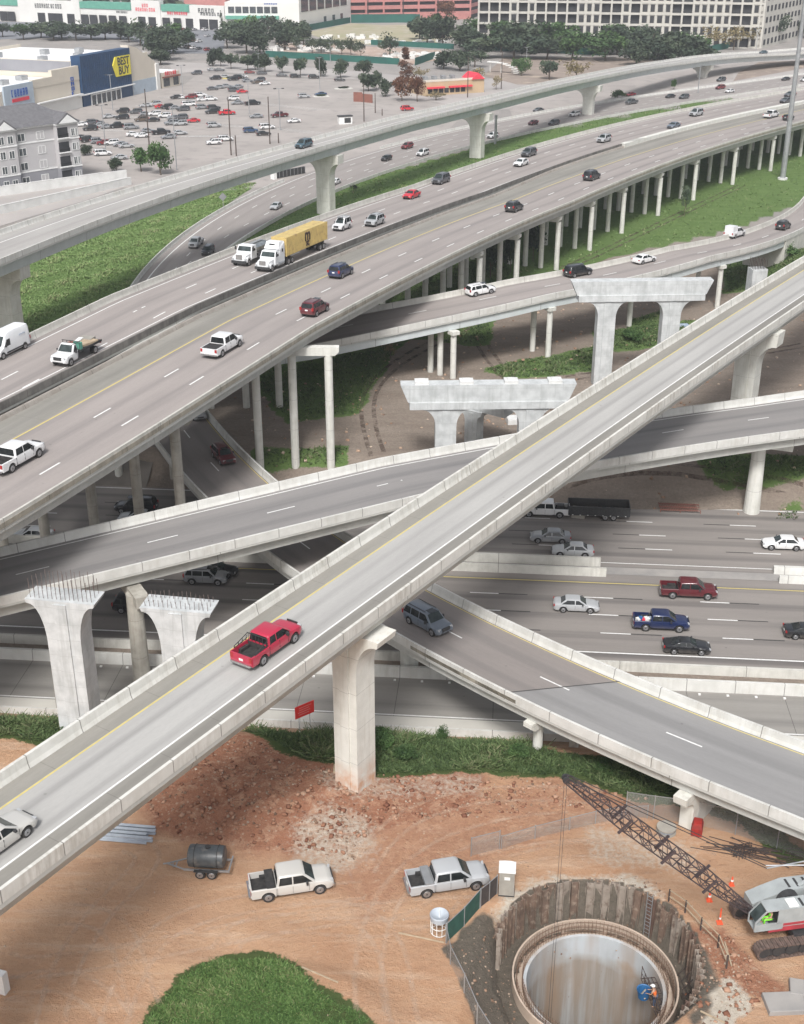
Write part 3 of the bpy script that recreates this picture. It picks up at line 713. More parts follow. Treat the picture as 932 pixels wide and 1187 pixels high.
for v, wd in ((108.35, 0.2), (143.1, 0.22), (95.9, 0.16), (127.7, 0.14)): fstrip(b, v - wd / 2, v + wd / 2, -2.955)
def fdash(mb, v, ph, ln=3.05, gap=12.2, wd=0.17, z=-2.955):
    u = U0 + (ph - U0) % gap
    while u < U1: mb.quad(fx(u, v - wd / 2, z), fx(u + ln, v - wd / 2, z), fx(u + ln, v + wd / 2, z), fx(u, v + wd / 2, z)); u += gap
lanes_e = [112.15, 115.85, 119.5]; lanes_w = [131.5, 135.1, 138.7]
for v, ph in zip(lanes_e, (10.6, 9.6, 9.3)): fdash(b, v, ph)
for v, ph in zip(lanes_w, (4.6, 4.2, 3.0)): fdash(b, v, ph)
tag(b.build('white_lane_lines', 'paint_white'), kind='structure')
b = MB()
for v, ph in zip(lanes_e, (10.6, 9.6, 9.3)): fdash(b, v, ph + 3.1)
for v, ph in zip(lanes_w, (4.6, 4.2, 3.0)): fdash(b, v, ph - 3.1)
tag(b.build('black_lane_lines', 'paint_black'), kind='structure')
b = MB(); fstrip(b, 122.75, 122.9, -2.955); tag(b.build('yellow_edge_line', 'paint_yellow'), kind='structure')
def fwall(name, v, z0_, h, wd, mname, label, u0=U0, u1=U1, cat='barrier'):
    b = MB(); n = 40
    prof = [(-wd / 2, 0), (-wd / 2 * 0.5, h), (wd / 2 * 0.5, h), (wd / 2, 0)]
    vs, fs, uv = [], [], []
    for i in range(n + 1):
        u = u0 + (u1 - u0) * i / n; vs += [fx(u, v + d, z0_ + hh) for d, hh in prof]
    for i in range(n):
        for k in range(4):
            j = (k + 1) % 4; fs.append((i * 4 + k, i * 4 + j, i * 4 + 4 + j, i * 4 + 4 + k))
            a, c = u0 + (u1 - u0) * i / n, u0 + (u1 - u0) * (i + 1) / n; uv.append(((a, k), (a, k + 0.9), (c, k + 0.9), (c, k)))
    fs += [(3, 2, 1, 0), tuple(n * 4 + k for k in range(4))]; uv += [((u0, 0),) * 4, ((u1, 0),) * 4]
    b.add(vs, fs, 0, uv)
    return tag(b.build(name, mname), label, cat)
fwall('concrete_barrier', 105.4, -3.0, 0.9, 0.6, 'bar_freeway', 'weathered concrete barrier along the lower shoulder of the sunken freeway')
fwall('concrete_barrier', 102.4, -3.0, 1.15, 0.6, 'bar_clean', 'pale concrete barrier between the frontage road and the strip beside the freeway')
fwall('low_wall', 93.2, -3.0, 0.75, 0.35, 'bar_clean', 'low pale kerb wall between the frontage road and the grass bank', cat='wall')
fwall('concrete_barrier', 127.0, -3.0, 1.0, 0.7, 'bar_freeway', 'pale median barrier beside the westbound lanes, left length ending past the silver cars', u1=11.4)
fwall('concrete_barrier', 124.6, -3.0, 0.95, 0.6, 'bar_freeway', 'pale median barrier beside the yellow line, left length ending under the maroon pickup', u1=11.9)
fwall('concrete_barrier', 126.9, -3.0, 0.85, 0.9, 'bar_clean', 'short pale median barrier near the right edge, upper one', u0=30.4)
fwall('concrete_barrier', 124.7, -3.0, 0.85, 0.6, 'bar_clean', 'short pale median barrier near the right edge, lower one beside the yellow line', u0=30.6, u1=33.4)
b = MB(); fstrip(b, 124.9, 126.6, -2.94, u0=10, u1=U1); tag(b.build('median_strip', 'roof_gravel'), kind='structure')
b = MB()
for k in range(60):
    u = -38 + k * 2.6
    b.box(fx(u, 101.6, -2.93), (0.22, 0.22, 0.1), 0)
tag(b.build('lane_reflectors', 'paint_white'), kind='structure')
# sloped concrete abutment under the elevated freeway, north side
b = MB(); b.add([fx(-150, 143.7, -2.98), fx(-45, 143.7, -2.98), fx(-45, 151.5, 0.8), fx(-150, 151.5, 0.8)], [(0, 1, 2, 3)]); b.build('slope_paving', 'slope_face')
bpy.data.objects['slope_paving']['kind'] = 'structure'

# ------------------------------------------------------------------ bridges
def roundcol(mb, x, y, zb, zt, r, n=14): mb.cyl((x, y, zb), (x, y, zt), r, r, n)
def column(x, y, zt, r, parent, mname='conc_column', zb=None, r1=None):
    zb = hgt(x, y) - 0.4 if zb is None else zb
    b = MB(); b.cyl((x, y, zb), (x, y, zt), r1 or r, r, 16); return b.build('column', mname, parent, True) if False else b.build('column', mname, parent)
def capbeam(c, dirv, L, wd, h, zt, parent, mname='conc_column', taper=0.0):
    a = math.atan2(dirv[1], dirv[0]); b = MB()
    M = Matrix.Translation((c[0], c[1], 0)) @ Matrix.Rotation(a, 4, 'Z')
    pr = [(-L / 2, zt), (L / 2, zt), (L / 2, zt - h * 0.55), (L / 2 - taper, zt - h), (-L / 2 + taper, zt - h), (-L / 2, zt - h * 0.55)]
    b.loft([[M @ Vector((x, -wd / 2, z)) for x, z in pr], [M @ Vector((x, wd / 2, z)) for x, z in pr]])
    return b.build('pier_cap', mname, parent)
def hammer(x, y, nv, a, b_, zb, zt, F, parent, mname='conc_pier', capd=1.6, flare=3.2, groove=True):
    """hammerhead pier: shaft, concave flare, cap; outline in the plane across the road, given real thickness"""
    nn = Vector((nv[0], nv[1], 0)).normalized(); tt = Vector((-nn.y, nn.x, 0)); c = Vector((x, y, 0))
    zc = zt - capd; z1 = zc - flare
    half = [(a, zb), (a, z1)]
    for k in range(1, 9):
        t = k / 8 * math.pi / 2; half.append((a + (F - a) * (1 - math.cos(t)), z1 + flare * math.sin(t)))
    half.append((F + 0.12, zc)); half.append((F + 0.25, zt))
    out = half + [(-p, q) for p, q in reversed(half)]
    mb = MB()
    mb.loft([[c + nn * p + tt * (-b_) + Vector((0, 0, q)) for p, q in out], [c + nn * p + tt * b_ + Vector((0, 0, q)) for p, q in out]])
    o = mb.build('pier_shaft', mname, parent)
    if groove:
        g = MB()
        for s_ in (-1, 1):
            M = Matrix.Translation(c + tt * s_ * (b_ + 0.06) + Vector((0, 0, (zb + zt - 0.25) / 2))) @ Matrix.Rotation(math.atan2(nn.y, nn.x), 4, 'Z')
            g.box((0, 0, 0), (a * 0.75, 0.14, zt - 0.25 - zb), M=M)
        g.build('pilaster', mname, parent)
    return o
def near_px(rd, X, z):
    """station whose centre line, at height z, is seen at photo column X"""
    best = min(range(len(rd.S)), key=lambda i: abs(CX + FPX * (rd.a[i][0] + rd.n[i][0] * rd.W[i] / 2) / ((rd.a[i][1] + rd.n[i][1] * rd.W[i] / 2) * _c - (z - CAMH) * _s) - X))
    return best

# flyover across the foreground
F1 = thing('flyover_bridge', 'pale concrete flyover carrying the red pickup diagonally across the foreground', 'bridge')
bridge(rF1, F1, 'road_flyover', 'bar_flyover', 'bar_flyover', 'girder_conc', slab=0.34, inset=0.14, gdepth=0.95, box=True)
b = MB(); rF1.surf(b, 'A', 0.42, 'A', 1.75, 0.004); rF1.surf(b, 'B', 0.42, 'B', 2.0, 0.004); b.build('shoulder', 'road_shoulder', F1)
b = MB(); rF1.line(b, 'A', 1.85, 0.13); b.build('yellow_line', 'paint_yellow', F1)
b = MB(); rF1.line(b, 'B', 2.1, 0.13); b.build('white_line', 'paint_white', F1)
nv1 = (0.83, -0.56)
hammer(-3.7, 82.0, nv1, 1.1, 1.2, -0.4, 14.9, 2.9, F1, 'conc_pier_rust', capd=0.55, flare=3.0)
i = near_px(rF1, 862, 12.0); pp = rF1.P(i, 'C', 0, 0); hammer(pp[0] + 0.6, pp[1], tuple(rF1.n[i]), 1.4, 1.2, -0.5, 15.3, 3.6, F1, capd=1.8, flare=3.2)
pp = rF1.P(3, 'C', 0, 0); hammer(pp[0], pp[1], tuple(rF1.n[3]), 1.2, 1.2, -0.5, 15.3, 3.6, F1)

# two-lane ramp crossing behind it
F2 = thing('ramp_bridge', 'curved two lane concrete ramp with empty lanes passing just under the flyover', 'bridge')
bridge(rF2, F2, 'road_f2', 'bar_clean', 'bar_clean', 'girder_conc', slab=0.25, inset=0.8, gdepth=1.25)
b = MB(); rF2.dashes(b, 'A', 4.7, 30.3, gap=12.45); rF2.line(b, 'A', 0.95, 0.14); b.build('white_line', 'paint_white', F2)
b = MB(); rF2.line(b, 'B', 0.8, 0.12); b.build('yellow_line', 'paint_yellow', F2)
for px_, py_, z_, r_, r1_ in ((155, 690, 6.4, 0.72, 0.85), (61, 722, 6.4, 0.6, 0.7)):
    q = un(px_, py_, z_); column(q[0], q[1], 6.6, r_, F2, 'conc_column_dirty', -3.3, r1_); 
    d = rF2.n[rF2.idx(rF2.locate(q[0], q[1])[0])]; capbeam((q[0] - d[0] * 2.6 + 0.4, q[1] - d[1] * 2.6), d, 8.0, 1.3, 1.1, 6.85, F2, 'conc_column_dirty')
q = un(872, 583, -1.8); column(q[0], q[1], 5.8, 0.78, F2, 'conc_column', -3.2, 1.0)
capbeam((q[0] + 0.6, q[1] + 1.0), (0.93, -0.36), 7.2, 1.3, 1.1, 6.35, F2)

# lower ramp running under the others
R3 = thing('ramp_bridge', 'lowest two lane ramp, carrying the slate sport utility, running down to the right edge', 'bridge')
isp = rR3.px(705, 805)[2]
bridge(rR3, R3, 'road_r3', 'bar_clean', 'bar_clean', 'girder_conc', slab=0.25, inset=0.5, gdepth=0.95)
b = MB()
for i in range(isp, len(rR3.S) - 1):
    j, j2 = i - 3 + min(3, i - isp), i - 2 + min(2, i - isp) if i - isp < 3 else i + 1
    j2 = (i + 1) - 3 + min(3, i + 1 - isp); W_i, W_j = rR3.W[i] - 0.43, rR3.W[j] - 0.43
    b.add([rR3.P(i, 'A', 0.43, 0.004), rR3.P(i + 1, 'A', 0.43, 0.004), rR3.P(j2, 'B', 0.43, 0.004), rR3.P(j, 'B', 0.43, 0.004)], [(3, 2, 1, 0)], 0, [((rR3.S[j], W_j), (rR3.S[j2], W_j), (rR3.S[i + 1], 0.43), (rR3.S[i], 0.43))])
b.build('new_pavement', 'road_r3_grey', R3)
P0 = Vector(rR3.P(isp, 'A', 0.4, 0.012)); P1 = Vector(rR3.P(isp - 3, 'B', 0.4, 0.012)); dd = (P1 - P0).normalized(); ww = Vector((-dd.y, dd.x, 0)) * 0.07
b = MB(); b.quad(P0 - ww, P1 - ww, P1 + ww, P0 + ww); b.build('expansion_joint', 'tar', R3)
b = MB(); rR3.dashes(b, 'A', 4.35, 80.9, gap=12.2); b.build('white_line', 'paint_white', R3)
b = MB(); rR3.line(b, 'A', 0.62, 0.1); b.build('yellow_line', 'paint_yellow', R3)
b = MB()
for k in range(10):                                            # patched panels on the outer face
    i = rR3.px(480 + k * 12, 745 + k * 6.3, 0.4)[2]
    rR3.strip(b, [('B', -0.01, 0.12), ('B', -0.01, 0.45), ('B', -0.03, 0.45), ('B', -0.03, 0.12)], i, i + 1)
b.build('barrier_patch', 'bar_stained', R3)
for px_, py_, z_, nb in ((621, 845, 2.2, 0), (797, 922, 3.2, 1), (473, 768, 0.5, 2)):
    q = un(px_, py_, z_); s_, d_, i = rR3.locate(q[0], q[1]); zt = rR3.z[i] - 1.22
    if nb == 0: column(q[0] + 0.3, q[1] + 0.6, zt - 0.5, 0.42, R3, 'conc_pier'); capbeam((q[0] + rR3.n[i][0] * -2.6, q[1] + rR3.n[i][1] * -2.6), rR3.n[i], 7.4, 0.9, 0.8, zt, R3, 'conc_pier', 0.4); column(q[0] - rR3.n[i][0] * 5.5, q[1] - rR3.n[i][1] * 5.5, zt - 0.5, 0.42, R3, 'conc_pier')
    elif nb == 1: hammer(q[0] - rR3.n[i][0] * 2.6, q[1] - rR3.n[i][1] * 2.6, rR3.n[i], 2.4, 0.55, -0.4, zt, 3.6, R3, 'conc_pier', capd=0.7, flare=1.0, groove=False)
    else:
        mb = MB(); mb.box((0.7, 104.1, (zt - 3.2) / 2), (1.3, 1.2, zt + 3.2), 0.6); mb.build('column', 'conc_column', R3); capbeam((0.7, 104.1), rR3.n[i], 6.4, 1.0, 0.8, zt + 0.003, R3)
# short columns at its upper end
for yy in (152, 158, 165):
    k = int(np.argmin(abs(rR3.a[:, 1] - yy)))
    for d_ in (1.2, 7.2): p_ = rR3.P(k, 'A', d_, 0); column(p_[0], p_[1], p_[2] - 1.2, 0.4, R3, 'conc_column_dirty', -2.5)

# surface road behind (joins the lower ramp)
b = MB(); rR6.surf(b, 'A', 0.2, 'B', 0.2, 0.0); tag(b.build('surface_road', 'road_r6'), 'wide pinkish concrete road curving between the grass field and the grass wedge', kind='structure')
for ref, lab in (('A', 'low pale barrier curving along the field side of the surface road'), ('B', 'low pale barrier between the surface road and the grass wedge')):
    i1 = rR6.px(317, 210)[2] if ref == 'A' else None
    o = barrier(rR6, ref, 'bar_clean', None, h=0.8, i1=i1, name='road_barrier'); tag(o, lab, 'barrier')
o = barrier(rR6, 'A', 'bar_clean', None, h=0.8, i0=rR6.px(430, 172)[2], name='road_barrier'); tag(o, 'pale barrier on the far side of the surface road behind the box girder bridge', 'barrier')
b = MB(); rR6.line(b, 'A', 1.8, 0.25, 0.02)
rR6.dashes(b, 'A', 5.6, 3, wd=0.2, dz=0.02); rR6.dashes(b, 'B', 5.2, 8, wd=0.2, dz=0.02); rR6.dashes(b, 'A', 9.3, 6, wd=0.2, dz=0.02, q0=90); rR6.dashes(b, 'A', 13.0, 9, wd=0.2, dz=0.02, q0=120); rR6.line(b, 'B', 1.5, 0.2, 0.02)
tag(b.build('road_lines', 'paint_white'), kind='structure')
# join under the elevated freeway
pa, pb = rR6.P(0, 'A', 0.2, 0.0), rR6.P(0, 'B', 0.2, 0); qa, qb = rR3.P(0, 'A', 0.3, 0), rR3.P(0, 'B', 0.3, 0)
if math.dist(pa, qb) + math.dist(pb, qa) < math.dist(pa, qa) + math.dist(pb, qb): qa, qb = qb, qa
b = MB(); b.add([pa, pb, qb, qa], [(0, 1, 2, 3)], 0, [((0, 0), (0, 9), (80, 9), (80, 0))]); tag(b.build('surface_road', 'road_r6'), kind='structure')

# elevated freeway, two carriageways
Mf = thing('elevated_freeway', 'far carriageway of the elevated freeway with traffic coming down toward the left', 'bridge')
iM = rMf.px(727, 167, 0.85)[2]; iN = rMn.px(727, 168, 0.85)[2]
bridge(rMf, Mf, 'road_m', 'bar_freeway', 'bar_dirty', 'girder_conc', slab=0.3, inset=0.9, gdepth=1.3)
b = MB(); rMf.dashes(b, 'A', 5.6, 35.8, wd=0.2, gap=14.0); rMf.dashes(b, 'A', 9.4, 48.3, wd=0.2, gap=14.0); rMf.line(b, 'A', 1.35, 0.18); rMf.line(b, 'B', 2.2, 0.18); b.build('white_line', 'paint_white', Mf)
Mn = thing('elevated_freeway', 'near carriageway of the elevated freeway on tall round columns, with the yellow line', 'bridge')
bridge(rMn, Mn, 'road_m', 'bar_freeway', 'bar_stained2', 'girder_conc', slab=0.3, hB=0.42, inset=0.9, gdepth=1.3)
b = MB(); rMn.dashes(b, 'A', 4.3, 34.3, wd=0.2, gap=13.3); rMn.dashes(b, 'A', 8.2, 48.5, wd=0.2, gap=13.6); b.build('white_line', 'paint_white', Mn)
b = MB(); rMn.line(b, 'A', 12.05, 0.2); b.build('yellow_line', 'paint_yellow', Mn)
b = MB(); rMn.surf(b, 'B', 0.42, 'A', 12.4, 0.004); b.build('shoulder', 'road_shoulder', Mn)
b = MB(); rMn.strip(b, [('A', -0.03, 0.05), ('A', -0.03, 0.52), ('A', 0.0, 0.52), ('A', 0.0, 0.05)], 0, None); b.build('stained_face', 'bar_stained', Mn)
b = MB(); vs = []; nn_ = 24
for k in range(nn_ + 1):
    i = int(iM + (len(rMf.S) - 1 - iM) * k / nn_); j = int(np.argmin(np.hypot(rMn.a[:, 0] + rMn.n[:, 0] * rMn.W - rMf.P(i, 'B', 0, 0)[0], rMn.a[:, 1] + rMn.n[:, 1] * rMn.W - rMf.P(i, 'B', 0, 0)[1])))
    p_, q_ = rMf.P(i, 'B', 0.5, 0), rMn.P(j, 'B', 0.6, 0)
    vs.append([(p_[0], p_[1], p_[2] - 0.1), (p_[0], p_[1], p_[2] + 0.9), (q_[0], q_[1], q_[2] + 0.9), (q_[0], q_[1], q_[2] - 0.1)])
b.loft(vs); b.build('median_cap', 'conc_column', Mf)
def m_row(xy0, dv, offs, zt_of, parent, r=0.52, zb=None):
    for o_ in offs:
        x, y = xy0[0] + dv[0] * o_, xy0[1] + dv[1] * o_
        column(x, y, zt_of(x, y), r, parent, 'conc_column', zb)
ztop = lambda x, y: zM(x, y) - 2.7
for Yt in (208, 226, 245, 260, 276, 292, 311, 331, 350, 371, 392):
    k = int(np.argmin(abs(rMn.a[:, 1] - Yt))); a0 = rMn.a[k]; n = rMn.n[k]; o0 = 1.1
    if Yt in (245, 260): o0 = 1.1
    m_row(a0, n, [o0 + 3.3 * j for j in range(5)], ztop, Mn, 0.5); m_row(a0, n, [o0 + 18.0 + 3.6 * j for j in range(5)], ztop, Mf, 0.46)
    c = a0 + n * (o0 + 7.2); capbeam(c, n, 15.4, 1.1, 1.05, ztop(*c) + 1.05, Mn, taper=0.5)
    c = a0 + n * (o0 + 25.5); capbeam(c, n, 15.6, 1.1, 1.05, ztop(*c) + 1.05, Mf, taper=0.5)
for j in range(10):
    x = -9.1 - 4.55 * j
    if -33 < x < -21: continue
    column(x, 149.2 + (0.3 if j % 2 else 0), 13.9, 0.52, Mn if j < 4 else Mf, 'conc_column')
capbeam((-17.5, 149.3), (1, 0), 19.5, 1.1, 1.05, 14.95, Mn, taper=0.5); capbeam((-38.5, 149.3), (1, 0), 20, 1.1, 1.05, 14.95, Mf, taper=0.5)
for x, y in ((-17.3, 168), (-22, 168.3), (-27, 168), (-34, 168)): column(x, y, 12.9, 0.5, Mf)
for X_, own in ((-24.3, Mn), (-29.0, Mn), (-34.2, Mn), (-40.0, Mf), (-45, Mf), (-50, Mf)):
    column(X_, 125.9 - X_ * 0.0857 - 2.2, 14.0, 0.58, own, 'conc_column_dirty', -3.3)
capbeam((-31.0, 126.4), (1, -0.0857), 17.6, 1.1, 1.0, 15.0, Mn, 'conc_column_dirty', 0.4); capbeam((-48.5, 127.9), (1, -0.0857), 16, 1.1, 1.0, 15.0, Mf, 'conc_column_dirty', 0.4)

# ramp branching off under it
R4 = thing('ramp_bridge', 'branching ramp on round columns that leaves the shade of the elevated freeway', 'bridge')
bridge(rR4, R4, 'road_m', 'bar_freeway', 'bar_clean', 'girder_steel', slab=0.25, inset=0.35, gdepth=1.2)
b = MB(); rR4.dashes(b, 'A', 4.1, 36.8, wd=0.17); b.build('white_line', 'paint_white', R4)
for px_, py_ in ((651, 422), (635, 414), (617, 407), (541, 444), (525, 438), (510, 434), (499, 430), (412, 482), (401, 475), (831, 357), (749, 391), (729, 378), (697, 400), (560, 330), (807, 345)):
    q = un(px_, py_, 0.0); s_, d_, i = rR4.locate(q[0], q[1])
    zt = rR4.z[i] - 1.45
    if -1 < d_ < rR4.W[i] + 1: column(q[0], q[1], zt - 0.55, 0.45, R4, 'conc_column')
    if rR4.W[i] - 3.0 < d_ < rR4.W[i] + 1: mb = MB(); mb.box((q[0], q[1], zt - 0.28), (1.3, 1.3, 0.55), 0.6); mb.build('column_head', 'conc_column', R4)
b = MB(); rR4.strip(b, [('A', 0.1, -0.26), ('B', 0.1, -0.26), ('B', 0.1, -6.0), ('A', 0.1, -6.0)], rR4.px(905, 273, 0.85)[2], None); b.build('retaining_wall', 'bar_freeway', R4)

# curved box-girder bridge at the back
F5 = thing('box_girder_bridge', 'long curved bridge with blue-grey box girder on tee piers behind the elevated freeway', 'bridge')
bridge(rF5, F5, 'road_far', 'bar_clean', 'bar_clean', 'girder_steel', slab=0.3, inset=0.9, gdepth=2.0, box=True)
b = MB(); rF5.line(b, 'A', 3.4, 0.22); b.build('white_line', 'paint_white', F5)
for X_ in (13, 376, 555, 682, 815):
    i = near_px(rF5, X_, 9.0); pp = rF5.P(i, 'C', 0, 0)
    hammer(pp[0], pp[1], tuple(rF5.n[i]), 1.75, 1.3, -0.4, pp[2] - 2.32, 4.0, F5, 'conc_pier', capd=2.0, flare=3.0, groove=False)

# ------------------------------------------------------------------ piers still under construction
def rebar(mb, c, a, nx, ny, lx, ly, z0_, h, r=0.026, rnd=0.3):
    ca, sa = math.cos(a), math.sin(a)
    for i in range(nx):
        for j in range(ny):
            if 0 < i < nx - 1 and 0 < j < ny - 1 and random.random() < 0.5: continue
            x = (i / (nx - 1) - 0.5) * lx; y = (j / max(1, ny - 1) - 0.5) * ly
            p = (c[0] + x * ca - y * sa, c[1] + x * sa + y * ca)
            mb.bar((p[0], p[1], z0_), (p[0] + random.uniform(-.06, .06), p[1] + random.uniform(-.06, .06), z0_ + h * random.uniform(1 - rnd, 1)), r)
for px_, py_, zt, F_, hb, lab in ((75, 690, 12.6, 3.0, 2.1, 'unfinished flared pier with tall rebar standing out of its top, left of the ramp'), (208, 700, 12.3, 3.0, 0.9, 'unfinished flared pier with short rebar and a mossy face, behind the flyover rail')):
    q = un(px_, py_, zt); T_ = thing('unfinished_pier', lab, 'pier')
    hammer(q[0], q[1], (0.985, -0.17), 1.45, 1.15, -3.0, zt, F_ - 0.25, T_, 'conc_wet', capd=0.35, flare=3.6)
    b = MB(); rebar(b, (q[0], q[1]), -0.17, 15, 3, F_ * 1.75, 1.5, zt - 0.1, hb); b.build('rebar', 'rebar_grey', T_)
def bent(cx_, y_, zt, L, a, cols, lab, ped, wd=1.9, capd=2.2, shaft=1.3, zb=-0.5):
    T_ = thing('unfinished_bent', lab, 'bent'); M = Matrix.Translation((cx_, y_, 0)) @ Matrix.Rotation(a, 4, 'Z')
    b = MB(); pr = [(-L / 2, zt), (L / 2, zt), (L / 2 - 0.9, zt - capd), (-L / 2 + 0.9, zt - capd)]
    b.loft([[M @ Vector((x, -wd / 2, z)) for x, z in pr], [M @ Vector((x, wd / 2, z)) for x, z in pr]]); b.build('cap_beam', 'conc_wet', T_)
    b = MB(); b.box((0, 0, 0), (L - 2.2, wd + 0.5, 0.9), M=M @ Matrix.Translation((0, 0, zt - capd - 0.448))); b.build('ledge', 'conc_wet', T_)
    for c_ in cols:
        q = M @ Vector((c_, 0, 0)); hammer(q.x, q.y, (math.cos(a), math.sin(a)), shaft, 0.95, zb, zt - capd - 0.9, shaft + 1.6, T_, 'conc_wet', capd=0.1, flare=2.2)
    for c_ in ped:
        b = MB(); b.box((0, 0, 0), (1.7, wd * 0.8, 0.35), M=M @ Matrix.Translation((c_, 0, zt + 0.17))); b.box((0, 0, 0), (0.9, wd * 0.5, 0.12), M=M @ Matrix.Translation((c_, 0, zt + 0.405))); b.build('bearing_pedestal', 'conc_new', T_)
    return T_
q = un(566, 443, 11.0); bent(q[0], q[1], 11.0, 21.6, R(2), (-5.2, 5.2), 'wide unfinished two column bent with four bearing pads, left of the flyover', (-8.2, -2.7, 2.8, 8.2))
q = un(744, 324, 15.6); bent(q[0], q[1], 15.6, 20.5, R(3), (-4.9, 4.6), 'tall unfinished two column bent with a stained ledge, in front of the ramp', (), capd=2.0)
q = un(549, 512, 0.0); T_ = thing('unfinished_pier', 'small pier with a tilted cap seen through the arch of the wide bent', 'pier')
hammer(q[0], q[1], (0.8, -0.6), 0.95, 0.8, -0.4, 4.6, 1.4, T_, 'conc_wet', capd=0.6, flare=1.0)
b = MB(); b.box((0, 0, 0), (7.0, 2.4, 1.3), M=Matrix.Translation((q[0] + 1.6, q[1] - 0.4, 5.35)) @ Matrix.Rotation(R(-38), 4, 'Z') @ Matrix.Rotation(R(5), 4, 'X')); b.build('cap_beam', 'conc_wet', T_)
q = un(868, 398, 0.0); T_ = thing('unfinished_column', 'square unfinished column with dark rebar on top, right of the tall bent', 'column')
zt = 12.4
b = MB(); b.box((q[0], q[1], zt / 2 - 0.2), (2.5, 2.0, zt + 0.4), R(10))
for s_ in (-1, 1): b.box((q[0] + s_ * 0.62 * math.cos(R(10)) + 1.02 * math.sin(R(10)), q[1] + s_ * 0.62 * math.sin(R(10)) - 1.02 * math.cos(R(10)), zt / 2 - 0.3), (0.9, 0.12, zt + 0.2), R(10))
b.build('column_shaft', 'conc_wet', T_)
b = MB(); rebar(b, q, R(10), 9, 4, 2.1, 1.6, zt - 0.1, 1.9, 0.05); b.build('rebar', 'rebar_dark', T_)

# ------------------------------------------------------------------ vehicles (front towards +x, wheels on z = 0)
def interp(x, pts): return float(np.interp(x, [p[0] for p in pts], [p[1] for p in pts]))
def body_loft(mb, L, W, top, wheels, wr, sill=0.28, n=44, tumble=0.10, nose=0.16, x0=None, x1=None):
    """lower body: stations along the length, wheel openings cut up into the sill line"""
    x0 = -L / 2 if x0 is None else x0; x1 = L / 2 if x1 is None else x1
    xs_ = sorted(set([round(x0 + (x1 - x0) * i / n, 4) for i in range(n + 1)] + [round(x0 + 0.04, 3), round(x1 - 0.04, 3)]))
    rings = []
    for x in xs_:
        e = min(x - x0, x1 - x); hw = W / 2
        k = max(0.0, 1 - e / 0.45); hw -= nose * k * k if (x > 0 and x1 == L / 2) or (x < 0 and x0 == -L / 2) else 0
        zt = interp(x, top); zb = sill + (0.10 * k * k)
        for wx in wheels:
            d = abs(x - wx); a = wr + 0.09
            if d < a: zb = max(zb, wr + math.sqrt(a * a - d * d) * 0.98)
        zb = min(zb, zt - 0.12)
        zm = max(zb + 0.04, sill + (zt - sill) * 0.55); zs = zt - 0.07
        zm = min(zm, zs - 0.02)
        yi = hw - 0.30
        half = [(yi, zb + 0.0), (hw - 0.05, zb), (hw, zm), (hw - tumble * 0.5, zs), (hw - tumble - 0.05, zt), (hw * 0.45, zt + 0.025)]
        rings.append([(x, -y, z) for y, z in half] + [(x, y, z) for y, z in reversed(half)])
    mb.loft(rings)
def cabin(root, L, W, belt, roof, zb, zr, tin, rear_open=False, doors=(), paint='paint', roofm=None, back_glass=True):
    """belt = (rear x, front x) at the belt line, roof = (rear x, front x); glass panes set proud of a painted shell"""
    xb0, xb1 = belt; xr0, xr1 = roof; hb = W / 2 - 0.07; hr = W / 2 - tin
    mb = MB(); rings = []
    for t in (0.0, 0.5, 0.86, 0.96, 1.0):
        k = t; top = t > 0.9
        x0 = xb0 + (xr0 - xb0) * k; x1 = xb1 + (xr1 - xb1) * k; h = hb + (hr - hb) * k
        z = zb + (zr - zb) * (t if t < 0.97 else 1.0)
        ins = 0.0 if not top else (0.05 if t < 0.99 else 0.16)
        c = 0.10
        rings.append([(x0 + ins, -h + ins + c, z), (x0 + ins + c, -h + ins, z), (x1 - ins - c, -h + ins, z), (x1 - ins, -h + ins + c, z), (x1 - ins, h - ins - c, z), (x1 - ins - c, h - ins, z), (x0 + ins + c, h - ins, z), (x0 + ins, h - ins - c, z)])
    mb.loft(rings); o = mb.build('cabin', 'car_white', root, 'auto'); o['paint'] = 1
    def face(t, s_, e=0.012):  # point on the side plane
        return lambda x, tt: Vector((x, s_ * (hb + (hr - hb) * tt + e), zb + (zr - zb) * tt))
    lo, hi = 0.10, 0.84
    cuts = [xb0] + list(doors) + [xb1]
    def xe(side, tt): return (xb0 + (xr0 - xb0) * tt) if side == 0 else (xb1 + (xr1 - xb1) * tt)
    for s_ in (-1, 1):
        f = face(0, s_)
        for k in range(len(cuts) - 1):
            a, b = cuts[k], cuts[k + 1]
            al = (xe(0, lo) + 0.14, xe(0, hi) + 0.16) if k == 0 else (a + 0.045, a + 0.045)
            bl = (xe(1, lo) - 0.16, xe(1, hi) - 0.16) if k == len(cuts) - 2 else (b - 0.045, b - 0.045)
            if bl[0] - al[0] < 0.12: continue
            p = [f(al[0], lo), f(bl[0], lo), f(max(bl[1], al[1] + 0.05), hi), f(al[1], hi)]
            g = MB(); g.quad(*(p if s_ < 0 else p[::-1])); g.build('side_window', 'glass', root)
    def endpane(side, nm, m):
        e = 0.014 * (1 if side else -1)
        P = []
        for tt in (lo, hi):
            x = xe(side, tt) + e; h = hb + (hr - hb) * tt - 0.13
            P.append(((x, -h, zb + (zr - zb) * tt), (x, h, zb + (zr - zb) * tt)))
        q = [P[0][0], P[0][1], P[1][1], P[1][0]]
        g = MB(); g.quad(*(q if side else q[::-1])); g.build(nm, m, root)
    endpane(1, 'windscreen', 'glass_screen')
    if back_glass: endpane(0, 'rear_window', 'glass')
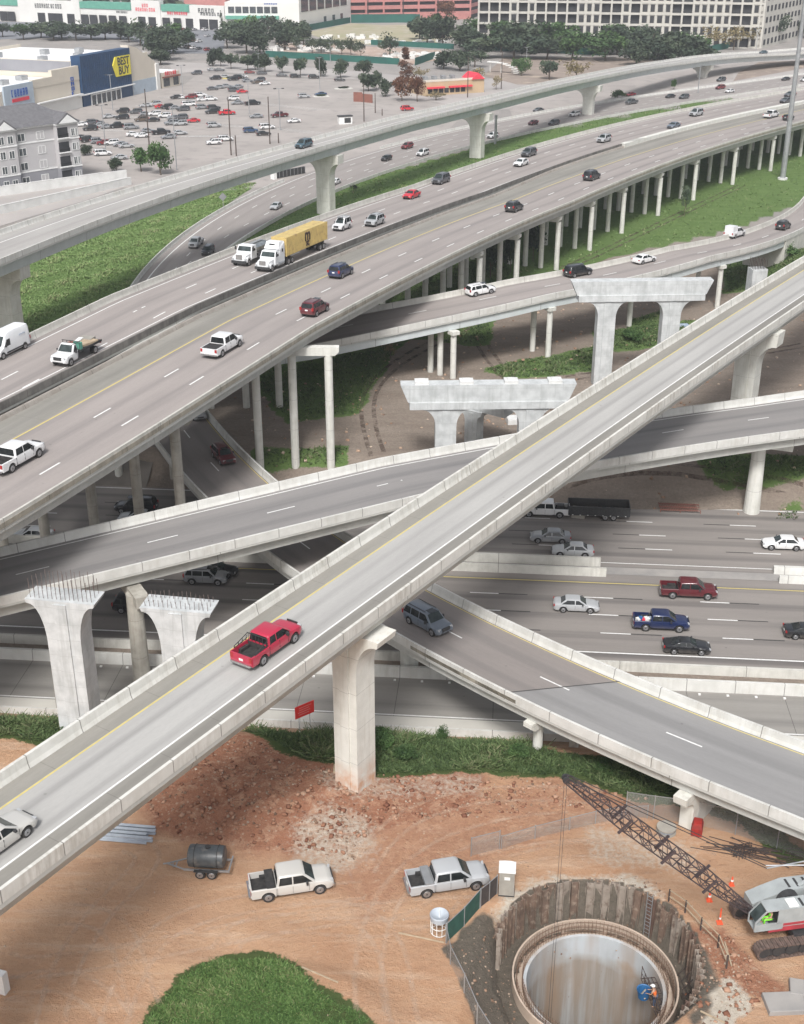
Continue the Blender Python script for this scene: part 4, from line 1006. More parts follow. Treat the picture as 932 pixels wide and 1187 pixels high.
def wheels(root, xs_, W, r, wd=0.22, dual=()):
    for x in xs_:
        for s_ in (-1, 1):
            yo = s_ * (W / 2 - 0.015); yi = yo - s_ * wd * (2.0 if x in dual else 1)
            t = MB(); t.cyl((x, yi, r), (x, yo, r), r, r, 18); t.cyl((x, yo, r), (x, yo + s_ * 0.012, r), r * 0.93, r * 0.80, 18); w_ = t.build('tyre', 'tyre', root)
            g = MB(); g.cyl((x, yo + s_ * 0.013, r), (x, yo + s_ * 0.03, r), r * 0.66, r * 0.60, 14)
            g.build('rim', 'rim', w_)
            h = MB(); h.cyl((x, yo + s_ * 0.031, r), (x, yo + s_ * 0.04, r), r * 0.16, r * 0.14, 8); h.build('hub', 'trim_dark', w_)
def fittings(root, L, W, zh, zt, belt_front, zb, grille=True, big=False, mirrors=True, seam=(), sill=0.3):
    for s_ in (-1, 1):
        b = MB(); b.box((L / 2 - 0.115, s_ * (W / 2 - 0.31), zh), (0.16, 0.30, 0.11 if not big else 0.17), s_ * -0.25); b.build('headlight', 'lamp_clear', root)
        b = MB(); b.box((-L / 2 + 0.06, s_ * (W / 2 - 0.17), zt), (0.14, 0.24, 0.18 if not big else 0.36), 0); b.build('tail_light', 'lamp_red', root)
        if mirrors: b = MB(); b.box((belt_front - 0.35, s_ * (W / 2 + 0.05), zb + 0.05), (0.14, 0.24 if big else 0.2, 0.24 if big else 0.15)); b.build('mirror', 'trim_dark', root)
    if grille:
        b = MB(); b.box((L / 2 - 0.02, 0, zh - (0.04 if big else 0.06)), (0.08, W * 0.46, 0.34 if big else 0.16)); b.box((L / 2 - 0.05, 0, sill + 0.12), (0.10, W * 0.6, 0.12)); b.build('grille', 'trim_dark', root)
    b = MB(); b.box((-L / 2 - 0.005, 0, zt - 0.15), (0.03, 0.34, 0.16)); b.build('licence_plate', 'plate', root)
    if seam:
        b = MB()
        for x in seam:
            for s_ in (-1, 1): b.box((x, s_ * (W / 2 - 0.028), sill + (zb - sill) * 0.52), (0.018, 0.06, (zb - sill) * 0.72))
        b.box((0, 0, 0.33), (L * 0.9, W * 0.8, 0.12))
        b.build('door_seam', 'trim_dark', root)
PARK = (0, -500, -40)
def proto(kind):
    r = bpy.data.objects.new(kind, None); COL.objects.link(r); return r
def painted(mb, root, name='body'):
    o = mb.build(name, 'car_white', root, 'auto'); o['paint'] = 1; return o
def make_sedan(kind='sedan', L=4.75, W=1.84, H=1.45, coupe=False):
    r = proto(kind); b = MB()
    body_loft(b, L, W, [(-L / 2, 0.82), (-L / 2 + 0.12, 0.98), (-L / 2 + 0.9, 1.03), (0, 0.98), (L / 2 - 1.35, 0.97), (L / 2 - 0.4, 0.82), (L / 2, 0.62)], (-L / 2 + 1.02, L / 2 - 0.93), 0.33)
    painted(b, r)
    cabin(r, L, W, (-L / 2 + (0.45 if coupe else 0.62), L / 2 - 1.28), (-L / 2 + (1.7 if coupe else 1.35), L / 2 - 2.15), 0.93, H, 0.30, doors=(-0.15,))
    wheels(r, (-L / 2 + 1.02, L / 2 - 0.93), W, 0.33); fittings(r, L, W, 0.66, 0.84, L / 2 - 1.4, 0.98, seam=(-1.1, -0.15, 0.95))
    return r
def make_suv(kind='suv', L=4.75, W=1.92, H=1.74, rails=True, boxy=0.25):
    r = proto(kind); b = MB()
    body_loft(b, L, W, [(-L / 2, 0.95), (-L / 2 + 0.1, 1.10), (0, 1.10), (L / 2 - 1.25, 1.10), (L / 2 - 0.35, 0.98), (L / 2, 0.78)], (-L / 2 + 0.98, L / 2 - 0.92), 0.37, 0.33)
    painted(b, r)
    cabin(r, L, W, (-L / 2 + 0.07, L / 2 - 1.15), (-L / 2 + boxy + 0.12, L / 2 - 1.92), 1.06, H, 0.25, doors=(-1.35, -0.2))
    wheels(r, (-L / 2 + 0.98, L / 2 - 0.92), W, 0.37, 0.24); fittings(r, L, W, 0.80, 1.05, L / 2 - 1.3, 1.1, big=True, seam=(-1.2, -0.2, 0.95), sill=0.35)
    if rails:
        b = MB()
        for s_ in (-1, 1): b.bar((-L / 2 + 0.6, s_ * (W / 2 - 0.36), H + 0.05), (L / 2 - 2.1, s_ * (W / 2 - 0.36), H + 0.05), 0.03)
        b.build('roof_rails', 'trim_dark', r)
    b = MB(); b.box((0.55, 0, H + 0.003), (0.75, 0.8, 0.02)); b.build('sunroof', 'glass', r)
    return r
def make_pickup(kind='pickup', L=5.9, W=2.02, H=1.92, ext=False, bedcover=None, rack=False, toolbox=False, cargo=False):
    r = proto(kind); xb = -1.08 if not ext else -0.95      # rear of cab
    b = MB(); hz = 1.18
    body_loft(b, L, W, [(xb - 0.05, 1.20), (0, 1.20), (L / 2 - 1.5, 1.20), (L / 2 - 0.4, 1.12), (L / 2, 0.92)], (L / 2 - 1.0,), 0.40, 0.42, x0=xb - 0.05, n=32)
    painted(b, r)
    cabin(r, L, W, (xb - 0.02, L / 2 - 1.25), (xb + 0.10, L / 2 - 2.15), 1.16, H, 0.2, doors=(xb + 1.12,) if not ext else (xb + 0.85,))
    # bed: floor, two sides cut for the wheels, tailgate
    x0 = -L / 2; bed = MB(); wx = -L / 2 + 1.22; a = 0.50
    for s_ in (-1, 1):
        rings = []
        for i in range(25):
            x = x0 + 0.06 + (xb - 0.07 - x0 - 0.06) * i / 24; zb = 0.45
            d = abs(x - wx)
            if d < a: zb = max(zb, 0.40 + math.sqrt(a * a - d * d))
            yo = s_ * W / 2; yi = s_ * (W / 2 - 0.13)
            rings.append([(x, yo, zb), (x, yo, 1.15), (x, yo - s_ * 0.03, hz), (x, yi, hz), (x, yi, zb)])
        bed.loft(rings)
    bed.box((x0 + 0.05, 0, 0.86), (0.10, W - 0.1, 0.62)); painted(bed, r, 'bed')
    f = MB(); f.box(((x0 + xb) / 2, 0, 0.66), (xb - x0 - 0.12, W - 0.24, 0.06))
    for s_ in (-1, 1): f.box((wx, s_ * (W / 2 - 0.24), 0.82), (0.85, 0.22, 0.26))
    f.box((xb - 0.10, 0, 0.88), (0.04, W - 0.26, 0.48)); f.build('bed_liner', 'bed_dark', r)
    c = MB(); c.box((x0 - 0.06, 0, 0.52), (0.16, W * 0.86, 0.16)); c.build('rear_bumper', 'chrome', r)
    c = MB(); c.box((L / 2 + 0.0, 0, 0.52), (0.16, W * 0.84, 0.2)); c.build('front_bumper', 'chrome', r)
    wheels(r, (wx, L / 2 - 1.0), W, 0.40, 0.27); fittings(r, L, W, 0.95, 0.95, L / 2 - 1.55, 1.2, big=True, seam=(xb + 0.02, xb + 1.12, L / 2 - 1.75), sill=0.42)
    if bedcover: b = MB(); b.box(((x0 + xb) / 2, 0, 1.16), (xb - x0 - 0.2, W - 0.26, 0.05)); b.build('bed_cover', 'bed_dark', r)
    if toolbox: b = MB(); b.box((xb - 0.42, 0, 1.08), (0.55, W - 0.12, 0.34)); b.box((xb - 0.42, 0, 1.26), (0.6, W - 0.06, 0.05)); b.build('tool_box', 'steel_galv' if toolbox == 2 else 'bed_dark', r)
    if rack:
        b = MB()
        for s_ in (-1, 1):
            for k in range(2):
                b.bar((x0 + 0.4, s_ * (W / 2 - 0.07), hz + 0.02 + 0.14 * k), (xb - 0.1, s_ * (W / 2 - 0.07), hz + 0.14 + 0.35 * k), 0.03)
            for k in range(5): x = x0 + 0.4 + k * 0.42; b.bar((x, s_ * (W / 2 - 0.07), hz), (x + 0.1, s_ * (W / 2 - 0.07), hz + 0.16 + 0.07 * k), 0.025)
        b.bar((xb - 0.12, -W / 2 + 0.1, H - 0.1), (xb - 0.12, W / 2 - 0.1, H - 0.1), 0.035)
        for k in range(6): y = -W / 2 + 0.2 + k * (W - 0.4) / 5; b.bar((xb - 0.12, y, hz), (xb - 0.12, y, H - 0.1), 0.02)
        b.build('bed_rack', 'trim_dark', r)
    if cargo:
        for k in range(7):
            b = MB(); b.box((x0 + 0.45 + 0.27 * k, random.uniform(-.5, .5), 0.95 + 0.1 * (k % 2)), (0.35, 0.45, 0.5), random.random()); b.build('cargo_bag', ['plastic_white', 'plastic_blue', 'text_red', 'plastic_white', 'paint_white', 'tarp', 'brick_brown'][k], r)
    return r
def make_van(kind='van', L=6.0, W=2.05, H=2.6):
    r = proto(kind); b = MB(); rings = []
    prof = [(-L / 2, 0.5, H - 0.12), (-L / 2 + 0.1, 0.42, H), (0, 0.42, H + 0.02), (L / 2 - 2.3, 0.42, H - 0.03), (L / 2 - 1.8, 0.42, H - 0.25), (L / 2 - 0.95, 0.42, 1.32), (L / 2 - 0.35, 0.42, 1.12), (L / 2, 0.5, 0.85)]
    for i in range(49):
        x = -L / 2 + L * i / 48; zt = float(np.interp(x, [p[0] for p in prof], [p[2] for p in prof])); zb = 0.42
        for wx in (-L / 2 + 1.15, L / 2 - 0.95):
            d = abs(x - wx)
            if d < 0.45: zb = max(zb, 0.36 + math.sqrt(0.45 ** 2 - d * d))
        e = min(x + L / 2, L / 2 - x); hw = W / 2 - 0.15 * max(0, 1 - e / 0.4) ** 2
        zm = zb + (zt - zb) * 0.5
        half = [(hw - 0.25, zb), (hw - 0.02, zb), (hw, min(zm, 1.2)), (hw - 0.10 * (zt > 2), max(zt - 0.3, min(zm, 1.2) + 0.03)), (hw - 0.24, zt - 0.02), (hw * 0.4, zt)]
        rings.append([(x, -y, z) for y, z in half] + [(x, y, z) for y, z in reversed(half)])
    b.loft(rings); b.build('body', 'van_white', r, 'auto')
    xw0, zw0, xw1, zw1 = L / 2 - 1.02, 1.38, L / 2 - 1.72, H - 0.32
    g = MB(); g.quad((xw0 + 0.04, -W / 2 + 0.2, zw0), (xw0 + 0.04, W / 2 - 0.2, zw0), (xw1 + 0.06, W / 2 - 0.3, zw1), (xw1 + 0.06, -W / 2 + 0.3, zw1)); g.build('windscreen', 'glass_screen', r)
    for s_ in (-1, 1):
        p = [(L / 2 - 2.35, 1.25), (L / 2 - 1.25, 1.25), (L / 2 - 1.8, 1.95), (L / 2 - 2.35, 1.95)]
        q = [(x, s_ * (W / 2 + 0.006 - 0.03 * (z > 1.5)), z) for x, z in p]
        g = MB(); g.quad(*(q if s_ < 0 else q[::-1])); g.build('side_window', 'glass', r)
        t = MB(); t.box((-0.3, s_ * (W / 2 + 0.004), 0.56), (L - 2.6, 0.03, 0.16)); t.build('side_trim', 'trim_dark', r)
        t = MB()
        for k in range(7): t.box((-L / 2 + 1.0 + k * 0.16, s_ * (W / 2 - 0.005), 1.85 + (k % 3) * 0.03), (0.10, 0.02, 0.13))
        t.build('side_lettering', 'tarp', r)
    wheels(r, (-L / 2 + 1.15, L / 2 - 0.95), W, 0.36, 0.24); fittings(r, L, W, 0.92, 1.1, L / 2 - 1.1, 1.3, big=True, sill=0.42)
    return r
def truck_chassis(r, x0, x1, z=0.85, w_=0.9):
    b = MB()
    for s_ in (-1, 1): b.box(((x0 + x1) / 2, s_ * w_ / 2, z), (x1 - x0, 0.12, 0.28))
    b.build('chassis', 'trim_dark', r)
def make_flatbed():
    L, W = 6.9, 2.1; r = proto('flatbed_truck'); b = MB(); xb = 0.9
    body_loft(b, L, W, [(xb, 1.28), (L / 2 - 1.5, 1.28), (L / 2 - 0.4, 1.2), (L / 2, 1.0)], (L / 2 - 0.95,), 0.42, 0.45, x0=xb, n=26); painted(b, r)
    cabin(r, L, W, (xb + 0.03, L / 2 - 1.4), (xb + 0.12, L / 2 - 2.05), 1.24, 2.08, 0.26)
    b = MB(); b.box(((-L / 2 + xb) / 2 - 0.05, 0, 1.12), (L / 2 + xb - 0.3, 2.35, 0.16))
    for s_ in (-1, 1): b.box(((-L / 2 + xb) / 2, s_ * 1.17, 1.24), (L / 2 + xb - 0.4, 0.06, 0.1))
    b.build('flat_deck', 'trim_dark', r)
    b = MB()
    for y in (-1.0, -0.5, 0, 0.5, 1.0): b.bar((xb - 0.2, y, 1.2), (xb - 0.2, y, 2.15), 0.03)
    b.bar((xb - 0.2, -1.1, 2.15), (xb - 0.2, 1.1, 2.15), 0.04); b.bar((xb - 0.2, 1.05, 2.2), (xb + 1.6, 1.05, 2.2), 0.03); b.build('headache_rack', 'trim_dark', r)
    truck_chassis(r, -L / 2 + 0.1, xb, 0.88, 0.8)
    for i, (x, y, l, w2, h, m_) in enumerate([(-1.5, 0.2, 2.6, 1.5, 0.22, 'timber'), (-0.1, -0.5, 0.9, 0.8, 0.5, 'brick_brown'), (0.3, 0.55, 0.35, 0.9, 0.75, 'roof_green'), (-2.7, -0.3, 1.2, 1.5, 0.3, 'plastic_grey'), (-1.6, -0.55, 1.3, 0.5, 0.4, 'plastic_white')]):
        c = MB(); c.box((x, y, 1.2 + h / 2), (l, w2, h), 0.1 * (i - 2)); c.build('deck_load', m_, r)
    wheels(r, (-L / 2 + 1.35,), 2.2, 0.42, 0.25, dual=(-L / 2 + 1.35,)); wheels(r, (L / 2 - 0.95,), W, 0.42, 0.25); fittings(r, L, W, 1.0, 1.0, L / 2 - 1.5, 1.3, big=True, sill=0.45)
    return r
def cab_front(r, xf, W, hood, zh, zc, sleeper, mname='van_white', roof=0.0):
    """conventional truck tractor: bonnet, cab, optional high sleeper"""
    b = MB(); rings = []
    for x, hw, z in ((xf, W * 0.30, 1.0), (xf - 0.08, W * 0.36, zh - 0.3), (xf - 0.3, W * 0.38, zh - 0.08), (xf - hood, W * 0.44, zh + 0.12)):
        rings.append([(x, -hw, 0.65), (x, -hw, z - 0.15), (x, -hw + 0.2, z), (x, hw - 0.2, z), (x, hw, z - 0.15), (x, hw, 0.65)])
    b.loft(rings); b.build('bonnet', mname, r)
    for s_ in (-1, 1):
        f = MB(); pts = [(xf - 0.05, 0.62), (xf - 0.12, 0.95), (xf - 0.45, 1.22), (xf - 0.95, 1.24), (xf - 1.35, 1.0), (xf - 1.5, 0.7), (xf - 1.32, 0.7), (xf - 1.15, 0.98), (xf - 0.85, 1.08), (xf - 0.5, 1.0), (xf - 0.32, 0.62)]
        f.loft([[(x, s_ * W * 0.5, z) for x, z in pts], [(x, s_ * W * 0.36, z) for x, z in pts]]); f.build('fender', mname, r)
        h = MB(); h.box((xf - 0.1, s_ * W * 0.41, 1.0), (0.2, 0.3, 0.2)); h.build('headlight', 'lamp_clear', r)
        m_ = MB(); m_.box((xf - hood - 0.1, s_ * (W / 2 + 0.18), zh + 0.55), (0.12, 0.2, 0.5)); m_.bar((xf - hood - 0.15, s_ * W / 2, zh + 0.3), (xf - hood - 0.1, s_ * (W / 2 + 0.18), zh + 0.5), 0.02); m_.build('mirror', 'trim_dark', r)
    g = MB(); g.box((xf + 0.0, 0, (1.0 + zh - 0.3) / 2 + 0.1), (0.06, W * 0.42, 0.65)); g.build('grille', 'chrome', r)
    g = MB(); g.box((xf + 0.06, 0, 0.62), (0.22, W * 0.96, 0.36)); g.build('front_bumper', 'trim_dark', r)
    xc = xf - hood; b = MB(); hw = W / 2
    b.loft([[(xc, -hw, 0.8), (xc, hw, 0.8), (xc - 1.55, hw, 0.8), (xc - 1.55, -hw, 0.8)], [(xc, -hw, zh + 0.1), (xc, hw, zh + 0.1), (xc - 1.55, hw, zh + 0.1), (xc - 1.55, -hw, zh + 0.1)],
            [(xc - 0.42, -hw + 0.14, zc), (xc - 0.42, hw - 0.14, zc), (xc - 1.55, hw - 0.1, zc), (xc - 1.55, -hw + 0.1, zc)]]); b.build('cab', mname, r)
    z0_, z1_ = zh + 0.2, zc - 0.14
    k = lambda z: (z - zh - 0.1) / (zc - zh - 0.1)
    g = MB(); g.quad(*[(xc - 0.42 * k(z) + 0.02, s_ * (hw - 0.14 * k(z) - 0.14), z) for s_, z in ((-1, z0_), (1, z0_), (1, z1_), (-1, z1_))]); g.build('windscreen', 'glass_screen', r)
    for s_ in (-1, 1):
        q = [(xc - 0.25, s_ * (hw - 0.14 * k(z0_) + 0.02), z0_), (xc - 1.2, s_ * (hw - 0.14 * k(z0_) + 0.02), z0_), (xc - 1.2, s_ * (hw - 0.14 * k(z1_) + 0.02), z1_), (xc - 0.55, s_ * (hw - 0.14 * k(z1_) + 0.02), z1_)]
        g = MB(); g.quad(*(q if s_ > 0 else q[::-1])); g.build('side_window', 'glass', r)
    if sleeper:
        b = MB(); zs = zc + roof
        b.loft([[(xc - 1.56, -hw, 0.9), (xc - 1.56, hw, 0.9), (xc - 1.56 - sleeper, hw, 0.9), (xc - 1.56 - sleeper, -hw, 0.9)],
                [(xc - 1.56, -hw, zc), (xc - 1.56, hw, zc), (xc - 1.56 - sleeper, hw, zc), (xc - 1.56 - sleeper, -hw, zc)],
                [(xc - 1.2, -hw + 0.1, zc + 0.15), (xc - 1.2, hw - 0.1, zc + 0.15), (xc - 1.56 - sleeper, hw - 0.03, zs - 0.2), (xc - 1.56 - sleeper, -hw + 0.03, zs - 0.2)],
                [(xc - 1.75, -hw + 0.25, zs), (xc - 1.75, hw - 0.25, zs), (xc - 1.5 - sleeper, hw - 0.15, zs), (xc - 1.5 - sleeper, -hw + 0.15, zs)]]); b.build('sleeper', mname, r)
        b = MB(); b.box((xc - 1.5, 0, zs - 0.35), (0.08, 0.9, 0.2)); b.build('roof_vent', 'trim_dark', r)
        for s_ in (-1, 1): b = MB(); b.box((xc - 1.56 - sleeper * 0.55, s_ * (hw + 0.002), zc - 0.15), (0.45, 0.02, 0.5)); b.build('sleeper_window', 'glass', r)
    return xc - 1.56 - sleeper
def make_semi():
    r = proto('semi_truck'); W = 2.5; xf = 10.0; xe_ = cab_front(r, xf, W, 1.75, 1.75, 2.75, 1.6, roof=1.1)
    truck_chassis(r, xe_ - 3.2, xe_ + 1, 0.95, 0.9)
    b = MB(); b.cyl((xe_ + 0.3, -1.05, 0.75), (xe_ + 2.2, -1.05, 0.75), 0.32, n=12); b.cyl((xe_ + 0.3, 1.05, 0.75), (xe_ + 2.2, 1.05, 0.75), 0.32, n=12); b.build('fuel_tank', 'steel_galv', r)
    wheels(r, (xf - 0.85,), 2.4, 0.5, 0.3); wheels(r, (xe_ - 1.4, xe_ - 2.7), 2.5, 0.5, 0.28, dual=(xe_ - 1.4, xe_ - 2.7))
    cx0, cx1 = xe_ - 15.6, xe_ - 0.75
    b = MB(); b.box(((cx0 + cx1) / 2, 0, 2.75), (cx1 - cx0, 2.44, 2.75))
    n = 44
    for s_ in (-1, 1):
        for k in range(n): b.box((cx0 + 0.3 + (cx1 - cx0 - 0.6) * k / (n - 1), s_ * 1.235, 2.75), (0.14, 0.04, 2.5))
    b.build('container', 'container_yellow', r)
    b = MB()
    for s_ in (-1, 1):
        for x in (cx0, cx1): b.box((x, s_ * 1.2, 2.75), (0.16, 0.14, 2.82))
    b.box(((cx0 + cx1) / 2, 0, 1.3), (cx1 - cx0, 1.0, 0.25)); b.build('container_frame', 'container_yellow', r)
    for s_ in (-1, 1):
        M = Matrix.Translation(((cx0 + cx1) / 2, s_ * 1.275, 3.05)) @ Matrix.Rotation(math.pi if s_ > 0 else 0, 4, 'Z') @ Matrix.Rotation(math.pi / 2, 4, 'X')
        text_mesh('container_logo', 'm', 2.7, 'logo_dark', M @ Matrix.Translation((0, 0.3, 0)), r); text_mesh('container_logo', 'sc', 1.5, 'logo_dark', M @ Matrix.Translation((0, -0.85, 0)), r)
    b = MB(); b.box((cx0 + 1.9, 0, 1.0), (3.4, 1.6, 0.25)); b.box((cx0 + 0.05, 0, 0.6), (0.1, 2.2, 0.14)); b.build('trailer_bogie', 'trim_dark', r)
    wheels(r, (cx0 + 1.2, cx0 + 2.5), 2.45, 0.5, 0.28, dual=(cx0 + 1.2, cx0 + 2.5))
    return r
def make_tanker():
    r = proto('tank_truck'); W = 2.35; xf = 3.9; xe_ = cab_front(r, xf, W, 1.55, 1.65, 2.6, 0)
    truck_chassis(r, -3.9, xe_ + 1, 0.9, 0.9)
    b = MB(); rings = []
    for x, k in ((-3.7, 0.6), (-3.55, 0.95), (-3.3, 1), (xe_ - 0.5, 1), (xe_ - 0.3, 0.95), (xe_ - 0.2, 0.6)):
        rings.append([(x, 1.05 * k * math.cos(t), 1.75 + 0.72 * k * math.sin(t)) for t in [2 * math.pi * i / 16 for i in range(16)]])
    b.loft(rings); b.build('tank', 'tank_steel', r)
    b = MB(); b.cyl((-1.3, 0, 2.45), (-1.3, 0, 2.62), 0.25); b.box((-1.3, 0, 2.55), (3.5, 0.5, 0.04)); b.build('hatch', 'steel_galv', r)
    for s_ in (-1, 1): b = MB(); b.box((-1.5, s_ * 1.0, 1.0), (2.2, 0.4, 0.5)); b.build('side_locker', 'trim_dark', r)
    wheels(r, (xf - 0.8,), 2.3, 0.48, 0.28); wheels(r, (-2.3,), 2.35, 0.48, 0.28, dual=(-2.3,))
    return r
def make_minivan():
    r = make_suv('van', 4.3, 1.78, 1.95, rails=False, boxy=0.05)
    b = MB()
    for y in (-0.6, 0, 0.6): b.bar((-1.9, y, 2.03), (0.4, y, 2.03), 0.03)
    for x in (-1.8, -0.8, 0.2): b.bar((x, -0.65, 2.03), (x, 0.65, 2.03), 0.03)
    b.build('roof_rack', 'steel_galv', r); return r
PR = dict(sedan=make_sedan(), coupe=make_sedan('coupe', 4.6, 1.84, 1.36, True), hatch=make_suv('hatchback', 4.2, 1.78, 1.55, False, 0.45), suv=make_suv(), bigsuv=make_suv('suv', 5.1, 2.0, 1.88),
          pickup=make_pickup(), pickup_cover=make_pickup('pickup', 6.1, 2.05, 1.98, bedcover=1), pickup_rack=make_pickup('pickup', 5.75, 1.98, 1.86, True, rack=True), pickup_box=make_pickup('pickup', 5.9, 2.03, 1.95, toolbox=1),
          pickup_steelbox=make_pickup('pickup', 5.85, 2.02, 1.93, toolbox=2), pickup_cargo=make_pickup('pickup', 5.6, 1.95, 1.85, cargo=True), van=make_van(), flatbed=make_flatbed(), semi=make_semi(), tanker=make_tanker(), minivan=make_minivan())
NAME = dict(sedan='sedan', coupe='coupe', hatch='hatchback', suv='sport_utility', bigsuv='sport_utility', pickup='pickup_truck', pickup_cover='pickup_truck', pickup_rack='pickup_truck', pickup_box='pickup_truck', pickup_steelbox='pickup_truck', pickup_cargo='pickup_truck', van='cargo_van', flatbed='flatbed_truck', semi='semi_truck', tanker='tank_truck', minivan='work_van')
CAT = dict(sedan='car', coupe='car', hatch='car', suv='suv', bigsuv='suv', van='van', flatbed='truck', semi='truck', tanker='truck', minivan='van')
USED = set()
def vehicle(kind, paint, loc, head, label, group=None):
    o = copy_tree(PR[kind], paint=paint)
    o.name = NAME[kind]; o.location = loc; o.rotation_euler = (0, 0, head)
    tag(o, label, CAT.get(kind, 'pickup truck'), group)
    return o
def on_road(rd, kind, paint, x, y, label, rev=False, group=None, h=0.75):
    p = unf(x, y, rd.zf, h); s_, d_, k = rd.locate(p[0], p[1])
    k2 = min(k + 1, len(rd.S) - 1); T = rd.T[k]
    pitch = math.atan2(rd.z[k2] - rd.z[k2 - 1], rd.S[k2] - rd.S[k2 - 1])
    hd = math.atan2(T[1], T[0]) + (math.pi if rev else 0)
    z = float(np.interp(s_, rd.S, rd.z))
    o = vehicle(kind, paint, (p[0], p[1], z + 0.006), hd, label, group)
    o.rotation_euler = (0, 0, hd); o.rotation_mode = 'XYZ'
    if rd in (rMf, rMn): o.scale = (1.08,) * 3
    o.rotation_euler = (0, -pitch * (-1 if rev else 1), hd)
    return o
def on_flat(kind, paint, x, y, z, head, label, group=None, h=0.75):
    p = un(x, y, z + h); return vehicle(kind, paint, (p[0], p[1], z + 0.006), head, label, group)
GM = 'vehicles on the elevated freeway'; GL = 'vehicles on the sunken freeway'; GS = 'vehicles on the surface road'; G4 = 'vehicles on the branching ramp'
on_road(rF1, 'pickup_rack', 'brightred', 310, 744, 'bright red pickup with a dark bed rack, alone on the foreground flyover')
on_road(rF1, 'sedan', 'pearl', -6, 968, 'pearl white sedan cut by the left edge on the foreground flyover')
on_road(rR3, 'bigsuv', 'slate', 496, 718, 'slate blue sport utility coming out from under the foreground flyover')
on_road(rR3, 'suv', 'maroon', 259, 527, 'maroon sport utility on the lower ramp under the elevated freeway')
on_road(rR3, 'sedan', 'silver', 228, 477, 'silver sedan just emerging from shade at the top of the lower ramp')
# sunken freeway
for a in [('sedan', 'silver', 668, 699, 0, 'silver sedan in the lane beside the yellow line, ahead of the lane dashes'), ('pickup', 'maroon', 798, 683, 0, 'maroon pickup with an open bed beside the yellow line'),
          ('pickup_cargo', 'navy', 766, 720, 0, 'navy pickup with white and blue bags in its bed'), ('coupe', 'black', 796, 747, 0, 'black coupe in the nearest eastbound lane'),
          ('coupe', 'black', 936, 730, 0, 'black car cut by the right edge'), ('sedan', 'white', 908, 628, 1, 'white sedan alone at the right edge, westbound'),
          ('sedan', 'gray', 638, 620, 1, 'grey sedan behind the silver one near the median, westbound'), ('sedan', 'silver', 664, 636, 1, 'silver sedan with a sunroof beside the median, westbound'),
          ('pickup', 'white', 632, 590, 1, 'white pickup towing the black dump trailer'),
          ('suv', 'gray', 239, 667, 0, 'grey sport utility seen below the ramp with a dark car behind it'), ('sedan', 'black', 250, 659, 0, 'black sedan beyond the grey sport utility, below the ramp'), ('suv', 'black', 158, 700, 0, 'black sport utility passing behind the dirty round column'),
          ('bigsuv', 'black', 158, 586, 1, 'large black sport utility in shade between two columns under the elevated freeway'), ('sedan', 'blue', 160, 598, 1, 'pale blue car half hidden by the ramp rail under the freeway') , ('sedan', 'silver', 38, 618, 1, 'silver sedan behind the leftmost columns'),
          ('sedan', 'black', 374, 623, 1, 'black car in deep shade between ramp and flyover')]:
    k, p_, x, y, rev, lab = a
    if 'pale blue' in lab: p_ = 'silver'
    on_flat(k, p_, x, y, -2.96, FA + (math.pi if rev else 0) * 1.0, lab, GL)
# elevated freeway, near carriageway (driving away)
for a in [('pickup', 'white', 18, 529, 'white pickup at the left edge of the elevated freeway'), ('pickup_cover', 'white', 258, 400, 'white pickup with a covered bed on the near carriageway'),
          ('suv', 'maroon', 365, 357, 'maroon sport utility in the outer lane of the near carriageway'), ('suv', 'navy', 395, 314, 'navy sport utility beside the yellow line'),
          ('suv', 'black', 596, 240, 'black sport utility in the middle lane behind the navy one'), ('bigsuv', 'black', 686, 204, 'large black sport utility near the end of the dark median'),
          ('pickup_cover', 'white', 894, 133, 'white pickup far up the near carriageway'), ('hatch', 'black', 914, 136, 'small black hatchback beside the far white pickup')]:
    k, p_, x, y, lab = a; on_road(rMn, k, p_, x, y, lab, False, GM)
for a in [('van', 'white', 8, 402, 'tall white cargo van with faint lettering at the left edge'), ('flatbed', 'white', 88, 408, 'white flatbed truck loaded with timber and scrap'),
          ('tanker', 'white', 292, 297, 'white tank truck with a steel tank beside the container lorry'), ('minivan', 'white', 396, 261, 'white work van with a roof rack behind the yellow container'),
          ('suv', 'silver', 434, 256, 'silver sport utility behind the white work van'), ('sedan', 'red', 477, 225, 'red sedan on the far carriageway'), ('bigsuv', 'dkgray', 511, 208, 'dark grey sport utility near the far rail of the elevated freeway'),
          ('sedan', 'white', 604, 188, 'white sedan on the far carriageway below a dark sport utility'), ('suv', 'dkgray', 613, 177, 'dark sport utility just above the white sedan on the far carriageway'),
          ('suv', 'silver', 700, 161, 'silver blue sport utility past the third tee pier'), ('sedan', 'slate', 781, 145, 'slate sedan halfway up the far carriageway'), ('bigsuv', 'silver', 807, 131, 'silver sport utility beyond the slate sedan'),
          ('sedan', 'dkgray', 911, 116, 'dark sedan at the far right of the far carriageway'), ('sedan', 'dkgray', 916, 109, 'dark sedan partly behind the tall mast')]:
    k, p_, x, y, lab = a; on_road(rMf, k, p_, x, y, lab, True, GM)
q = unf(338, 289, rMf.zf, 1.6); s_, d_, k = rMf.locate(q[0], q[1])
semi = vehicle('semi', 'white', (q[0], q[1], rMf.z[k] + 0.006), math.atan2(rMf.T[k][1], rMf.T[k][0]) + math.pi, 'white tractor unit hauling a long yellow shipping container', GM)
semi.rotation_euler = (0, math.atan2(rMf.z[k + 1] - rMf.z[k], 3.0), semi.rotation_euler[2])
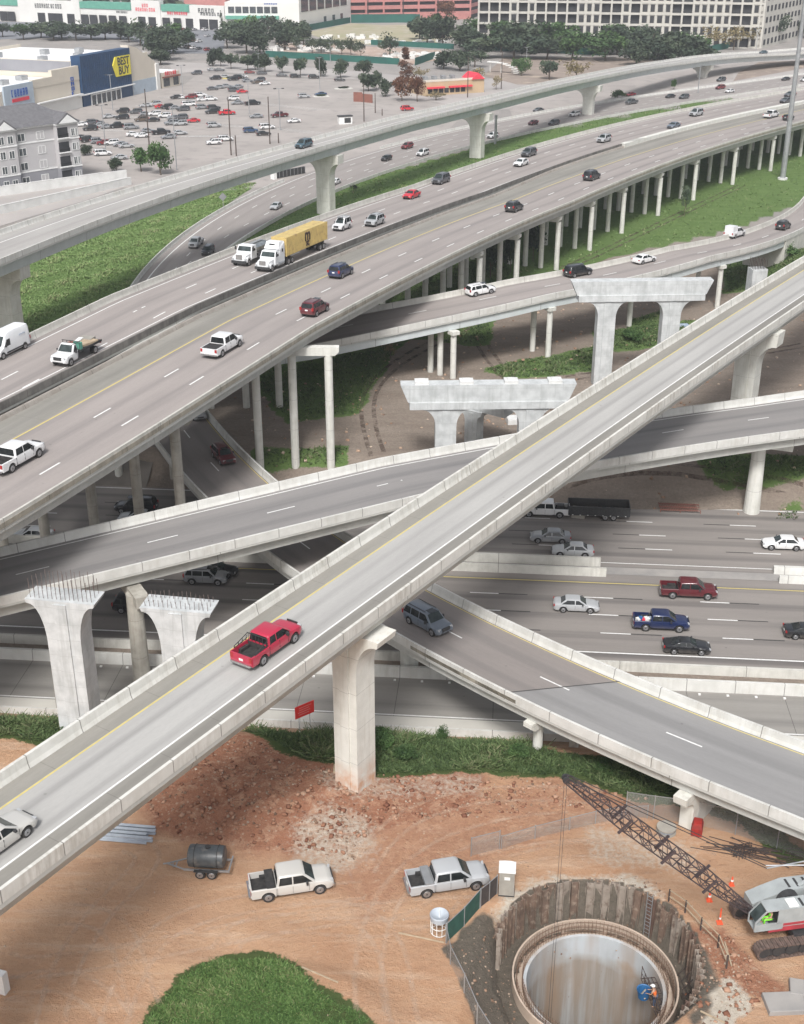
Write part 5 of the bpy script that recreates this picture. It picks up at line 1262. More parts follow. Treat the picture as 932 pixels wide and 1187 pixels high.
# branching ramp
for a in [('suv', 'white', 557, 336, 'white older sport utility leaving the shade of the elevated freeway', 0), ('bigsuv', 'black', 670, 314, 'black sport utility on the branching ramp above the tall bent', 0), ('sedan', 'white', 747, 299, 'white sedan alone in the middle of the branching ramp', 0),
          ('pickup', 'white', 852, 268, 'white pickup carrying a tall white box near the right edge', 0), ('suv', 'black', 908, 261, 'black sport utility ahead of the pickup with the box', 0)]:
    k, p_, x, y, lab, rv = a; o = on_road(rR4, k, p_, x, y, lab, bool(rv), G4)
    if 'tall white box' in lab:
        b = MB(); b.box((-1.9, 0, 1.55), (1.9, 1.7, 1.5)); b.build('utility_box', 'van_white', o)
# surface road and bridge behind
for a in [('pickup', 'silver', 227, 281, 'silver pickup beside a dark car on the curve of the surface road'), ('suv', 'black', 241, 290, 'black sport utility beside the silver pickup on the curve'), ('sedan', 'silver', 320, 238, 'silver sedan alone on the surface road near the black screen'),
          ('sedan', 'white', 388, 210, 'white car half hidden by the tee pier'), ('hatch', 'black', 448, 183, 'black hatchback on the surface road below the bridge'), ('suv', 'darkred', 472, 169, 'dark red sport utility on the surface road'), ('bigsuv', 'white', 490, 177, 'large white sport utility beside the grass wedge'),
          ('suv', 'white', 571, 157, 'white sport utility behind the grey sign post'), ('sedan', 'dkgray', 624, 127, 'dark car emerging from behind the bridge'), ('hatch', 'maroon', 618, 142, 'maroon hatchback left of a grey car on the surface road'), ('suv', 'dkgray', 642, 142, 'dark grey sport utility right of the maroon hatchback'),
          ('suv', 'white', 666, 132, 'white sport utility just left of the third tee pier'), ('pickup', 'dkgray', 732, 118, 'dark grey pickup on the surface road right of the third pier'), ('sedan', 'red', 731, 109, 'red car behind the dark grey pickup'),
          ('sedan', 'black', 777, 111, 'black sedan, left one of a dark pair on the surface road'), ('suv', 'dkgray', 793, 112, 'dark grey sport utility, right one of a dark pair'), ('suv', 'dkgray', 836, 92, 'dark car near the last pier'), ('suv', 'darkred', 835, 101, 'dark red sport utility beside a white car far up the surface road'),
          ('sedan', 'white', 846, 105, 'white sedan beside the dark red sport utility'), ('sedan', 'black', 911, 91, 'black sedan at the far end of the surface road'), ('suv', 'white', 933, 92, 'white car cut by the right edge on the surface road')]:
    k, p_, x, y, lab = a; on_road(rR6, k, p_, x, y, lab, True, GS)
on_road(rF5, 'bigsuv', 'teal', 352, 167, 'teal sport utility driving on the curved box girder bridge', True)
on_road(rF5, 'sedan', 'teal', 885, 60, 'dark green car far along the curved box girder bridge', True)
# trucks on the site
def heading(x0, y0, x1, y1, z=0.0):
    a, b_ = un(x0, y0, z), un(x1, y1, z); return math.atan2(b_[1] - a[1], b_[0] - a[0])
q = un(337, 1022, 0.7); vehicle('pickup_box', 'pearl', (q[0], q[1], hgt(q[0], q[1]) + 0.01), heading(300, 1045, 383, 1032), 'pale champagne pickup with a dark tool box parked on the dirt beside the tank trailer')
q = un(518, 1017, 0.7); vehicle('pickup_steelbox', 'silver', (q[0], q[1], hgt(q[0], q[1]) + 0.01), heading(484, 1036, 560, 1024), 'silver pickup with a steel tool box parked by the green screen')
# parked cars: (photo x, y, paint, kind)
Z = lambda a, b: (90 + a / 6.213, 80 + b / 6.213); Y3 = lambda a, b: (a / 3.006, b / 3.006); X3 = lambda a, b: (310 + a / 3.006, b / 3.006)
LOT = [(Z, 'A', [(705, 200, 'black', 'hatch'), (750, 198, 'white', 'sedan'), (815, 198, 'darkred', 'suv'), (880, 185, 'white', 'suv'), (900, 215, 'white', 'sedan')]),
 (Z, 'B', [(490, 258, 'silver', 'sedan'), (556, 248, 'silver', 'suv'), (600, 266, 'red', 'sedan'), (644, 270, 'black', 'suv'), (705, 274, 'gray', 'sedan'), (760, 285, 'dkgray', 'suv'), (800, 250, 'white', 'bigsuv'), (895, 270, 'dkgray', 'sedan')]),
 (Z, 'C', [(325, 300, 'black', 'suv'), (420, 305, 'dkgray', 'suv'), (490, 318, 'gray', 'sedan'), (555, 320, 'white', 'suv'), (625, 333, 'white', 'suv'), (692, 345, 'gray', 'sedan'), (745, 345, 'dkgray', 'suv')]),
 (Z, 'D', [(228, 337, 'silver', 'sedan'), (320, 345, 'black', 'suv'), (460, 360, 'brown', 'suv'), (540, 362, 'black', 'sedan'), (675, 385, 'gray', 'suv'), (740, 388, 'silver', 'suv'), (830, 367, 'red', 'sedan')]),
 (Z, 'E', [(20, 395, 'white', 'sedan'), (85, 385, 'dkgray', 'suv'), (140, 380, 'dkgray', 'sedan'), (90, 425, 'black', 'suv'), (165, 402, 'silver', 'sedan'), (215, 410, 'gray', 'sedan'), (290, 406, 'black', 'pickup'), (385, 415, 'gray', 'bigsuv')]),
 (Z, 'F', [(400, 465, 'white', 'sedan'), (460, 475, 'white', 'sedan'), (505, 440, 'gray', 'sedan'), (600, 452, 'black', 'pickup'), (655, 483, 'gray', 'sedan'), (735, 455, 'silver', 'sedan')]),
 (Z, 'G', [(30, 498, 'black', 'suv'), (80, 507, 'black', 'bigsuv'), (145, 517, 'gray', 'suv'), (182, 527, 'darkred', 'hatch'), (245, 528, 'white', 'suv'), (310, 537, 'gray', 'sedan'), (350, 547, 'silver', 'sedan')]),
 (Z, 'H', [(180, 603, 'white', 'bigsuv'), (300, 632, 'silver', 'sedan')]),
 (Y3, 'I', [(657, 362, 'white', 'bigsuv'), (705, 372, 'gray', 'suv'), (735, 343, 'white', 'suv'), (700, 328, 'white', 'sedan'), (745, 374, 'black', 'suv'), (740, 388, 'black', 'bigsuv'), (790, 392, 'red', 'pickup'), (827, 356, 'gray', 'sedan'), (812, 342, 'white', 'suv'), (880, 358, 'black', 'pickup')]),
 (Y3, 'J', [(893, 403, 'gray', 'sedan'), (745, 435, 'silver', 'suv'), (873, 453, 'blue', 'suv'), (745, 494, 'white', 'suv'), (785, 482, 'white', 'suv'), (918, 463, 'black', 'sedan'), (930, 441, 'white', 'bigsuv')]),
 (Y3, 'K', [(740, 307, 'dkgray', 'sedan'), (762, 302, 'gray', 'sedan'), (790, 298, 'gray', 'sedan'), (815, 312, 'dkgray', 'suv'), (828, 300, 'gray', 'sedan'), (845, 317, 'red', 'sedan')]),
 (Y3, 'L', [(685, 253, 'dkgray', 'suv'), (750, 271, 'black', 'suv'), (780, 266, 'silver', 'sedan'), (812, 274, 'black', 'suv'), (832, 268, 'black', 'suv'), (845, 266, 'white', 'suv'), (862, 279, 'gray', 'sedan'), (895, 284, 'brown', 'sedan'), (905, 277, 'dkgray', 'suv'), (922, 289, 'white', 'sedan')]),
 (Y3, 'M', [(740, 241, 'gray', 'sedan'), (765, 242, 'dkgray', 'sedan'), (870, 250, 'darkred', 'sedan'), (912, 253, 'dkgray', 'sedan')]),
 (X3, 'N', [(50, 260, 'dkgray', 'sedan'), (97, 265, 'black', 'suv'), (162, 267, 'black', 'suv'), (252, 276, 'black', 'sedan')]),
 (X3, 'O', [(42, 400, 'maroon', 'pickup'), (92, 419, 'white', 'sedan'), (127, 334, 'silver', 'suv'), (185, 326, 'blue', 'sedan'), (487, 377, 'red', 'suv')])]
ROWTXT = dict(A='row nearest the red-signed shop', B='first row from the blue wall', C='second row from the blue wall', D='third row from the blue wall', E='row just above the grey roof', F='row just above the bushy trees', G='long row at the apartment corner', H='lowest row by the apartments',
 I='busy middle of the car park', J='open middle of the car park', K='short row above the busy middle', L='upper row near the kerbed island', M='row against the street trees', N='line along the street hedge', O='empty right half of the lot')
CN = dict(white='white', silver='silver', gray='grey', dkgray='dark grey', black='black', red='red', darkred='dark red', maroon='maroon', blue='blue', brown='brown')
KN = dict(sedan='sedan', suv='sport utility', bigsuv='large sport utility', hatch='hatchback', pickup='pickup')
ORD = ['', 'first', 'second', 'third', 'fourth', 'fifth']
for fn_, row, cars in LOT:
    cnt = {}; tot = {}
    for a in cars: tot[(a[2], a[3])] = tot.get((a[2], a[3]), 0) + 1
    for (a, b_, col_, kd) in sorted(cars):
        cnt[(col_, kd)] = cnt.get((col_, kd), 0) + 1; n = cnt[(col_, kd)]
        x, y = fn_(a, b_)
        lab = ('%s %s in the %s' % (CN[col_], KN[kd], ROWTXT[row])) if tot[(col_, kd)] == 1 else ('%s %s, %s such from the left, %s' % (CN[col_], KN[kd], ORD[n], ROWTXT[row]))
        hd = R(22) + random.uniform(-.06, .06) + (math.pi if random.random() < 0.5 else 0)
        if row in 'NM': hd = R(4) + random.uniform(-.1, .1)
        on_flat(kd, col_, x, y, 0.06, hd, lab, 'cars parked in the big car park')
random.seed(21)
NW = 'first second third fourth fifth sixth seventh eighth ninth tenth eleventh twelfth thirteenth fourteenth fifteenth sixteenth seventeenth eighteenth nineteenth twentieth twenty-first twenty-second twenty-third twenty-fourth twenty-fifth twenty-sixth twenty-seventh twenty-eighth twenty-ninth thirtieth'.split()
far_cols = ['white', 'silver', 'gray', 'black', 'dkgray', 'darkred', 'white', 'silver']
k = 0
for r_, (x0, y0, x1, y1, n, txt) in enumerate([(70, 29, 250, 34.5, 30, 'line against the white parade'), (196, 44, 248, 49, 10, 'upper short row by the oaks'), (198, 51, 246, 58, 10, 'lower short row by the oaks'), (160, 37, 240, 41, 12, 'middle row below the parade'), (5, 36, 60, 32, 5, 'yard at the top left')]):
    for j in range(n):
        if random.random() < 0.18: continue
        t = j / (n - 1); x = x0 + (x1 - x0) * t + random.uniform(-.5, .5); y = y0 + (y1 - y0) * t
        c_ = random.choice(far_cols); kd = random.choice(['sedan', 'suv', 'suv', 'sedan'])
        on_flat(kd, c_, x, y, 0.1, R(62) + random.uniform(-.05, .05), '%s %s, %s from the left, %s' % (CN[c_], KN[kd], NW[j], txt), 'cars parked at the shopping parade')
for p in PR.values():
    for c in list(p.children_recursive): bpy.data.objects.remove(c)
    bpy.data.objects.remove(p)

# ------------------------------------------------------------------ shaft, sheet piles, crane
T_ = thing('access_shaft', 'large round concrete lined shaft with a rebar collar, ringed by sheet piles', 'shaft', (0, 0, 0))
mat('liner', (0.50, 0.53, 0.55), (0.40, 0.42, 0.43), 0.35, 0.8, stretch=(1, 1, 0.5), c3=(0.36, 0.27, 0.19), s3=0.25)
m = MT['liner']; ns = m.node_tree.nodes; ls = m.node_tree.links; bs = ns['Principled BSDF']
tc = ns.new('ShaderNodeTexCoord').outputs['Object']; sp_ = ns.new('ShaderNodeSeparateXYZ'); ls.new(tc, sp_.inputs[0])
src = bs.inputs['Base Color'].links[0].from_socket
wet = math_(ns, ls, 'MULTIPLY', ramp(ns, ls, math_(ns, ls, 'ADD', sp_.outputs[2], math_(ns, ls, 'MULTIPLY', noise(ns, ls, tc, 0.3, 3), 2.2)), -3.6, -4.6), ramp(ns, ls, noise(ns, ls, tc, 1.0, 5, 0.6, (1.6, 1.6, 0.08)), 0.2, 0.6))
c_ = mixc(ns, ls, wet, src, (0.29, 0.255, 0.22))
brn = math_(ns, ls, 'MULTIPLY', ramp(ns, ls, noise(ns, ls, tc, 1.0, 4, 0.5, (0.35, 0.35, 0.05)), 0.46, 0.62), 0.65)
c_ = mixc(ns, ls, brn, c_, (0.33, 0.22, 0.14)); ls.new(c_, bs.inputs['Base Color'])
NS = 72
def ringpts(r, z, n=NS): return [(SH[0] + r * math.cos(2 * math.pi * i / n), SH[1] + r * math.sin(2 * math.pi * i / n), z) for i in range(n)]
def annulus(mb, r0, r1, z0_, z1_):
    a, b_, c, d = ringpts(r0, z0_), ringpts(r0, z1_), ringpts(r1, z1_), ringpts(r1, z0_)
    n = NS; mb.add(a + b_ + c + d, [f for i in range(n) for j in [(i + 1) % n] for f in ((i, n + i, n + j, j), (n + i, 2 * n + i, 2 * n + j, n + j), (2 * n + i, 3 * n + i, 3 * n + j, 2 * n + j), (3 * n + i, i, j, 3 * n + j))])
b = MB(); annulus(b, 4.62, 4.85, -19, -3.0); b.build('liner', 'liner', T_)
b = MB(); annulus(b, 5.5, 5.62, -4.0, -2.3); b.build('outer_form', 'collar', T_)
b = MB(); annulus(b, 4.83, 5.44, -4.6, -3.35); b.build('collar_base', 'collar', T_)
b = MB(); P = ringpts(4.7, -18.9); b.add(P, [tuple(range(NS))]); b.build('shaft_floor', 'mud', T_)
for r_, z0_, z1_, nm in ((4.90, -3.6, -2.15, 'inner_rebar_cage'), (5.30, -3.6, -2.2, 'outer_rebar_cage')):
    b = MB()
    for i in range(120):
        t = 2 * math.pi * i / 120; x, y = SH[0] + r_ * math.cos(t), SH[1] + r_ * math.sin(t)
        b.bar((x, y, z0_), (x, y, z1_ + random.uniform(-.05, .1)), 0.017)
    for z in (z1_ - 0.15, z1_ - 0.6, z1_ - 1.05):
        q = ringpts(r_, z, 60); b.tube(q + [q[0]], 0.018, 4)
    tag(b.build(nm, 'rebar', T_), kind='stuff')
# sheet piles: each pile a part of one retaining ring
P_ = thing('sheet_pile_wall', 'rusty brown and grey sheet piles curving round the back of the shaft', 'retaining wall')
t0, t1 = R(-48), R(166); npile = 44
for k in range(npile):
    a0 = t0 + (t1 - t0) * k / npile; a1 = t0 + (t1 - t0) * (k + 1) / npile
    am = (a0 + a1) / 2; rr_ = PILR - (0.16 if k % 2 else -0.10); ht = random.uniform(-0.12, 0.16) + 0.05
    w_ = (a1 - a0) * PILR
    b = MB()
    M = Matrix.Translation((SH[0] + rr_ * math.cos(am), SH[1] + rr_ * math.sin(am), 0)) @ Matrix.Rotation(am + math.pi / 2, 4, 'Z')
    b.box((0, 0, 0), (w_ * 0.82, 0.05, 3.6 + ht), M=M @ Matrix.Translation((0, 0, (ht - 3.6) / 2 + ht / 2)))
    for s_ in (-1, 1): b.box((0, 0, 0), (0.05, 0.30, 3.6 + ht), M=M @ Matrix.Translation((s_ * w_ * 0.43, 0.0, (ht - 3.6) / 2 + ht / 2)))
    b.build('sheet_pile', random.choice(['sheet_pile_a', 'sheet_pile_b', 'sheet_pile_b', 'sheet_pile_a', 'sheet_pile_c']), P_)
# platform and ladder hung in the shaft, worker and blue tub
q = un(768, 1150, -3.4)
T_ = thing('work_platform', 'dark steel mesh platform fixed inside the right wall of the shaft', 'platform', (q[0], q[1], -3.6), R(8))
b = MB()
for k in range(9): b.bar((-1.0 + 0.25 * k, -2.3, 0), (-1.0 + 0.25 * k, 1.6, 0), 0.035)
for k in range(9): b.bar((-1.0, -2.3 + 0.48 * k, 0), (1.0, -2.3 + 0.48 * k, 0), 0.03)
b.build('grating', 'rebar_dark', T_)
for s_ in (-1, 1):
    b = MB()
    for k in range(7): b.bar((s_ * 1.0, -2.3 + 0.64 * k, 0), (s_ * 1.0, -2.3 + 0.64 * k, 1.1), 0.03)
    b.bar((s_ * 1.0, -2.3, 1.1), (s_ * 1.0, 1.6, 1.1), 0.03); b.bar((s_ * 1.0, -2.3, 0.55), (s_ * 1.0, 1.6, 0.55), 0.025); b.build('guard_rail', 'rebar_dark', T_)
b = MB()
for k in range(6): b.bar((0.9, -2 + 0.6 * k, -0.1), (2.0, -2 + 0.6 * k, 1.3), 0.03)
for k in range(4): b.bar((0.9 + 0.28 * k, -2, -0.1 + 0.36 * k), (0.9 + 0.28 * k, 1.2, -0.1 + 0.36 * k), 0.025)
b.build('bracket', 'rebar_dark', T_)
q = un(746, 1152, -3.2)
b = MB(); rings = []
for r_, z in ((0.36, -3.5), (0.46, -2.85), (0.50, -2.8), (0.43, -2.85), (0.34, -3.42)): rings.append([(q[0] + r_ * math.cos(2 * math.pi * i / 20), q[1] + r_ * math.sin(2 * math.pi * i / 20), z) for i in range(20)])
b.loft(rings); T_ = b.build('tub', 'plastic_blue'); tag(T_, 'round blue tub beside the worker in the shaft', 'tub')
b = MB(); b.bar((q[0] - 0.2, q[1], -3.3), (q[0] + 0.15, q[1] + 0.1, -2.9), 0.06); b.build('mortar', 'plastic_grey', T_)
def person(x, y, z, rz, top, legs, helmet, label, sit=False, lean=0.0):
    """skinned skeleton: one continuous body, clothes and helmet as children"""
    def skin(name, V, E, Rr, mname, parent=None, lvl=1):
        me = bpy.data.meshes.new(name); me.from_pydata([tuple(v) for v in V], E, []); o = bpy.data.objects.new(name, me); COL.objects.link(o)
        o.modifiers.new('skin', 'SKIN').use_smooth_shade = True
        for i, r in enumerate(Rr): me.skin_vertices[0].data[i].radius = (r, r * 0.85)
        me.skin_vertices[0].data[0].use_root = True
        s_ = o.modifiers.new('sub', 'SUBSURF'); s_.levels = lvl; s_.render_levels = lvl
        dg = bpy.context.evaluated_depsgraph_get(); dg.update(); m2 = bpy.data.meshes.new_from_object(o.evaluated_get(dg)); bpy.data.objects.remove(o)
        m2.name = name; m2.materials.clear(); m2.materials.append(MT[mname]); o = bpy.data.objects.new(name, m2); COL.objects.link(o); o.parent = parent; return o
    root = None
    hipz = 0.5 if sit else 0.95
    V = [(0, 0, hipz)]; E = []; Rr = [0.13]
    def add(p, par, r): V.append(p); Rr.append(r); E.append((par, len(V) - 1)); return len(V) - 1
    c1 = add((lean * 0.3, 0, hipz + 0.25), 0, 0.13); c2 = add((lean * 0.6, 0, hipz + 0.48), c1, 0.14); nk = add((lean * 0.8, 0, hipz + 0.6), c2, 0.06); hd = add((lean, 0, hipz + 0.72), nk, 0.095); add((lean * 1.05, 0, hipz + 0.82), hd, 0.085)
    hands = []
    for s_ in (-1, 1):
        sh = add((lean * 0.65, s_ * 0.19, hipz + 0.5), c2, 0.065); el = add((lean * 0.65 + 0.10, s_ * 0.26, hipz + 0.24), sh, 0.048); wr = add((lean * 0.65 + 0.34, s_ * 0.20, hipz + 0.16), el, 0.034)
        pm = add((lean * 0.65 + 0.42, s_ * 0.19, hipz + 0.15), wr, 0.036)
        for f in range(4): a = add((lean * 0.65 + 0.47, s_ * (0.165 + 0.018 * f), hipz + 0.13), pm, 0.010); add((lean * 0.65 + 0.50, s_ * (0.165 + 0.018 * f), hipz + 0.10 - 0.004 * f), a, 0.009)
        add((lean * 0.65 + 0.43, s_ * 0.15, hipz + 0.13), pm, 0.011)
        h = add((0, s_ * 0.1, hipz - 0.05), 0, 0.10)
        if sit: kn = add((0.42, s_ * 0.13, hipz), h, 0.075); an = add((0.44, s_ * 0.13, 0.1), kn, 0.05); add((0.6, s_ * 0.13, 0.05), an, 0.045)
        else: kn = add((0.03, s_ * 0.11, 0.5), h, 0.075); an = add((0, s_ * 0.11, 0.08), kn, 0.05); add((0.16, s_ * 0.12, 0.04), an, 0.045)
    body = skin('person', V, E, Rr, 'skin'); tag(body, label, 'person')
    body.location = (x, y, z); body.rotation_euler = (0, 0, rz)
    skin('vest', [(0, 0, hipz + 0.05), V[c1], V[c2], (lean * 0.65, 0.15, hipz + 0.5), (lean * 0.65, -0.15, hipz + 0.5)], [(0, 1), (1, 2), (2, 3), (2, 4)], [0.15, 0.155, 0.155, 0.09, 0.09], top, body)
    L = [(0, 0, hipz)]; EE = []; RR = [0.15]
    for s_ in (-1, 1):
        k0 = len(L); L += [(0, s_ * 0.1, hipz - 0.06)] + ([(0.42, s_ * 0.13, hipz), (0.44, s_ * 0.13, 0.14)] if sit else [(0.03, s_ * 0.11, 0.5), (0, s_ * 0.11, 0.12)]); RR += [0.115, 0.088, 0.07]; EE += [(0, k0), (k0, k0 + 1), (k0 + 1, k0 + 2)]
    skin('trousers', L, EE, RR, legs, body)
    b = MB(); rings = []
    for k in range(6):
        a = k / 5 * math.pi / 2; r_ = 0.145 * math.cos(a) if k < 5 else 0.01; rings.append([(lean * 1.05 + r_ * math.cos(2 * math.pi * i / 14) * 1.12, r_ * math.sin(2 * math.pi * i / 14), hipz + 0.80 + 0.14 * math.sin(a)) for i in range(14)])
    b.loft(rings); b.box((lean * 1.05 + 0.14, 0, hipz + 0.80), (0.1, 0.18, 0.02)); b.build('hard_hat', helmet, body, True)
    b = MB()
    for s_ in (-1, 1): b.box((lean * 1.05 + 0.093, s_ * 0.035, hipz + 0.755), (0.012, 0.022, 0.012))
    b.build('eyes', 'trim_dark', body)
    return body
q = un(760, 1152, -2.4); person(q[0], q[1], -3.56, R(150), 'hivis_orange', 'jeans', 'plastic_white', 'worker in a white hard hat and orange vest leaning over inside the shaft', lean=0.22)

# crawler crane
CR = thing('crawler_crane', 'silver and red crawler crane with a dark lattice boom reaching over the shaft', 'crane', (24.9, 65.9, 0), R(10))
def crane_part(mb, nm, m_, sm=False): return mb.build(nm, m_, CR, sm)
for y0 in (-1.95, 1.95):
    b = MB(); x0_, x1_ = -1.2, 6.4; r_ = 0.5
    path = [(x0_ + 0.0 + r_ * math.cos(a), 0.52 + r_ * math.sin(a)) for a in np.linspace(math.pi / 2, 3 * math.pi / 2, 9)] + [(x, 0.02) for x in np.linspace(x0_ + 0.3, x1_ - 0.3, 24)] + [(x1_ + r_ * math.cos(a), 0.52 + r_ * math.sin(a)) for a in np.linspace(-math.pi / 2, math.pi / 2, 9)] + [(x, 1.02) for x in np.linspace(x1_ - 0.3, x0_ + 0.3, 24)]
    for i, (x, z) in enumerate(path):
        x2, z2_ = path[(i + 1) % len(path)]; an = math.atan2(z2_ - z, x2 - x)
        b.box((0, 0, 0), (math.hypot(x2 - x, z2_ - z) * 0.86, 0.82, 0.09), M=Matrix.Translation(((x + x2) / 2, y0, (z + z2_) / 2)) @ Matrix.Rotation(-an, 4, 'Y'))
        b.box((0, 0, 0), (0.05, 0.82, 0.16), M=Matrix.Translation(((x + x2) / 2, y0, (z + z2_) / 2)) @ Matrix.Rotation(-an, 4, 'Y'))
    t = crane_part(b, 'crawler_track', 'crane_track')
    b = MB(); b.box((2.6, y0, 0.52), (7.5, 0.45, 0.62))
    for x in np.linspace(x0_, x1_, 9): b.cyl((x, y0 - 0.3, 0.52), (x, y0 + 0.3, 0.52), 0.4, n=12)
    b.build('track_frame', 'trim_dark', t)
b = MB(); b.box((2.4, 0, 0.95), (2.6, 3.4, 0.5)); b.cyl((2.4, 0, 1.1), (2.4, 0, 1.4), 1.2, n=24); crane_part(b, 'carbody', 'trim_dark')
b = MB(); b.box((2.6, 0, 1.68), (6.6, 2.9, 0.36)); crane_part(b, 'turntable_deck', 'crane_red')
b = MB()
hp = [(-1.2, 1.88), (6.0, 1.88), (6.0, 3.35), (1.2, 3.35), (-0.2, 2.9), (-1.2, 2.5)]
for y0, y1 in ((0.25, 1.5),): b.loft([[(x, y0, z) for x, z in hp], [(x, y1, z) for x, z in hp]])
b.loft([[(x, -1.45, z) for x, z in [(0.2, 1.88), (6.0, 1.88), (6.0, 3.35), (0.2, 3.35)]], [(x, -0.35, z) for x, z in [(0.2, 1.88), (6.0, 1.88), (6.0, 3.35), (0.2, 3.35)]]])
b.box((4.6, 0, 2.4), (2.8, 0.9, 1.0)); b.box((6.7, 0, 2.2), (1.2, 3.0, 1.2)); crane_part(b, 'machine_house', 'crane_silver')
b = MB(); b.box((2.5, -1.462, 2.06), (7.0, 0.02, 0.2)); crane_part(b, 'red_stripe', 'crane_red')
b = MB()
for k in range(7): b.box((1.0 + 0.62 * k, -0.95, 3.362), (0.16, 0.75, 0.03)); b.box((1.5 + 0.62 * k, 0.9, 3.362), (0.16, 0.8, 0.03))
crane_part(b, 'roof_louvre', 'trim_dark')
b = MB(); b.box((0.95, -0.95, 3.40), (0.7, 0.8, 0.06)); crane_part(b, 'roof_hatch', 'plastic_white')
b = MB(); b.cyl((1.2, -0.3, 2.75), (1.2, 0.22, 2.75), 0.75, n=24); crane_part(b, 'hoist_drum', 'trim_dark')
cabp = [(-1.75, 1.8), (0.2, 1.8), (0.2, 3.4), (-1.05, 3.4), (-1.75, 2.5)]
b = MB(); 
for (xa, za), (xb_, zb_) in zip(cabp, cabp[1:] + cabp[:1]):
    for y in (-1.48, -0.5): b.bar((xa, y, za), (xb_, y, zb_), 0.06)
b.box((-0.78, -0.99, 1.83), (1.95, 1.0, 0.08)); b.box((-0.42, -0.99, 3.42), (1.3, 1.05, 0.06)); b.box((0.18, -0.99, 2.6), (0.06, 1.0, 1.6)); b.box((-0.78, -1.49, 2.08), (1.9, 0.04, 0.5)); b.box((0.0, -1.49, 2.8), (0.4, 0.04, 1.1)); cabo = crane_part(b, 'cab', 'crane_silver')
b = MB(); b.box((-0.35, -0.95, 2.2), (0.5, 0.5, 0.12)); b.box((-0.12, -0.95, 2.55), (0.1, 0.5, 0.7)); b.build('seat', 'trim_dark', cabo)
b = MB(); b.quad((-1.75, -1.42, 2.55), (-1.75, -0.56, 2.55), (-1.08, -0.56, 3.36), (-1.08, -1.42, 3.36)); b.build('windscreen', 'glass_screen', cabo)
M = CR.matrix_basis
o_ = Matrix.Translation(CR.location) @ Matrix.Rotation(R(10), 4, 'Z') @ Vector((-0.45, -0.95, 1.82))
person(o_.x, o_.y, o_.z, R(8) + math.pi, 'hivis', 'hivis', 'hivis', 'crane operator in a bright green vest seated in the crane cab', sit=True)
# gantry and pendants
b = MB()
for s_ in (-0.55, 0.55): b.bar((2.2, s_, 3.3), (5.2, s_, 5.6), 0.16); b.bar((6.3, s_, 2.8), (5.2, s_, 5.6), 0.14)
b.bar((5.2, -0.7, 5.6), (5.2, 0.7, 5.6), 0.16); crane_part(b, 'gantry', 'crane_silver')
Minv = (Matrix.Translation(CR.location) @ Matrix.Rotation(R(10), 4, 'Z')).inverted()
tip = Minv @ Vector((10.25, 64.4, 14.1)); foot = Vector((-0.9, 0.0, 1.75))
ax = (tip - foot).normalized(); sidev = Vector((0, 0, 1)).cross(ax).normalized(); upv = ax.cross(sidev).normalized(); Lb = (tip - foot).length
b = MB(); nb = 20; prev = None
def bw(t): return 0.18 + 0.37 * min(1, t / 0.28) if t < 0.28 else (0.55 if t < 0.72 else 0.55 - 0.33 * (t - 0.72) / 0.28)
for k in range(nb + 1):
    t = k / nb; c_ = foot + ax * (Lb * t); w_ = bw(t) 
    cs = [c_ + sidev * sx * w_ + upv * sz * w_ * 0.8 for sx, sz in ((-1, -1), (1, -1), (1, 1), (-1, 1))]
    for i in range(4): b.bar(cs[i], cs[(i + 1) % 4], 0.035)
    if prev:
        for i in range(4):
            b.bar(prev[i], cs[i], 0.05); j = (i + 1) % 4
            b.bar(prev[i] if k % 2 else prev[j], cs[j] if k % 2 else cs[i], 0.026)
    prev = cs
for t in (0.28, 0.5, 0.72):
    c_ = foot + ax * (Lb * t)
    for sx in (-1, 1): b.bar(c_ + sidev * sx * 0.75 - upv * 0.65, c_ + sidev * sx * 0.75 + upv * 0.65, 0.1)
boom = crane_part(b, 'lattice_boom', 'boom')
b = MB()
for s_ in (-1, 1): b.cyl(tip + sidev * s_ * 0.16 - sidev * 0.05, tip + sidev * s_ * 0.16 + sidev * 0.05, 0.24, n=18)
b.build('sheave', 'trim_dark', boom)
for s_ in (-0.55, 0.55):
    g = Vector((5.2, s_, 5.65)); p1 = foot + ax * (Lb * 0.28) + sidev * s_ + upv * 0.75
    mid = g.lerp(p1, 0.62)
    b = MB(); b.cyl(g, mid, 0.05, n=6); crane_part(b, 'pendant_bar', 'steel_galv')
    b = MB(); b.cyl(mid, tip + sidev * s_ * 0.5 + upv * 0.2, 0.03, n=5); crane_part(b, 'pendant_cable', 'trim_dark')
for s_ in (-0.33, 0.33):
    b = MB(); p = tip + sidev * s_; b.cyl(p, p - Vector((0, 0, 28)), 0.014, n=5); crane_part(b, 'hoist_rope', 'trim_dark')

# portable toilet, drum on a cage, site fences and screen
q = un(587, 1033, 0.0)
T_ = thing('portable_toilet', 'tan portable toilet with a white roof at the end of the dark screen', 'portable toilet', (q[0], q[1], 0), R(-6))
b = MB(); b.box((0, 0, 1.08), (1.08, 1.08, 2.05)); 
for x in (-0.36, 0.36): b.box((x, -0.545, 1.08), (0.05, 0.03, 1.9))
b.build('cabin', 'plastic_grey', T_)
b = MB(); b.loft([[(-0.6, -0.6, 2.12), (0.6, -0.6, 2.12), (0.6, 0.6, 2.12), (-0.6, 0.6, 2.12)], [(-0.6, -0.6, 2.2), (0.6, -0.6, 2.2), (0.6, 0.6, 2.2), (-0.6, 0.6, 2.2)], [(-0.2, -0.45, 2.38), (0.2, -0.45, 2.38), (0.2, 0.45, 2.38), (-0.2, 0.45, 2.38)]]); b.cyl((0.38, 0.3, 2.2), (0.38, 0.3, 2.45), 0.05); b.build('roof', 'plastic_white', T_)
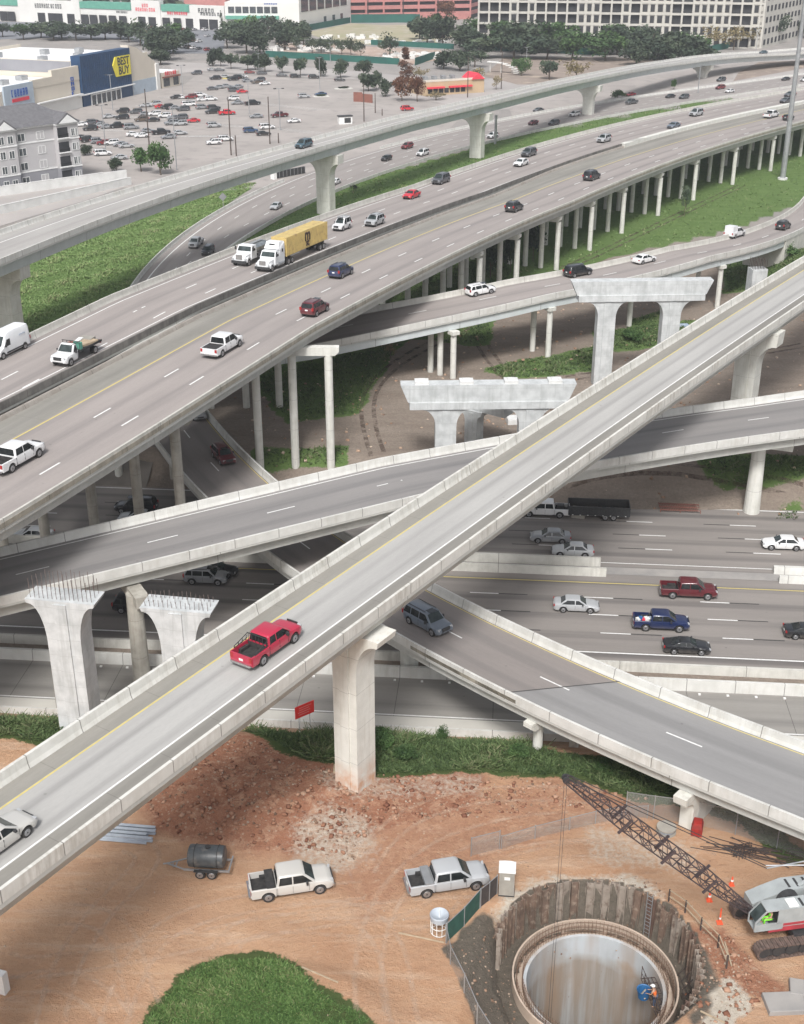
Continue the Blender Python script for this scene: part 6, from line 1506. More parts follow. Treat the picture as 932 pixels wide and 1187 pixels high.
b = MB(); b.box((0, -0.552, 1.0), (0.66, 0.02, 1.8)); b.build('door', 'plastic_grey', T_)
b = MB(); b.box((0.02, -0.566, 1.62), (0.4, 0.01, 0.26)); b.build('notice', 'plastic_white', T_)
b = MB(); b.box((0, 0, 0.04), (1.15, 1.15, 0.08)); b.build('skid', 'trim_dark', T_)
q = un(509, 1080, 0.0)
T_ = thing('round_tank', 'round pale blue topped tank standing on a white pipe cage', 'tank', (q[0], q[1], 0))
b = MB(); b.loft([[(r_ * math.cos(2 * math.pi * i / 24), r_ * math.sin(2 * math.pi * i / 24), z) for i in range(24)] for r_, z in ((0.62, 1.15), (0.66, 1.55), (0.62, 1.6), (0.05, 1.28))]); b.build('basin', 'steel_beam', T_)
b = MB()
for k in range(10): t = 2 * math.pi * k / 10; b.bar((0.55 * math.cos(t), 0.55 * math.sin(t), 0), (0.6 * math.cos(t), 0.6 * math.sin(t), 1.2), 0.03)
for z in (0.05, 0.6): b.tube([(0.57 * math.cos(2 * math.pi * i / 16), 0.57 * math.sin(2 * math.pi * i / 16), z) for i in range(17)], 0.025, 5)
b.bar((0, 0, 1.3), (0, 0, 2.0), 0.03); b.build('cage', 'plastic_white', T_)
def mesh_mat(name, c, dens, sc):
    m, ns, ls, bs = newmat(name); bs.inputs['Base Color'].default_value = rgb(c); bs.inputs['Roughness'].default_value = 0.5
    tc = ns.new('ShaderNodeTexCoord').outputs['Generated']
    uv = ns.new('ShaderNodeUVMap'); uv.uv_map = 'road'
    sp = ns.new('ShaderNodeSeparateXYZ'); ls.new(uv.outputs[0], sp.inputs[0])
    a = math_(ns, ls, 'ADD', sp.outputs[0], sp.outputs[1]); b_ = math_(ns, ls, 'SUBTRACT', sp.outputs[0], sp.outputs[1])
    k = [math_(ns, ls, 'LESS_THAN', math_(ns, ls, 'FRACT', math_(ns, ls, 'MULTIPLY', v, sc)), dens) for v in (a, b_)]
    ls.new(math_(ns, ls, 'MAXIMUM', k[0], k[1]), bs.inputs['Alpha']); return m
mesh_mat('chain_link', (0.34, 0.34, 0.33), 0.16, 9.0)
def fence(name, label, pts, h=1.9, panel='chain_link', rails=True, cat='fence', post_m='steel_galv', zf=None):
    T_ = thing(name, label, cat, (pts[0][0], pts[0][1], 0)); ox, oy = pts[0]
    zf = zf or (lambda x, y: max(hgt(x, y), -0.4))
    P = [(x, y, zf(x, y)) for x, y in pts]
    for a, b_ in zip(P[:-1], P[1:]):
        L = math.dist(a[:2], b_[:2]); u0 = random.random()
        m_ = MB(); m_.add([(a[0] - ox, a[1] - oy, a[2] + 0.05), (b_[0] - ox, b_[1] - oy, b_[2] + 0.05), (b_[0] - ox, b_[1] - oy, b_[2] + h), (a[0] - ox, a[1] - oy, a[2] + h)], [(0, 1, 2, 3)], 0, [((u0, 0), (u0 + L, 0), (u0 + L, h), (u0, h))]); m_.build('panel', panel, T_)
        if rails: m_ = MB(); m_.bar((a[0] - ox, a[1] - oy, a[2] + h), (b_[0] - ox, b_[1] - oy, b_[2] + h), 0.03); m_.build('top_rail', post_m, T_)
    for a in P: m_ = MB(); m_.cyl((a[0] - ox, a[1] - oy, a[2] - 0.3), (a[0] - ox, a[1] - oy, a[2] + h + 0.08), 0.04, n=8); m_.build('post', post_m, T_)
    return T_
W2 = lambda L_: [un(x, y, 0)[:2] for x, y in L_]
fence('screen_fence', 'fence with dark green windscreen, between the round tank and the toilet', W2([(518, 1092), (538, 1073), (556, 1053)]), 1.7, 'fence_mesh_green')
fence('screen_fence', 'short fence with dark brown windscreen beside the tan toilet', W2([(557, 1052), (567, 1044), (576, 1036)]), 1.7, 'fence_screen_dark')
fence('chain_link_fence', 'chain link fence running down the left edge of the muddy pit', W2([(517, 1093), (522, 1118), (538, 1150), (553, 1180), (575, 1215)]), 1.6)
fence('chain_link_fence', 'leaning chain link gate panels on the dirt above the toilet', W2([(546, 992), (579, 984)]), 1.7)
fence('chain_link_fence', 'long chain link fence between the dirt road and the crane boom', W2([(581, 984), (620, 972), (660, 962), (690, 955), (720, 950), (750, 949)]), 1.2)
fence('chain_link_fence', 'chain link fence in shade under the lower ramp at the right', W2([(725, 945), (757, 950), (800, 955), (852, 968), (900, 984), (950, 1002)]), 2.2)
def rail_line(name, label, pts, h, m_='timber'):
    T_ = thing(name, label, 'railing', (pts[0][0], pts[0][1], 0)); o = pts[0]
    for a in pts: b = MB(); b.bar((a[0] - o[0], a[1] - o[1], -0.3), (a[0] - o[0], a[1] - o[1], h), 0.07); b.build('post', 'rebar_dark', T_)
    for a, c in zip(pts[:-1], pts[1:]):
        b = MB()
        for z in (h * 0.45, h * 0.95): b.bar((a[0] - o[0], a[1] - o[1], z), (c[0] - o[0], c[1] - o[1], z), 0.045)
        b.build('board', m_, T_)
rail_line('guard_railing', 'timber guard railing on dark posts round the crane side of the shaft', W2([(775, 1045), (794, 1058), (812, 1078), (832, 1098), (842, 1122)]), 1.1)
# ladder on the piles
b = MB(); p0 = Vector((SH[0] + 6.55 * math.cos(R(48)), SH[1] + 6.55 * math.sin(R(48)), -3.2)); t_ = Vector((-math.sin(R(48)), math.cos(R(48)), 0))
for s_ in (-0.22, 0.22): b.bar(p0 + t_ * s_, p0 + t_ * s_ + Vector((0, 0, 3.9)), 0.035)
for k in range(11): b.bar(p0 - t_ * 0.22 + Vector((0, 0, 0.3 + 0.33 * k)), p0 + t_ * 0.22 + Vector((0, 0, 0.3 + 0.33 * k)), 0.025)
tag(b.build('ladder', 'steel_galv'), 'thin metal ladder standing against the sheet piles', 'ladder')
# tank trailer
q = un(241, 1003, 0.5)
T_ = thing('tank_trailer', 'black tandem axle tank trailer parked left of the champagne pickup', 'trailer', (q[0] , q[1], 0.0), R(-4))
b = MB(); rings = []
for x, k in ((-1.45, 0.75), (-1.36, 0.97), (-1.2, 1), (1.2, 1), (1.36, 0.97), (1.45, 0.75)): rings.append([(x * 0.93, 0.84 * k * math.cos(t), 1.36 + 0.8 * k * math.sin(t)) for t in [2 * math.pi * i / 24 for i in range(24)]])
b.loft(rings); b.build('tank', 'tank_black', T_, 'auto')
b = MB()
for s_ in (-1, 1): b.box((0, s_ * 0.62, 0.55), (3.3, 0.1, 0.14)); b.bar((-1.6, s_ * 0.6, 0.55), (-3.0, 0.0, 0.5), 0.06)
b.bar((-3.0, 0, 0.5), (-3.3, 0, 0.45), 0.06); b.bar((-2.3, 0.3, 0.5), (-2.3, -0.3, 0.5), 0.05); b.bar((-2.6, 0.1, 0.5), (-2.6, 0.1, 0.0), 0.05); b.box((1.7, 0, 0.7), (0.1, 1.7, 0.14)); b.build('frame', 'steel_galv', T_)
for x in (-0.9, 0.9): b = MB(); b.tube([(x * 0.93, 0.855 * math.cos(t), 1.36 + 0.815 * math.sin(t)) for t in np.linspace(0, 2 * math.pi, 17)], 0.03, 5); b.build('strap', 'trim_dark', T_)
b = MB(); b.cyl((0.1, 0, 2.14), (0.1, 0, 2.26), 0.2); b.build('filler_cap', 'trim_dark', T_)
for s_ in (-1, 1): b = MB(); b.box((0.05, s_ * 0.92, 0.72), (1.75, 0.26, 0.05)); b.build('mudguard', 'trim_dark', T_)
wheels(T_, (-0.4, 0.45), 1.9, 0.36, 0.22)
# dump trailer behind the white pickup on the freeway
q = un(694, 590, -2.0)
T_ = thing('dump_trailer', 'long black open topped trailer towed by the white pickup on the sunken freeway', 'trailer', (q[0], q[1], -2.96), FA)
b = MB(); L2, W2_ = 3.65, 1.2
for s_ in (-1, 1):
    b.box((0, s_ * W2_, 1.15), (2 * L2, 0.08, 1.1)); b.box((0, s_ * (W2_ + 0.03), 1.72), (2 * L2, 0.14, 0.08))
    for k in range(11): b.box((-L2 + 0.3 + k * 0.67, s_ * (W2_ + 0.06), 1.15), (0.08, 0.08, 1.08))
b.box((-L2, 0, 1.15), (0.08, 2.4, 1.1)); b.box((L2, 0, 1.15), (0.08, 2.4, 1.1)); b.build('dump_box', 'trim_dark', T_)
b = MB(); b.box((0, 0, 0.66), (2 * L2 - 0.1, 2.3, 0.08)); b.build('floor', 'timber', T_)
b = MB()
for s_ in (-1, 1): b.bar((-L2, s_ * 0.5, 0.6), (-L2 - 1.9, 0, 0.9), 0.08)
b.box((-L2 - 0.9, 0, 1.15), (0.9, 0.7, 0.5)); b.build('drawbar', 'trim_dark', T_)
b = MB()
for k in range(8): b.box((-L2 + 0.5 + k * 0.9, -W2_ - 0.115, 0.68), (0.16, 0.03, 0.07))
b.build('side_marker', 'plastic_white', T_)
wheels(T_, (0.75, 1.75), 2.45, 0.40, 0.25)
# stacked steel pipes and beams
q = un(146, 970, 0.0)
for k in range(9):
    lay = k // 5; b = MB(); dx = random.uniform(-.25, .25); L_ = random.uniform(3.2, 4.6)
    y = (k % 5) * 0.42 - 0.84 + lay * 0.2; z = 0.17 + lay * 0.32
    for hh in (-0.14, 0.14): b.box((dx, y, z + hh), (L_, 0.26, 0.035))
    b.box((dx, y, z), (L_, 0.03, 0.28)); o = b.build('steel_beam', 'steel_beam'); o.location = (q[0], q[1], 0); o.rotation_euler = (0, 0, R(-7))
    tag(o, 'blue grey steel beam lying in the small stack at the foot of the flyover', 'beam', 'stacked steel beams')
# red warning sign with its back row of text
q = un(354, 848, -1.2); zs = hgt(q[0], q[1])
T_ = thing('warning_sign', 'bright red rectangular sign on two white posts in the grass', 'sign', (q[0], q[1], zs), R(38))
b = MB(); b.box((0, 0, 2.55), (1.95, 0.05, 1.2)); b.build('sign_panel', 'sign_red', T_)
for s_ in (-0.55, 0.55): b = MB(); b.box((s_, 0.06, 1.2), (0.1, 0.06, 2.6)); b.build('post', 'paint_white', T_)
for k in range(4): b = MB(); b.box((random.uniform(-.1, .1), -0.03, 2.9 - 0.22 * k), (1.25 - 0.2 * (k % 2), 0.01, 0.06)); b.build('text_line', 'sign_text', T_)
# cones and delineators
def cone(x, y, label, s_=1.0, tall=False):
    q = un(x, y, 0.0); T_ = thing('traffic_cone' if not tall else 'delineator', label, 'cone' if not tall else 'delineator post', (q[0], q[1], 0))
    b = MB(); b.box((0, 0, 0.04), (0.4 * s_, 0.4 * s_, 0.06)); b.build('base', 'orange', T_)
    b = MB(); b.cyl((0, 0, 0.08), (0, 0, (0.75 if not tall else 1.3)), 0.16 * s_ if not tall else 0.07, 0.05, 12); b.build('cone' if not tall else 'post', 'orange', T_)
    b = MB(); b.cyl((0, 0, 0.38), (0, 0, 0.52), 0.12 * s_ if not tall else 0.075, 0.1 * s_ if not tall else 0.075, 12); b.build('reflective_band', 'paint_white', T_)
cone(822, 1044, 'orange cone with a white band in front of the crane tracks'); cone(848, 1026, 'orange cone under the crane boom, behind the first', 0.9); cone(834, 1070, 'tall slim orange delineator beside the crane track', 1, True)
# bits lying about the site
q = un(808, 966, 0.0); b = MB(); b.loft([[(q[0] + sx * 0.55 * k, q[1] + sy * 0.9 * k, z) for sx, sy in ((-1, -.4), (.4, -.6), (1, .5), (-.6, .8))] for k, z in ((1, -0.05), (1.0, 0.7), (0.7, 1.15))]); tag(b.build('skip_bin', 'red_bin'), 'dark red bin standing beside the slanted pier', 'bin')
q = un(772, 965, 0.0); T_ = thing('cable_reel', 'pale round reel lying flat beside the slanted pier', 'reel', (q[0], q[1], 0)); b = MB(); b.cyl((0, 0, 0.05), (0, 0, 0.14), 0.75, n=20); b.cyl((0, 0, 0.14), (0, 0, 0.5), 0.35, n=16); b.cyl((0, 0, 0.5), (0, 0, 0.58), 0.75, n=20); b.build('spool', 'plastic_grey', T_)
b = MB(); b.tube([(0.5 * math.cos(t), 0.5 * math.sin(t), 0.3) for t in np.linspace(0, 2 * math.pi, 17)], 0.12, 6); b.build('cable', 'steel_beam', T_)
q = un(862, 990, 0.0); T_ = thing('rebar_bundle', 'small dark bundle of rebar cages near the right fence', 'rebar', (q[0], q[1], 0)); b = MB(); rebar(b, (0, 0), 0.4, 6, 4, 1.5, 0.9, 0.05, 0.55, 0.035)
for z in (0.15, 0.35, 0.55): b.bar((-0.9, -0.4, z), (0.9, 0.1, z), 0.04); b.bar((-0.7, 0.3, z), (0.7, 0.6, z), 0.04)
b.build('cage', 'rebar_dark', T_)
T_ = thing('rebar_pile', 'long thin rebar rods scattered along the fence at the right', 'rebar'); b = MB()
for k in range(16):
    q0 = un(random.uniform(800, 850), random.uniform(970, 985), 0); q1 = un(random.uniform(890, 950), random.uniform(985, 1008), 0); b.bar((q0[0], q0[1], 0.1), (q1[0], q1[1], 0.12), 0.03)
tag(b.build('rod', 'rebar_dark', T_), kind='stuff')
q = un(790, 568, -0.3); T_ = thing('rebar_mat', 'red brown rack of rebar beside the sunken freeway', 'rebar', (q[0], q[1], hgt(q[0], q[1])), FA); b = MB()
for k in range(22): b.bar((-2.3 + 0.21 * k, -0.9, 0.3), (-2.5 + 0.21 * k, 0.9, 0.5), 0.05)
for y in (-0.9, 0, 0.9): b.bar((-2.5, y, 0.4), (2.4, y, 0.4), 0.06)
for x in (-2.4, 0, 2.4):
    for y in (-0.9, 0.9): b.bar((x, y, -0.2), (x, y, 0.45), 0.05)
b.build('rod', 'brick_brown', T_)
for x, y, lx, lz, m_, lab in ((672, 573, 1.6, 1.2, 'plastic_grey', 'grey concrete box beside the freeway behind the black trailer'), (910, 1165, 2.6, 0.35, 'roof_gravel', 'pale flat concrete slab at the bottom right corner'), (935, 1150, 2.2, 0.4, 'roof_gravel', 'second flat concrete slab above the corner one'), (2, 1148, 0.9, 1.6, 'plastic_white', 'white box cut by the left edge near the bottom'), (790, 378, 2.5, 0.2, 'tarp', 'pale tarpaulin on the ground behind the tall bent'), (775, 388, 3.4, 0.12, 'timber', 'flat board on the ground beside the tarpaulin'), (600, 490, 3.0, 0.8, 'conc_new', 'white block lying right of the tilted pier cap'), (398, 897, 1.6, 0.25, 'timber', 'timber lying at the foot of the stained pier')):
    q = un(x, y, 0.0); b = MB(); b.loft([[(sx * lx / 2 * k, sy * lx * 0.32 * k, z) for sx, sy in ((-1, -1), (1, -1), (1, 1), (-1, 1))] for k, z in ((1, 0), (0.98, lz * 0.9), (0.93, lz))]); o = b.build('concrete_block' if 'conc' in lab or 'conc' in m_ or 'plastic' in m_ else 'board', m_); o.location = (q[0], q[1], hgt(q[0], q[1])); o.rotation_euler = (0, 0, random.uniform(-.5, .5)); tag(o, lab, 'block' if 'conc' in lab or 'conc' in m_ or 'plastic' in m_ else 'board')
for x0, y0, x1, y1, lab in ((566, 1185, 517, 1092, ''), (700, 1172, 640, 1155, ''), (812, 1172, 850, 1190, 'plank lying by the pale rubble at the bottom right'), (392, 1145, 350, 1125, 'thin pale plank on the edge of the green mound'), (462, 1082, 515, 1093, 'thin stick on the dirt left of the round tank'), (840, 1092, 848, 1120, 'pale plank beside the railing at the crane')):
    if not lab: continue
    a, c = un(x0, y0, 0), un(x1, y1, 0); b = MB(); b.bar((a[0], a[1], hgt(a[0], a[1]) + 0.08), (c[0], c[1], hgt(c[0], c[1]) + 0.08), 0.06); tag(b.build('plank', 'timber'), lab, 'plank')
# rubble: loose stones on the clay bank and round the pit
def scatter(name, label, polys, dens, smin, smax, mname, zone_z=None, flat=0.6, seed=3, kindstuff=True):
    rs = np.random.RandomState(seed); V = []; F = []; S = []
    base = np.array([(-1, -1, -1), (1, -1, -.6), (1, 1, -1), (-1, 1, -.8), (-.6, -.7, .8), (.8, -.5, .6), (.6, .8, .9), (-.8, .6, .5)])
    fc = [(0, 3, 2, 1), (4, 5, 6, 7), (0, 1, 5, 4), (1, 2, 6, 5), (2, 3, 7, 6), (3, 0, 4, 7)]
    for poly, dn in polys:
        P = poly_world(poly); lo, hi = P.min(0), P.max(0); n = int((hi - lo).prod() * dens * dn)
        pts = rs.uniform(lo, hi, (n, 2)); pts = pts[inpoly(P, pts[:, 0], pts[:, 1])]
        z = height(pts[:, 0], pts[:, 1])
        for (x, y), zz in zip(pts, z):
            s_ = smin + (smax - smin) * rs.rand() ** 3; a = rs.rand() * 6.28; ca, sa = math.cos(a), math.sin(a); o = len(V) * 8
            b_ = base * (1 + rs.uniform(-.25, .25, (8, 3))) * np.array([s_, s_ * rs.uniform(.5, 1), s_ * flat])
            V.append(np.c_[b_[:, 0] * ca - b_[:, 1] * sa + x, b_[:, 0] * sa + b_[:, 1] * ca + y, b_[:, 2] + zz + s_ * 0.3]); S.append(rs.rand())
    if not V: return
    n = len(V); V = np.concatenate(V); me = bpy.data.meshes.new(name)
    fa = (np.array(fc)[None] + (np.arange(n) * 8)[:, None, None]).reshape(-1, 4)
    me.vertices.add(len(V)); me.vertices.foreach_set('co', V.astype(np.float32).ravel()); me.loops.add(fa.size); me.loops.foreach_set('vertex_index', fa.ravel().astype(np.int32))
    me.polygons.add(len(fa)); me.polygons.foreach_set('loop_start', (np.arange(len(fa)) * 4).astype(np.int32)); me.polygons.foreach_set('loop_total', np.full(len(fa), 4, np.int32)); me.update()
    at = me.attributes.new('shade', 'FLOAT', 'POINT'); at.data.foreach_set('value', np.repeat(np.array(S), 8).astype(np.float32))
    me.materials.append(MT[mname]); o = bpy.data.objects.new(name, me); COL.objects.link(o); tag(o, label, 'stones' if 'ston' in name or 'rubble' in name else 'debris', kind='stuff'); return o
clay_px = [(165, 935), (250, 850), (300, 858), (330, 884), (420, 900), (600, 903), (760, 925), (640, 940), (440, 960), (400, 990), (290, 985), (190, 965)]
scatter('rubble_stones', 'clods and stones on the red clay bank under the flyover', [(clay_px, 1.0), ([(350, 965), (385, 944), (425, 955), (432, 988), (395, 1003), (360, 994)], 3), ([(800, 1075), (850, 1085), (900, 1150), (850, 1187), (805, 1187), (800, 1120)], 2.0), ([(585, 1058), (640, 1018), (760, 1018), (790, 1055), (700, 1030), (620, 1042)], 2.5), ([(520, 1100), (548, 1075), (580, 1062), (600, 1120), (600, 1187), (560, 1187)], 1.2)], 4.0, 0.02, 0.13, 'pebble')
scatter('clay_clods', 'broken clods of red clay heaped on the bank', [(clay_px, 1.0), ([(800, 1075), (850, 1085), (900, 1150), (850, 1187), (805, 1187), (800, 1120)], 0.8)], 5.0, 0.03, 0.24, 'clod', flat=0.5, seed=31)
scatter('loose_stones', 'small loose stones over the open dirt', [([(0, 1040), (180, 960), (600, 960), (932, 1010), (932, 1187), (0, 1187)], 1.0)], 0.55, 0.02, 0.07, 'pebble', seed=8)
scatter('waste_stones', 'stones and litter on the brown ground beyond the freeway', [([(250, 400), (600, 330), (932, 330), (932, 575), (640, 560), (430, 520), (300, 540)], 1.0)], 0.25, 0.04, 0.28, 'pebble', seed=9)
# wheel tracks pressed into the dirt
m, ns, ls, bs = newmat('track_dirt'); bs.inputs['Roughness'].default_value = 0.95; bs.inputs['Base Color'].default_value = (0.60, 0.44, 0.32, 1)
tc = ns.new('ShaderNodeTexCoord').outputs['Object']; uv = ns.new('ShaderNodeUVMap'); uv.uv_map = 'road'; spu = ns.new('ShaderNodeSeparateXYZ'); ls.new(uv.outputs[0], spu.inputs[0])
edge = ramp(ns, ls, math_(ns, ls, 'ABSOLUTE', spu.outputs[1]), 1.0, 0.35)
al = math_(ns, ls, 'MULTIPLY', edge, math_(ns, ls, 'MULTIPLY', ramp(ns, ls, noise(ns, ls, tc, 1.1, 5, 0.7), 0.34, 0.7), 0.5)); ls.new(al, bs.inputs['Alpha'])
def tracks(name, lines, mname, wd=0.26, gauge=1.75):
    b = MB()
    for L_ in lines:
        P = np.array([un(x, y, 0)[:2] for x, y in L_]); t = np.linspace(0, 1, len(P)); q = np.linspace(0, 1, 60); d = min(3, len(P) - 1)
        cx_, cy_ = np.polyfit(t, P[:, 0], d), np.polyfit(t, P[:, 1], d); C_ = np.c_[np.polyval(cx_, q), np.polyval(cy_, q)]; T = np.gradient(C_, axis=0); T /= np.hypot(T[:, 0], T[:, 1])[:, None]; n_ = np.c_[-T[:, 1], T[:, 0]]
        for g in (-gauge / 2, gauge / 2):
            vs, fs, uv_ = [], [], []
            for i in range(60):
                for s_ in (-1, 0, 1):
                    p = C_[i] + n_[i] * (g + s_ * wd / 2); vs.append((p[0], p[1], hgt(p[0], p[1]) + 0.03))
            for i in range(59):
                for k in range(2): fs.append((i * 3 + k, i * 3 + k + 1, i * 3 + 4 + k, i * 3 + 3 + k)); uv_.append(((i, k - 1), (i, k), (i + 1, k), (i + 1, k - 1)))
            b.add(vs, fs, 0, uv_)
    return tag(b.build(name, mname), 'faint wheel tracks on the dirt', kind='structure')
tracks('wheel_tracks', [[(60, 1187), (90, 1090), (150, 1030), (165, 1000), (150, 980)], [(130, 1187), (170, 1110), (210, 1060), (300, 1050), (420, 1030)], [(0, 1115), (60, 1120), (160, 1105), (260, 1080), (420, 1060), (560, 1050)],
  [(170, 1170), (150, 1110), (130, 1075), (80, 1060)], [(430, 1187), (430, 1110), (445, 1060), (480, 1000), (560, 965), (660, 950)], [(470, 1187), (460, 1130), (430, 1070), (330, 1060)], [(420, 1010), (460, 960), (520, 930), (600, 920), (700, 925)],
  [(560, 1000), (640, 985), (720, 985), (830, 1000)], [(580, 985), (660, 968), (760, 960)], [(260, 1100), (330, 1070), (430, 1075), (520, 1040)], [(0, 1150), (80, 1140), (140, 1187)]], 'track_dirt', 0.5)
m, ns, ls, bs = newmat('track_dark'); bs.inputs['Roughness'].default_value = 0.95; bs.inputs['Base Color'].default_value = (0.12, 0.085, 0.065, 1)
tc = ns.new('ShaderNodeTexCoord').outputs['Object']; ls.new(math_(ns, ls, 'MULTIPLY', ramp(ns, ls, noise(ns, ls, tc, 0.6, 5, 0.7), 0.4, 0.6), 0.75), bs.inputs['Alpha'])
tracks('wheel_tracks', [[(440, 530), (425, 470), (450, 430), (500, 400), (580, 360)], [(560, 400), (590, 440), (640, 480)], [(640, 440), (720, 430), (800, 420), (932, 400)], [(650, 545), (760, 540), (932, 555)], [(600, 330), (680, 300), (760, 262), (860, 215)]], 'track_dark', 0.6)

# ------------------------------------------------------------------ vegetation builders
def leaves_mesh(name, C_, Nn, size, mname, rs, shade=None, up=0.0):
    """many small leaf-clump faces at centres C_"""
    n = len(C_); a = rs.normal(size=(n, 3)); a[:, 2] *= (1 - up); a /= np.linalg.norm(a, axis=1)[:, None]
    b = rs.normal(size=(n, 3)); b -= (b * a).sum(1)[:, None] * a; b /= np.linalg.norm(b, axis=1)[:, None]
    s = size * rs.uniform(0.55, 1.25, (n, 1)); V = np.stack([C_ - a * s, C_ + b * s * 0.55 - a * s * 0.1, C_ + a * s, C_ - b * s * 0.55 + a * s * 0.1], 1).reshape(-1, 3)
    me = bpy.data.meshes.new(name); F = np.arange(n * 4).reshape(n, 4)
    me.vertices.add(n * 4); me.vertices.foreach_set('co', V.astype(np.float32).ravel()); me.loops.add(n * 4); me.loops.foreach_set('vertex_index', F.ravel().astype(np.int32))
    me.polygons.add(n); me.polygons.foreach_set('loop_start', (np.arange(n) * 4).astype(np.int32)); me.polygons.foreach_set('loop_total', np.full(n, 4, np.int32)); me.update()
    sh = rs.rand(n) if shade is None else np.clip(shade + rs.normal(size=n) * 0.13, 0, 1)
    at = me.attributes.new('shade', 'FLOAT', 'POINT'); at.data.foreach_set('value', np.repeat(sh, 4).astype(np.float32)); me.materials.append(MT[mname]); return me
def crown_mesh(seed, Rx, Rz, nblob, nleaf, size, mname, cone=False):
    rs = np.random.RandomState(seed); C_ = []; S = []
    for k in range(nblob):
        d = rs.normal(size=3); d /= np.linalg.norm(d); d[2] = d[2] * 0.85
        r = 0.62 * rs.uniform(0.35, 1.2)
        c = d * r * np.array([Rx, Rx, Rz])
        if cone: zz = rs.uniform(-1, 0.95); rr = (1 - (zz + 1) / 2) * 0.75; t = rs.rand() * 6.28; c = np.array([rr * Rx * math.cos(t), rr * Rx * math.sin(t), zz * Rz])
        br = Rx * rs.uniform(0.2, 0.5) * (1 if not cone else 0.8); m = nleaf // nblob
        p = rs.normal(size=(m, 3)); p /= np.linalg.norm(p, axis=1)[:, None]; p *= (rs.uniform(0.55, 1.08, (m, 1))) * br; p[:, 2] *= 0.8
        C_.append(p + c); S.append(np.full(m, rs.uniform(0.2, 0.85)))
    return leaves_mesh('crown', np.concatenate(C_), None, size, mname, rs, np.concatenate(S))
def trunk_mesh(seed, h, r, limbs, spread, mname='bark'):
    rs = np.random.RandomState(seed); b = MB(); pts = [(0, 0, -0.4), (rs.uniform(-.1, .1), rs.uniform(-.1, .1), h * 0.5), (rs.uniform(-.2, .2), rs.uniform(-.2, .2), h)]
    b.cyl(pts[0], pts[1], r, r * 0.75, 8); b.cyl(pts[1], pts[2], r * 0.75, r * 0.5, 8)
    for k in range(limbs):
        t = 2 * math.pi * k / limbs + rs.rand(); p = Vector(pts[1 if k % 2 else 2]); q = p + Vector((math.cos(t) * spread, math.sin(t) * spread, spread * rs.uniform(0.6, 1.1))); m_ = p.lerp(q, 0.5) + Vector((0, 0, -0.1 * spread)); b.cyl(p, m_, r * 0.4, r * 0.28, 6); b.cyl(m_, q, r * 0.28, r * 0.1, 6)
    me = bpy.data.meshes.new('trunk'); me.from_pydata(b.v, [], b.f); me.materials.append(MT[mname]); return me
# unit crowns: radius 1, built at a few sizes of leaf
CRW = {k: [crown_mesh(s_ * 7 + i, 1.0, 0.85, 16, nl, sz, mn) for i in range(4)] for s_, (k, nl, sz, mn) in enumerate([('oak', 1700, 0.095, 'leaf_oak'), ('green', 1500, 0.09, 'leaf_green'), ('thin', 420, 0.085, 'leaf_olive'), ('rust', 1200, 0.085, 'leaf_rust'), ('oakthin', 700, 0.09, 'leaf_oak')])}
CRW['rustcone'] = [crown_mesh(91, 1.0, 1.9, 34, 2600, 0.09, 'leaf_rust', True)]; CRW['cone'] = [crown_mesh(95, 1.0, 2.2, 34, 1600, 0.10, 'leaf_oak', True)]
CRW['bush'] = [crown_mesh(61 + i, 1.0, 0.9, 20, 2600, 0.075, 'leaf_green') for i in range(2)]
TRK = [trunk_mesh(i, 1.0, 0.06, 5, 0.45) for i in range(3)]
_tn = [0]
def tree(x, y, H, Rr, kind, label, group=None, name='tree', cat='tree', z=None, squash=1.0):
    q = un(x, y, 0.0); zz = hgt(q[0], q[1]) if z is None else z
    T_ = thing(name, label, cat, (q[0], q[1], zz), random.uniform(0, 6.28), group); _tn[0] += 1
    cm = CRW[kind][_tn[0] % len(CRW[kind])]; c = bpy.data.objects.new('crown', cm); COL.objects.link(c); c.parent = T_
    vz = {'rustcone': 1.9, 'cone': 2.2}.get(kind, 0.85); hz = H * (0.5 if vz > 1 else 0.45)
    sz = hz / vz * (1.0 if vz > 1 else 1.05)
    c.scale = (Rr * random.uniform(0.85, 1.2), Rr * random.uniform(0.85, 1.2), sz * random.uniform(0.85, 1.1)); c.location = (0, 0, H - hz)
    t = bpy.data.objects.new('trunk', TRK[_tn[0] % 3]); COL.objects.link(t); t.parent = T_; k = max(0.6, H - hz * 1.15); t.scale = (max(1.0, Rr * 0.8), max(1.0, Rr * 0.8), k)
    return T_
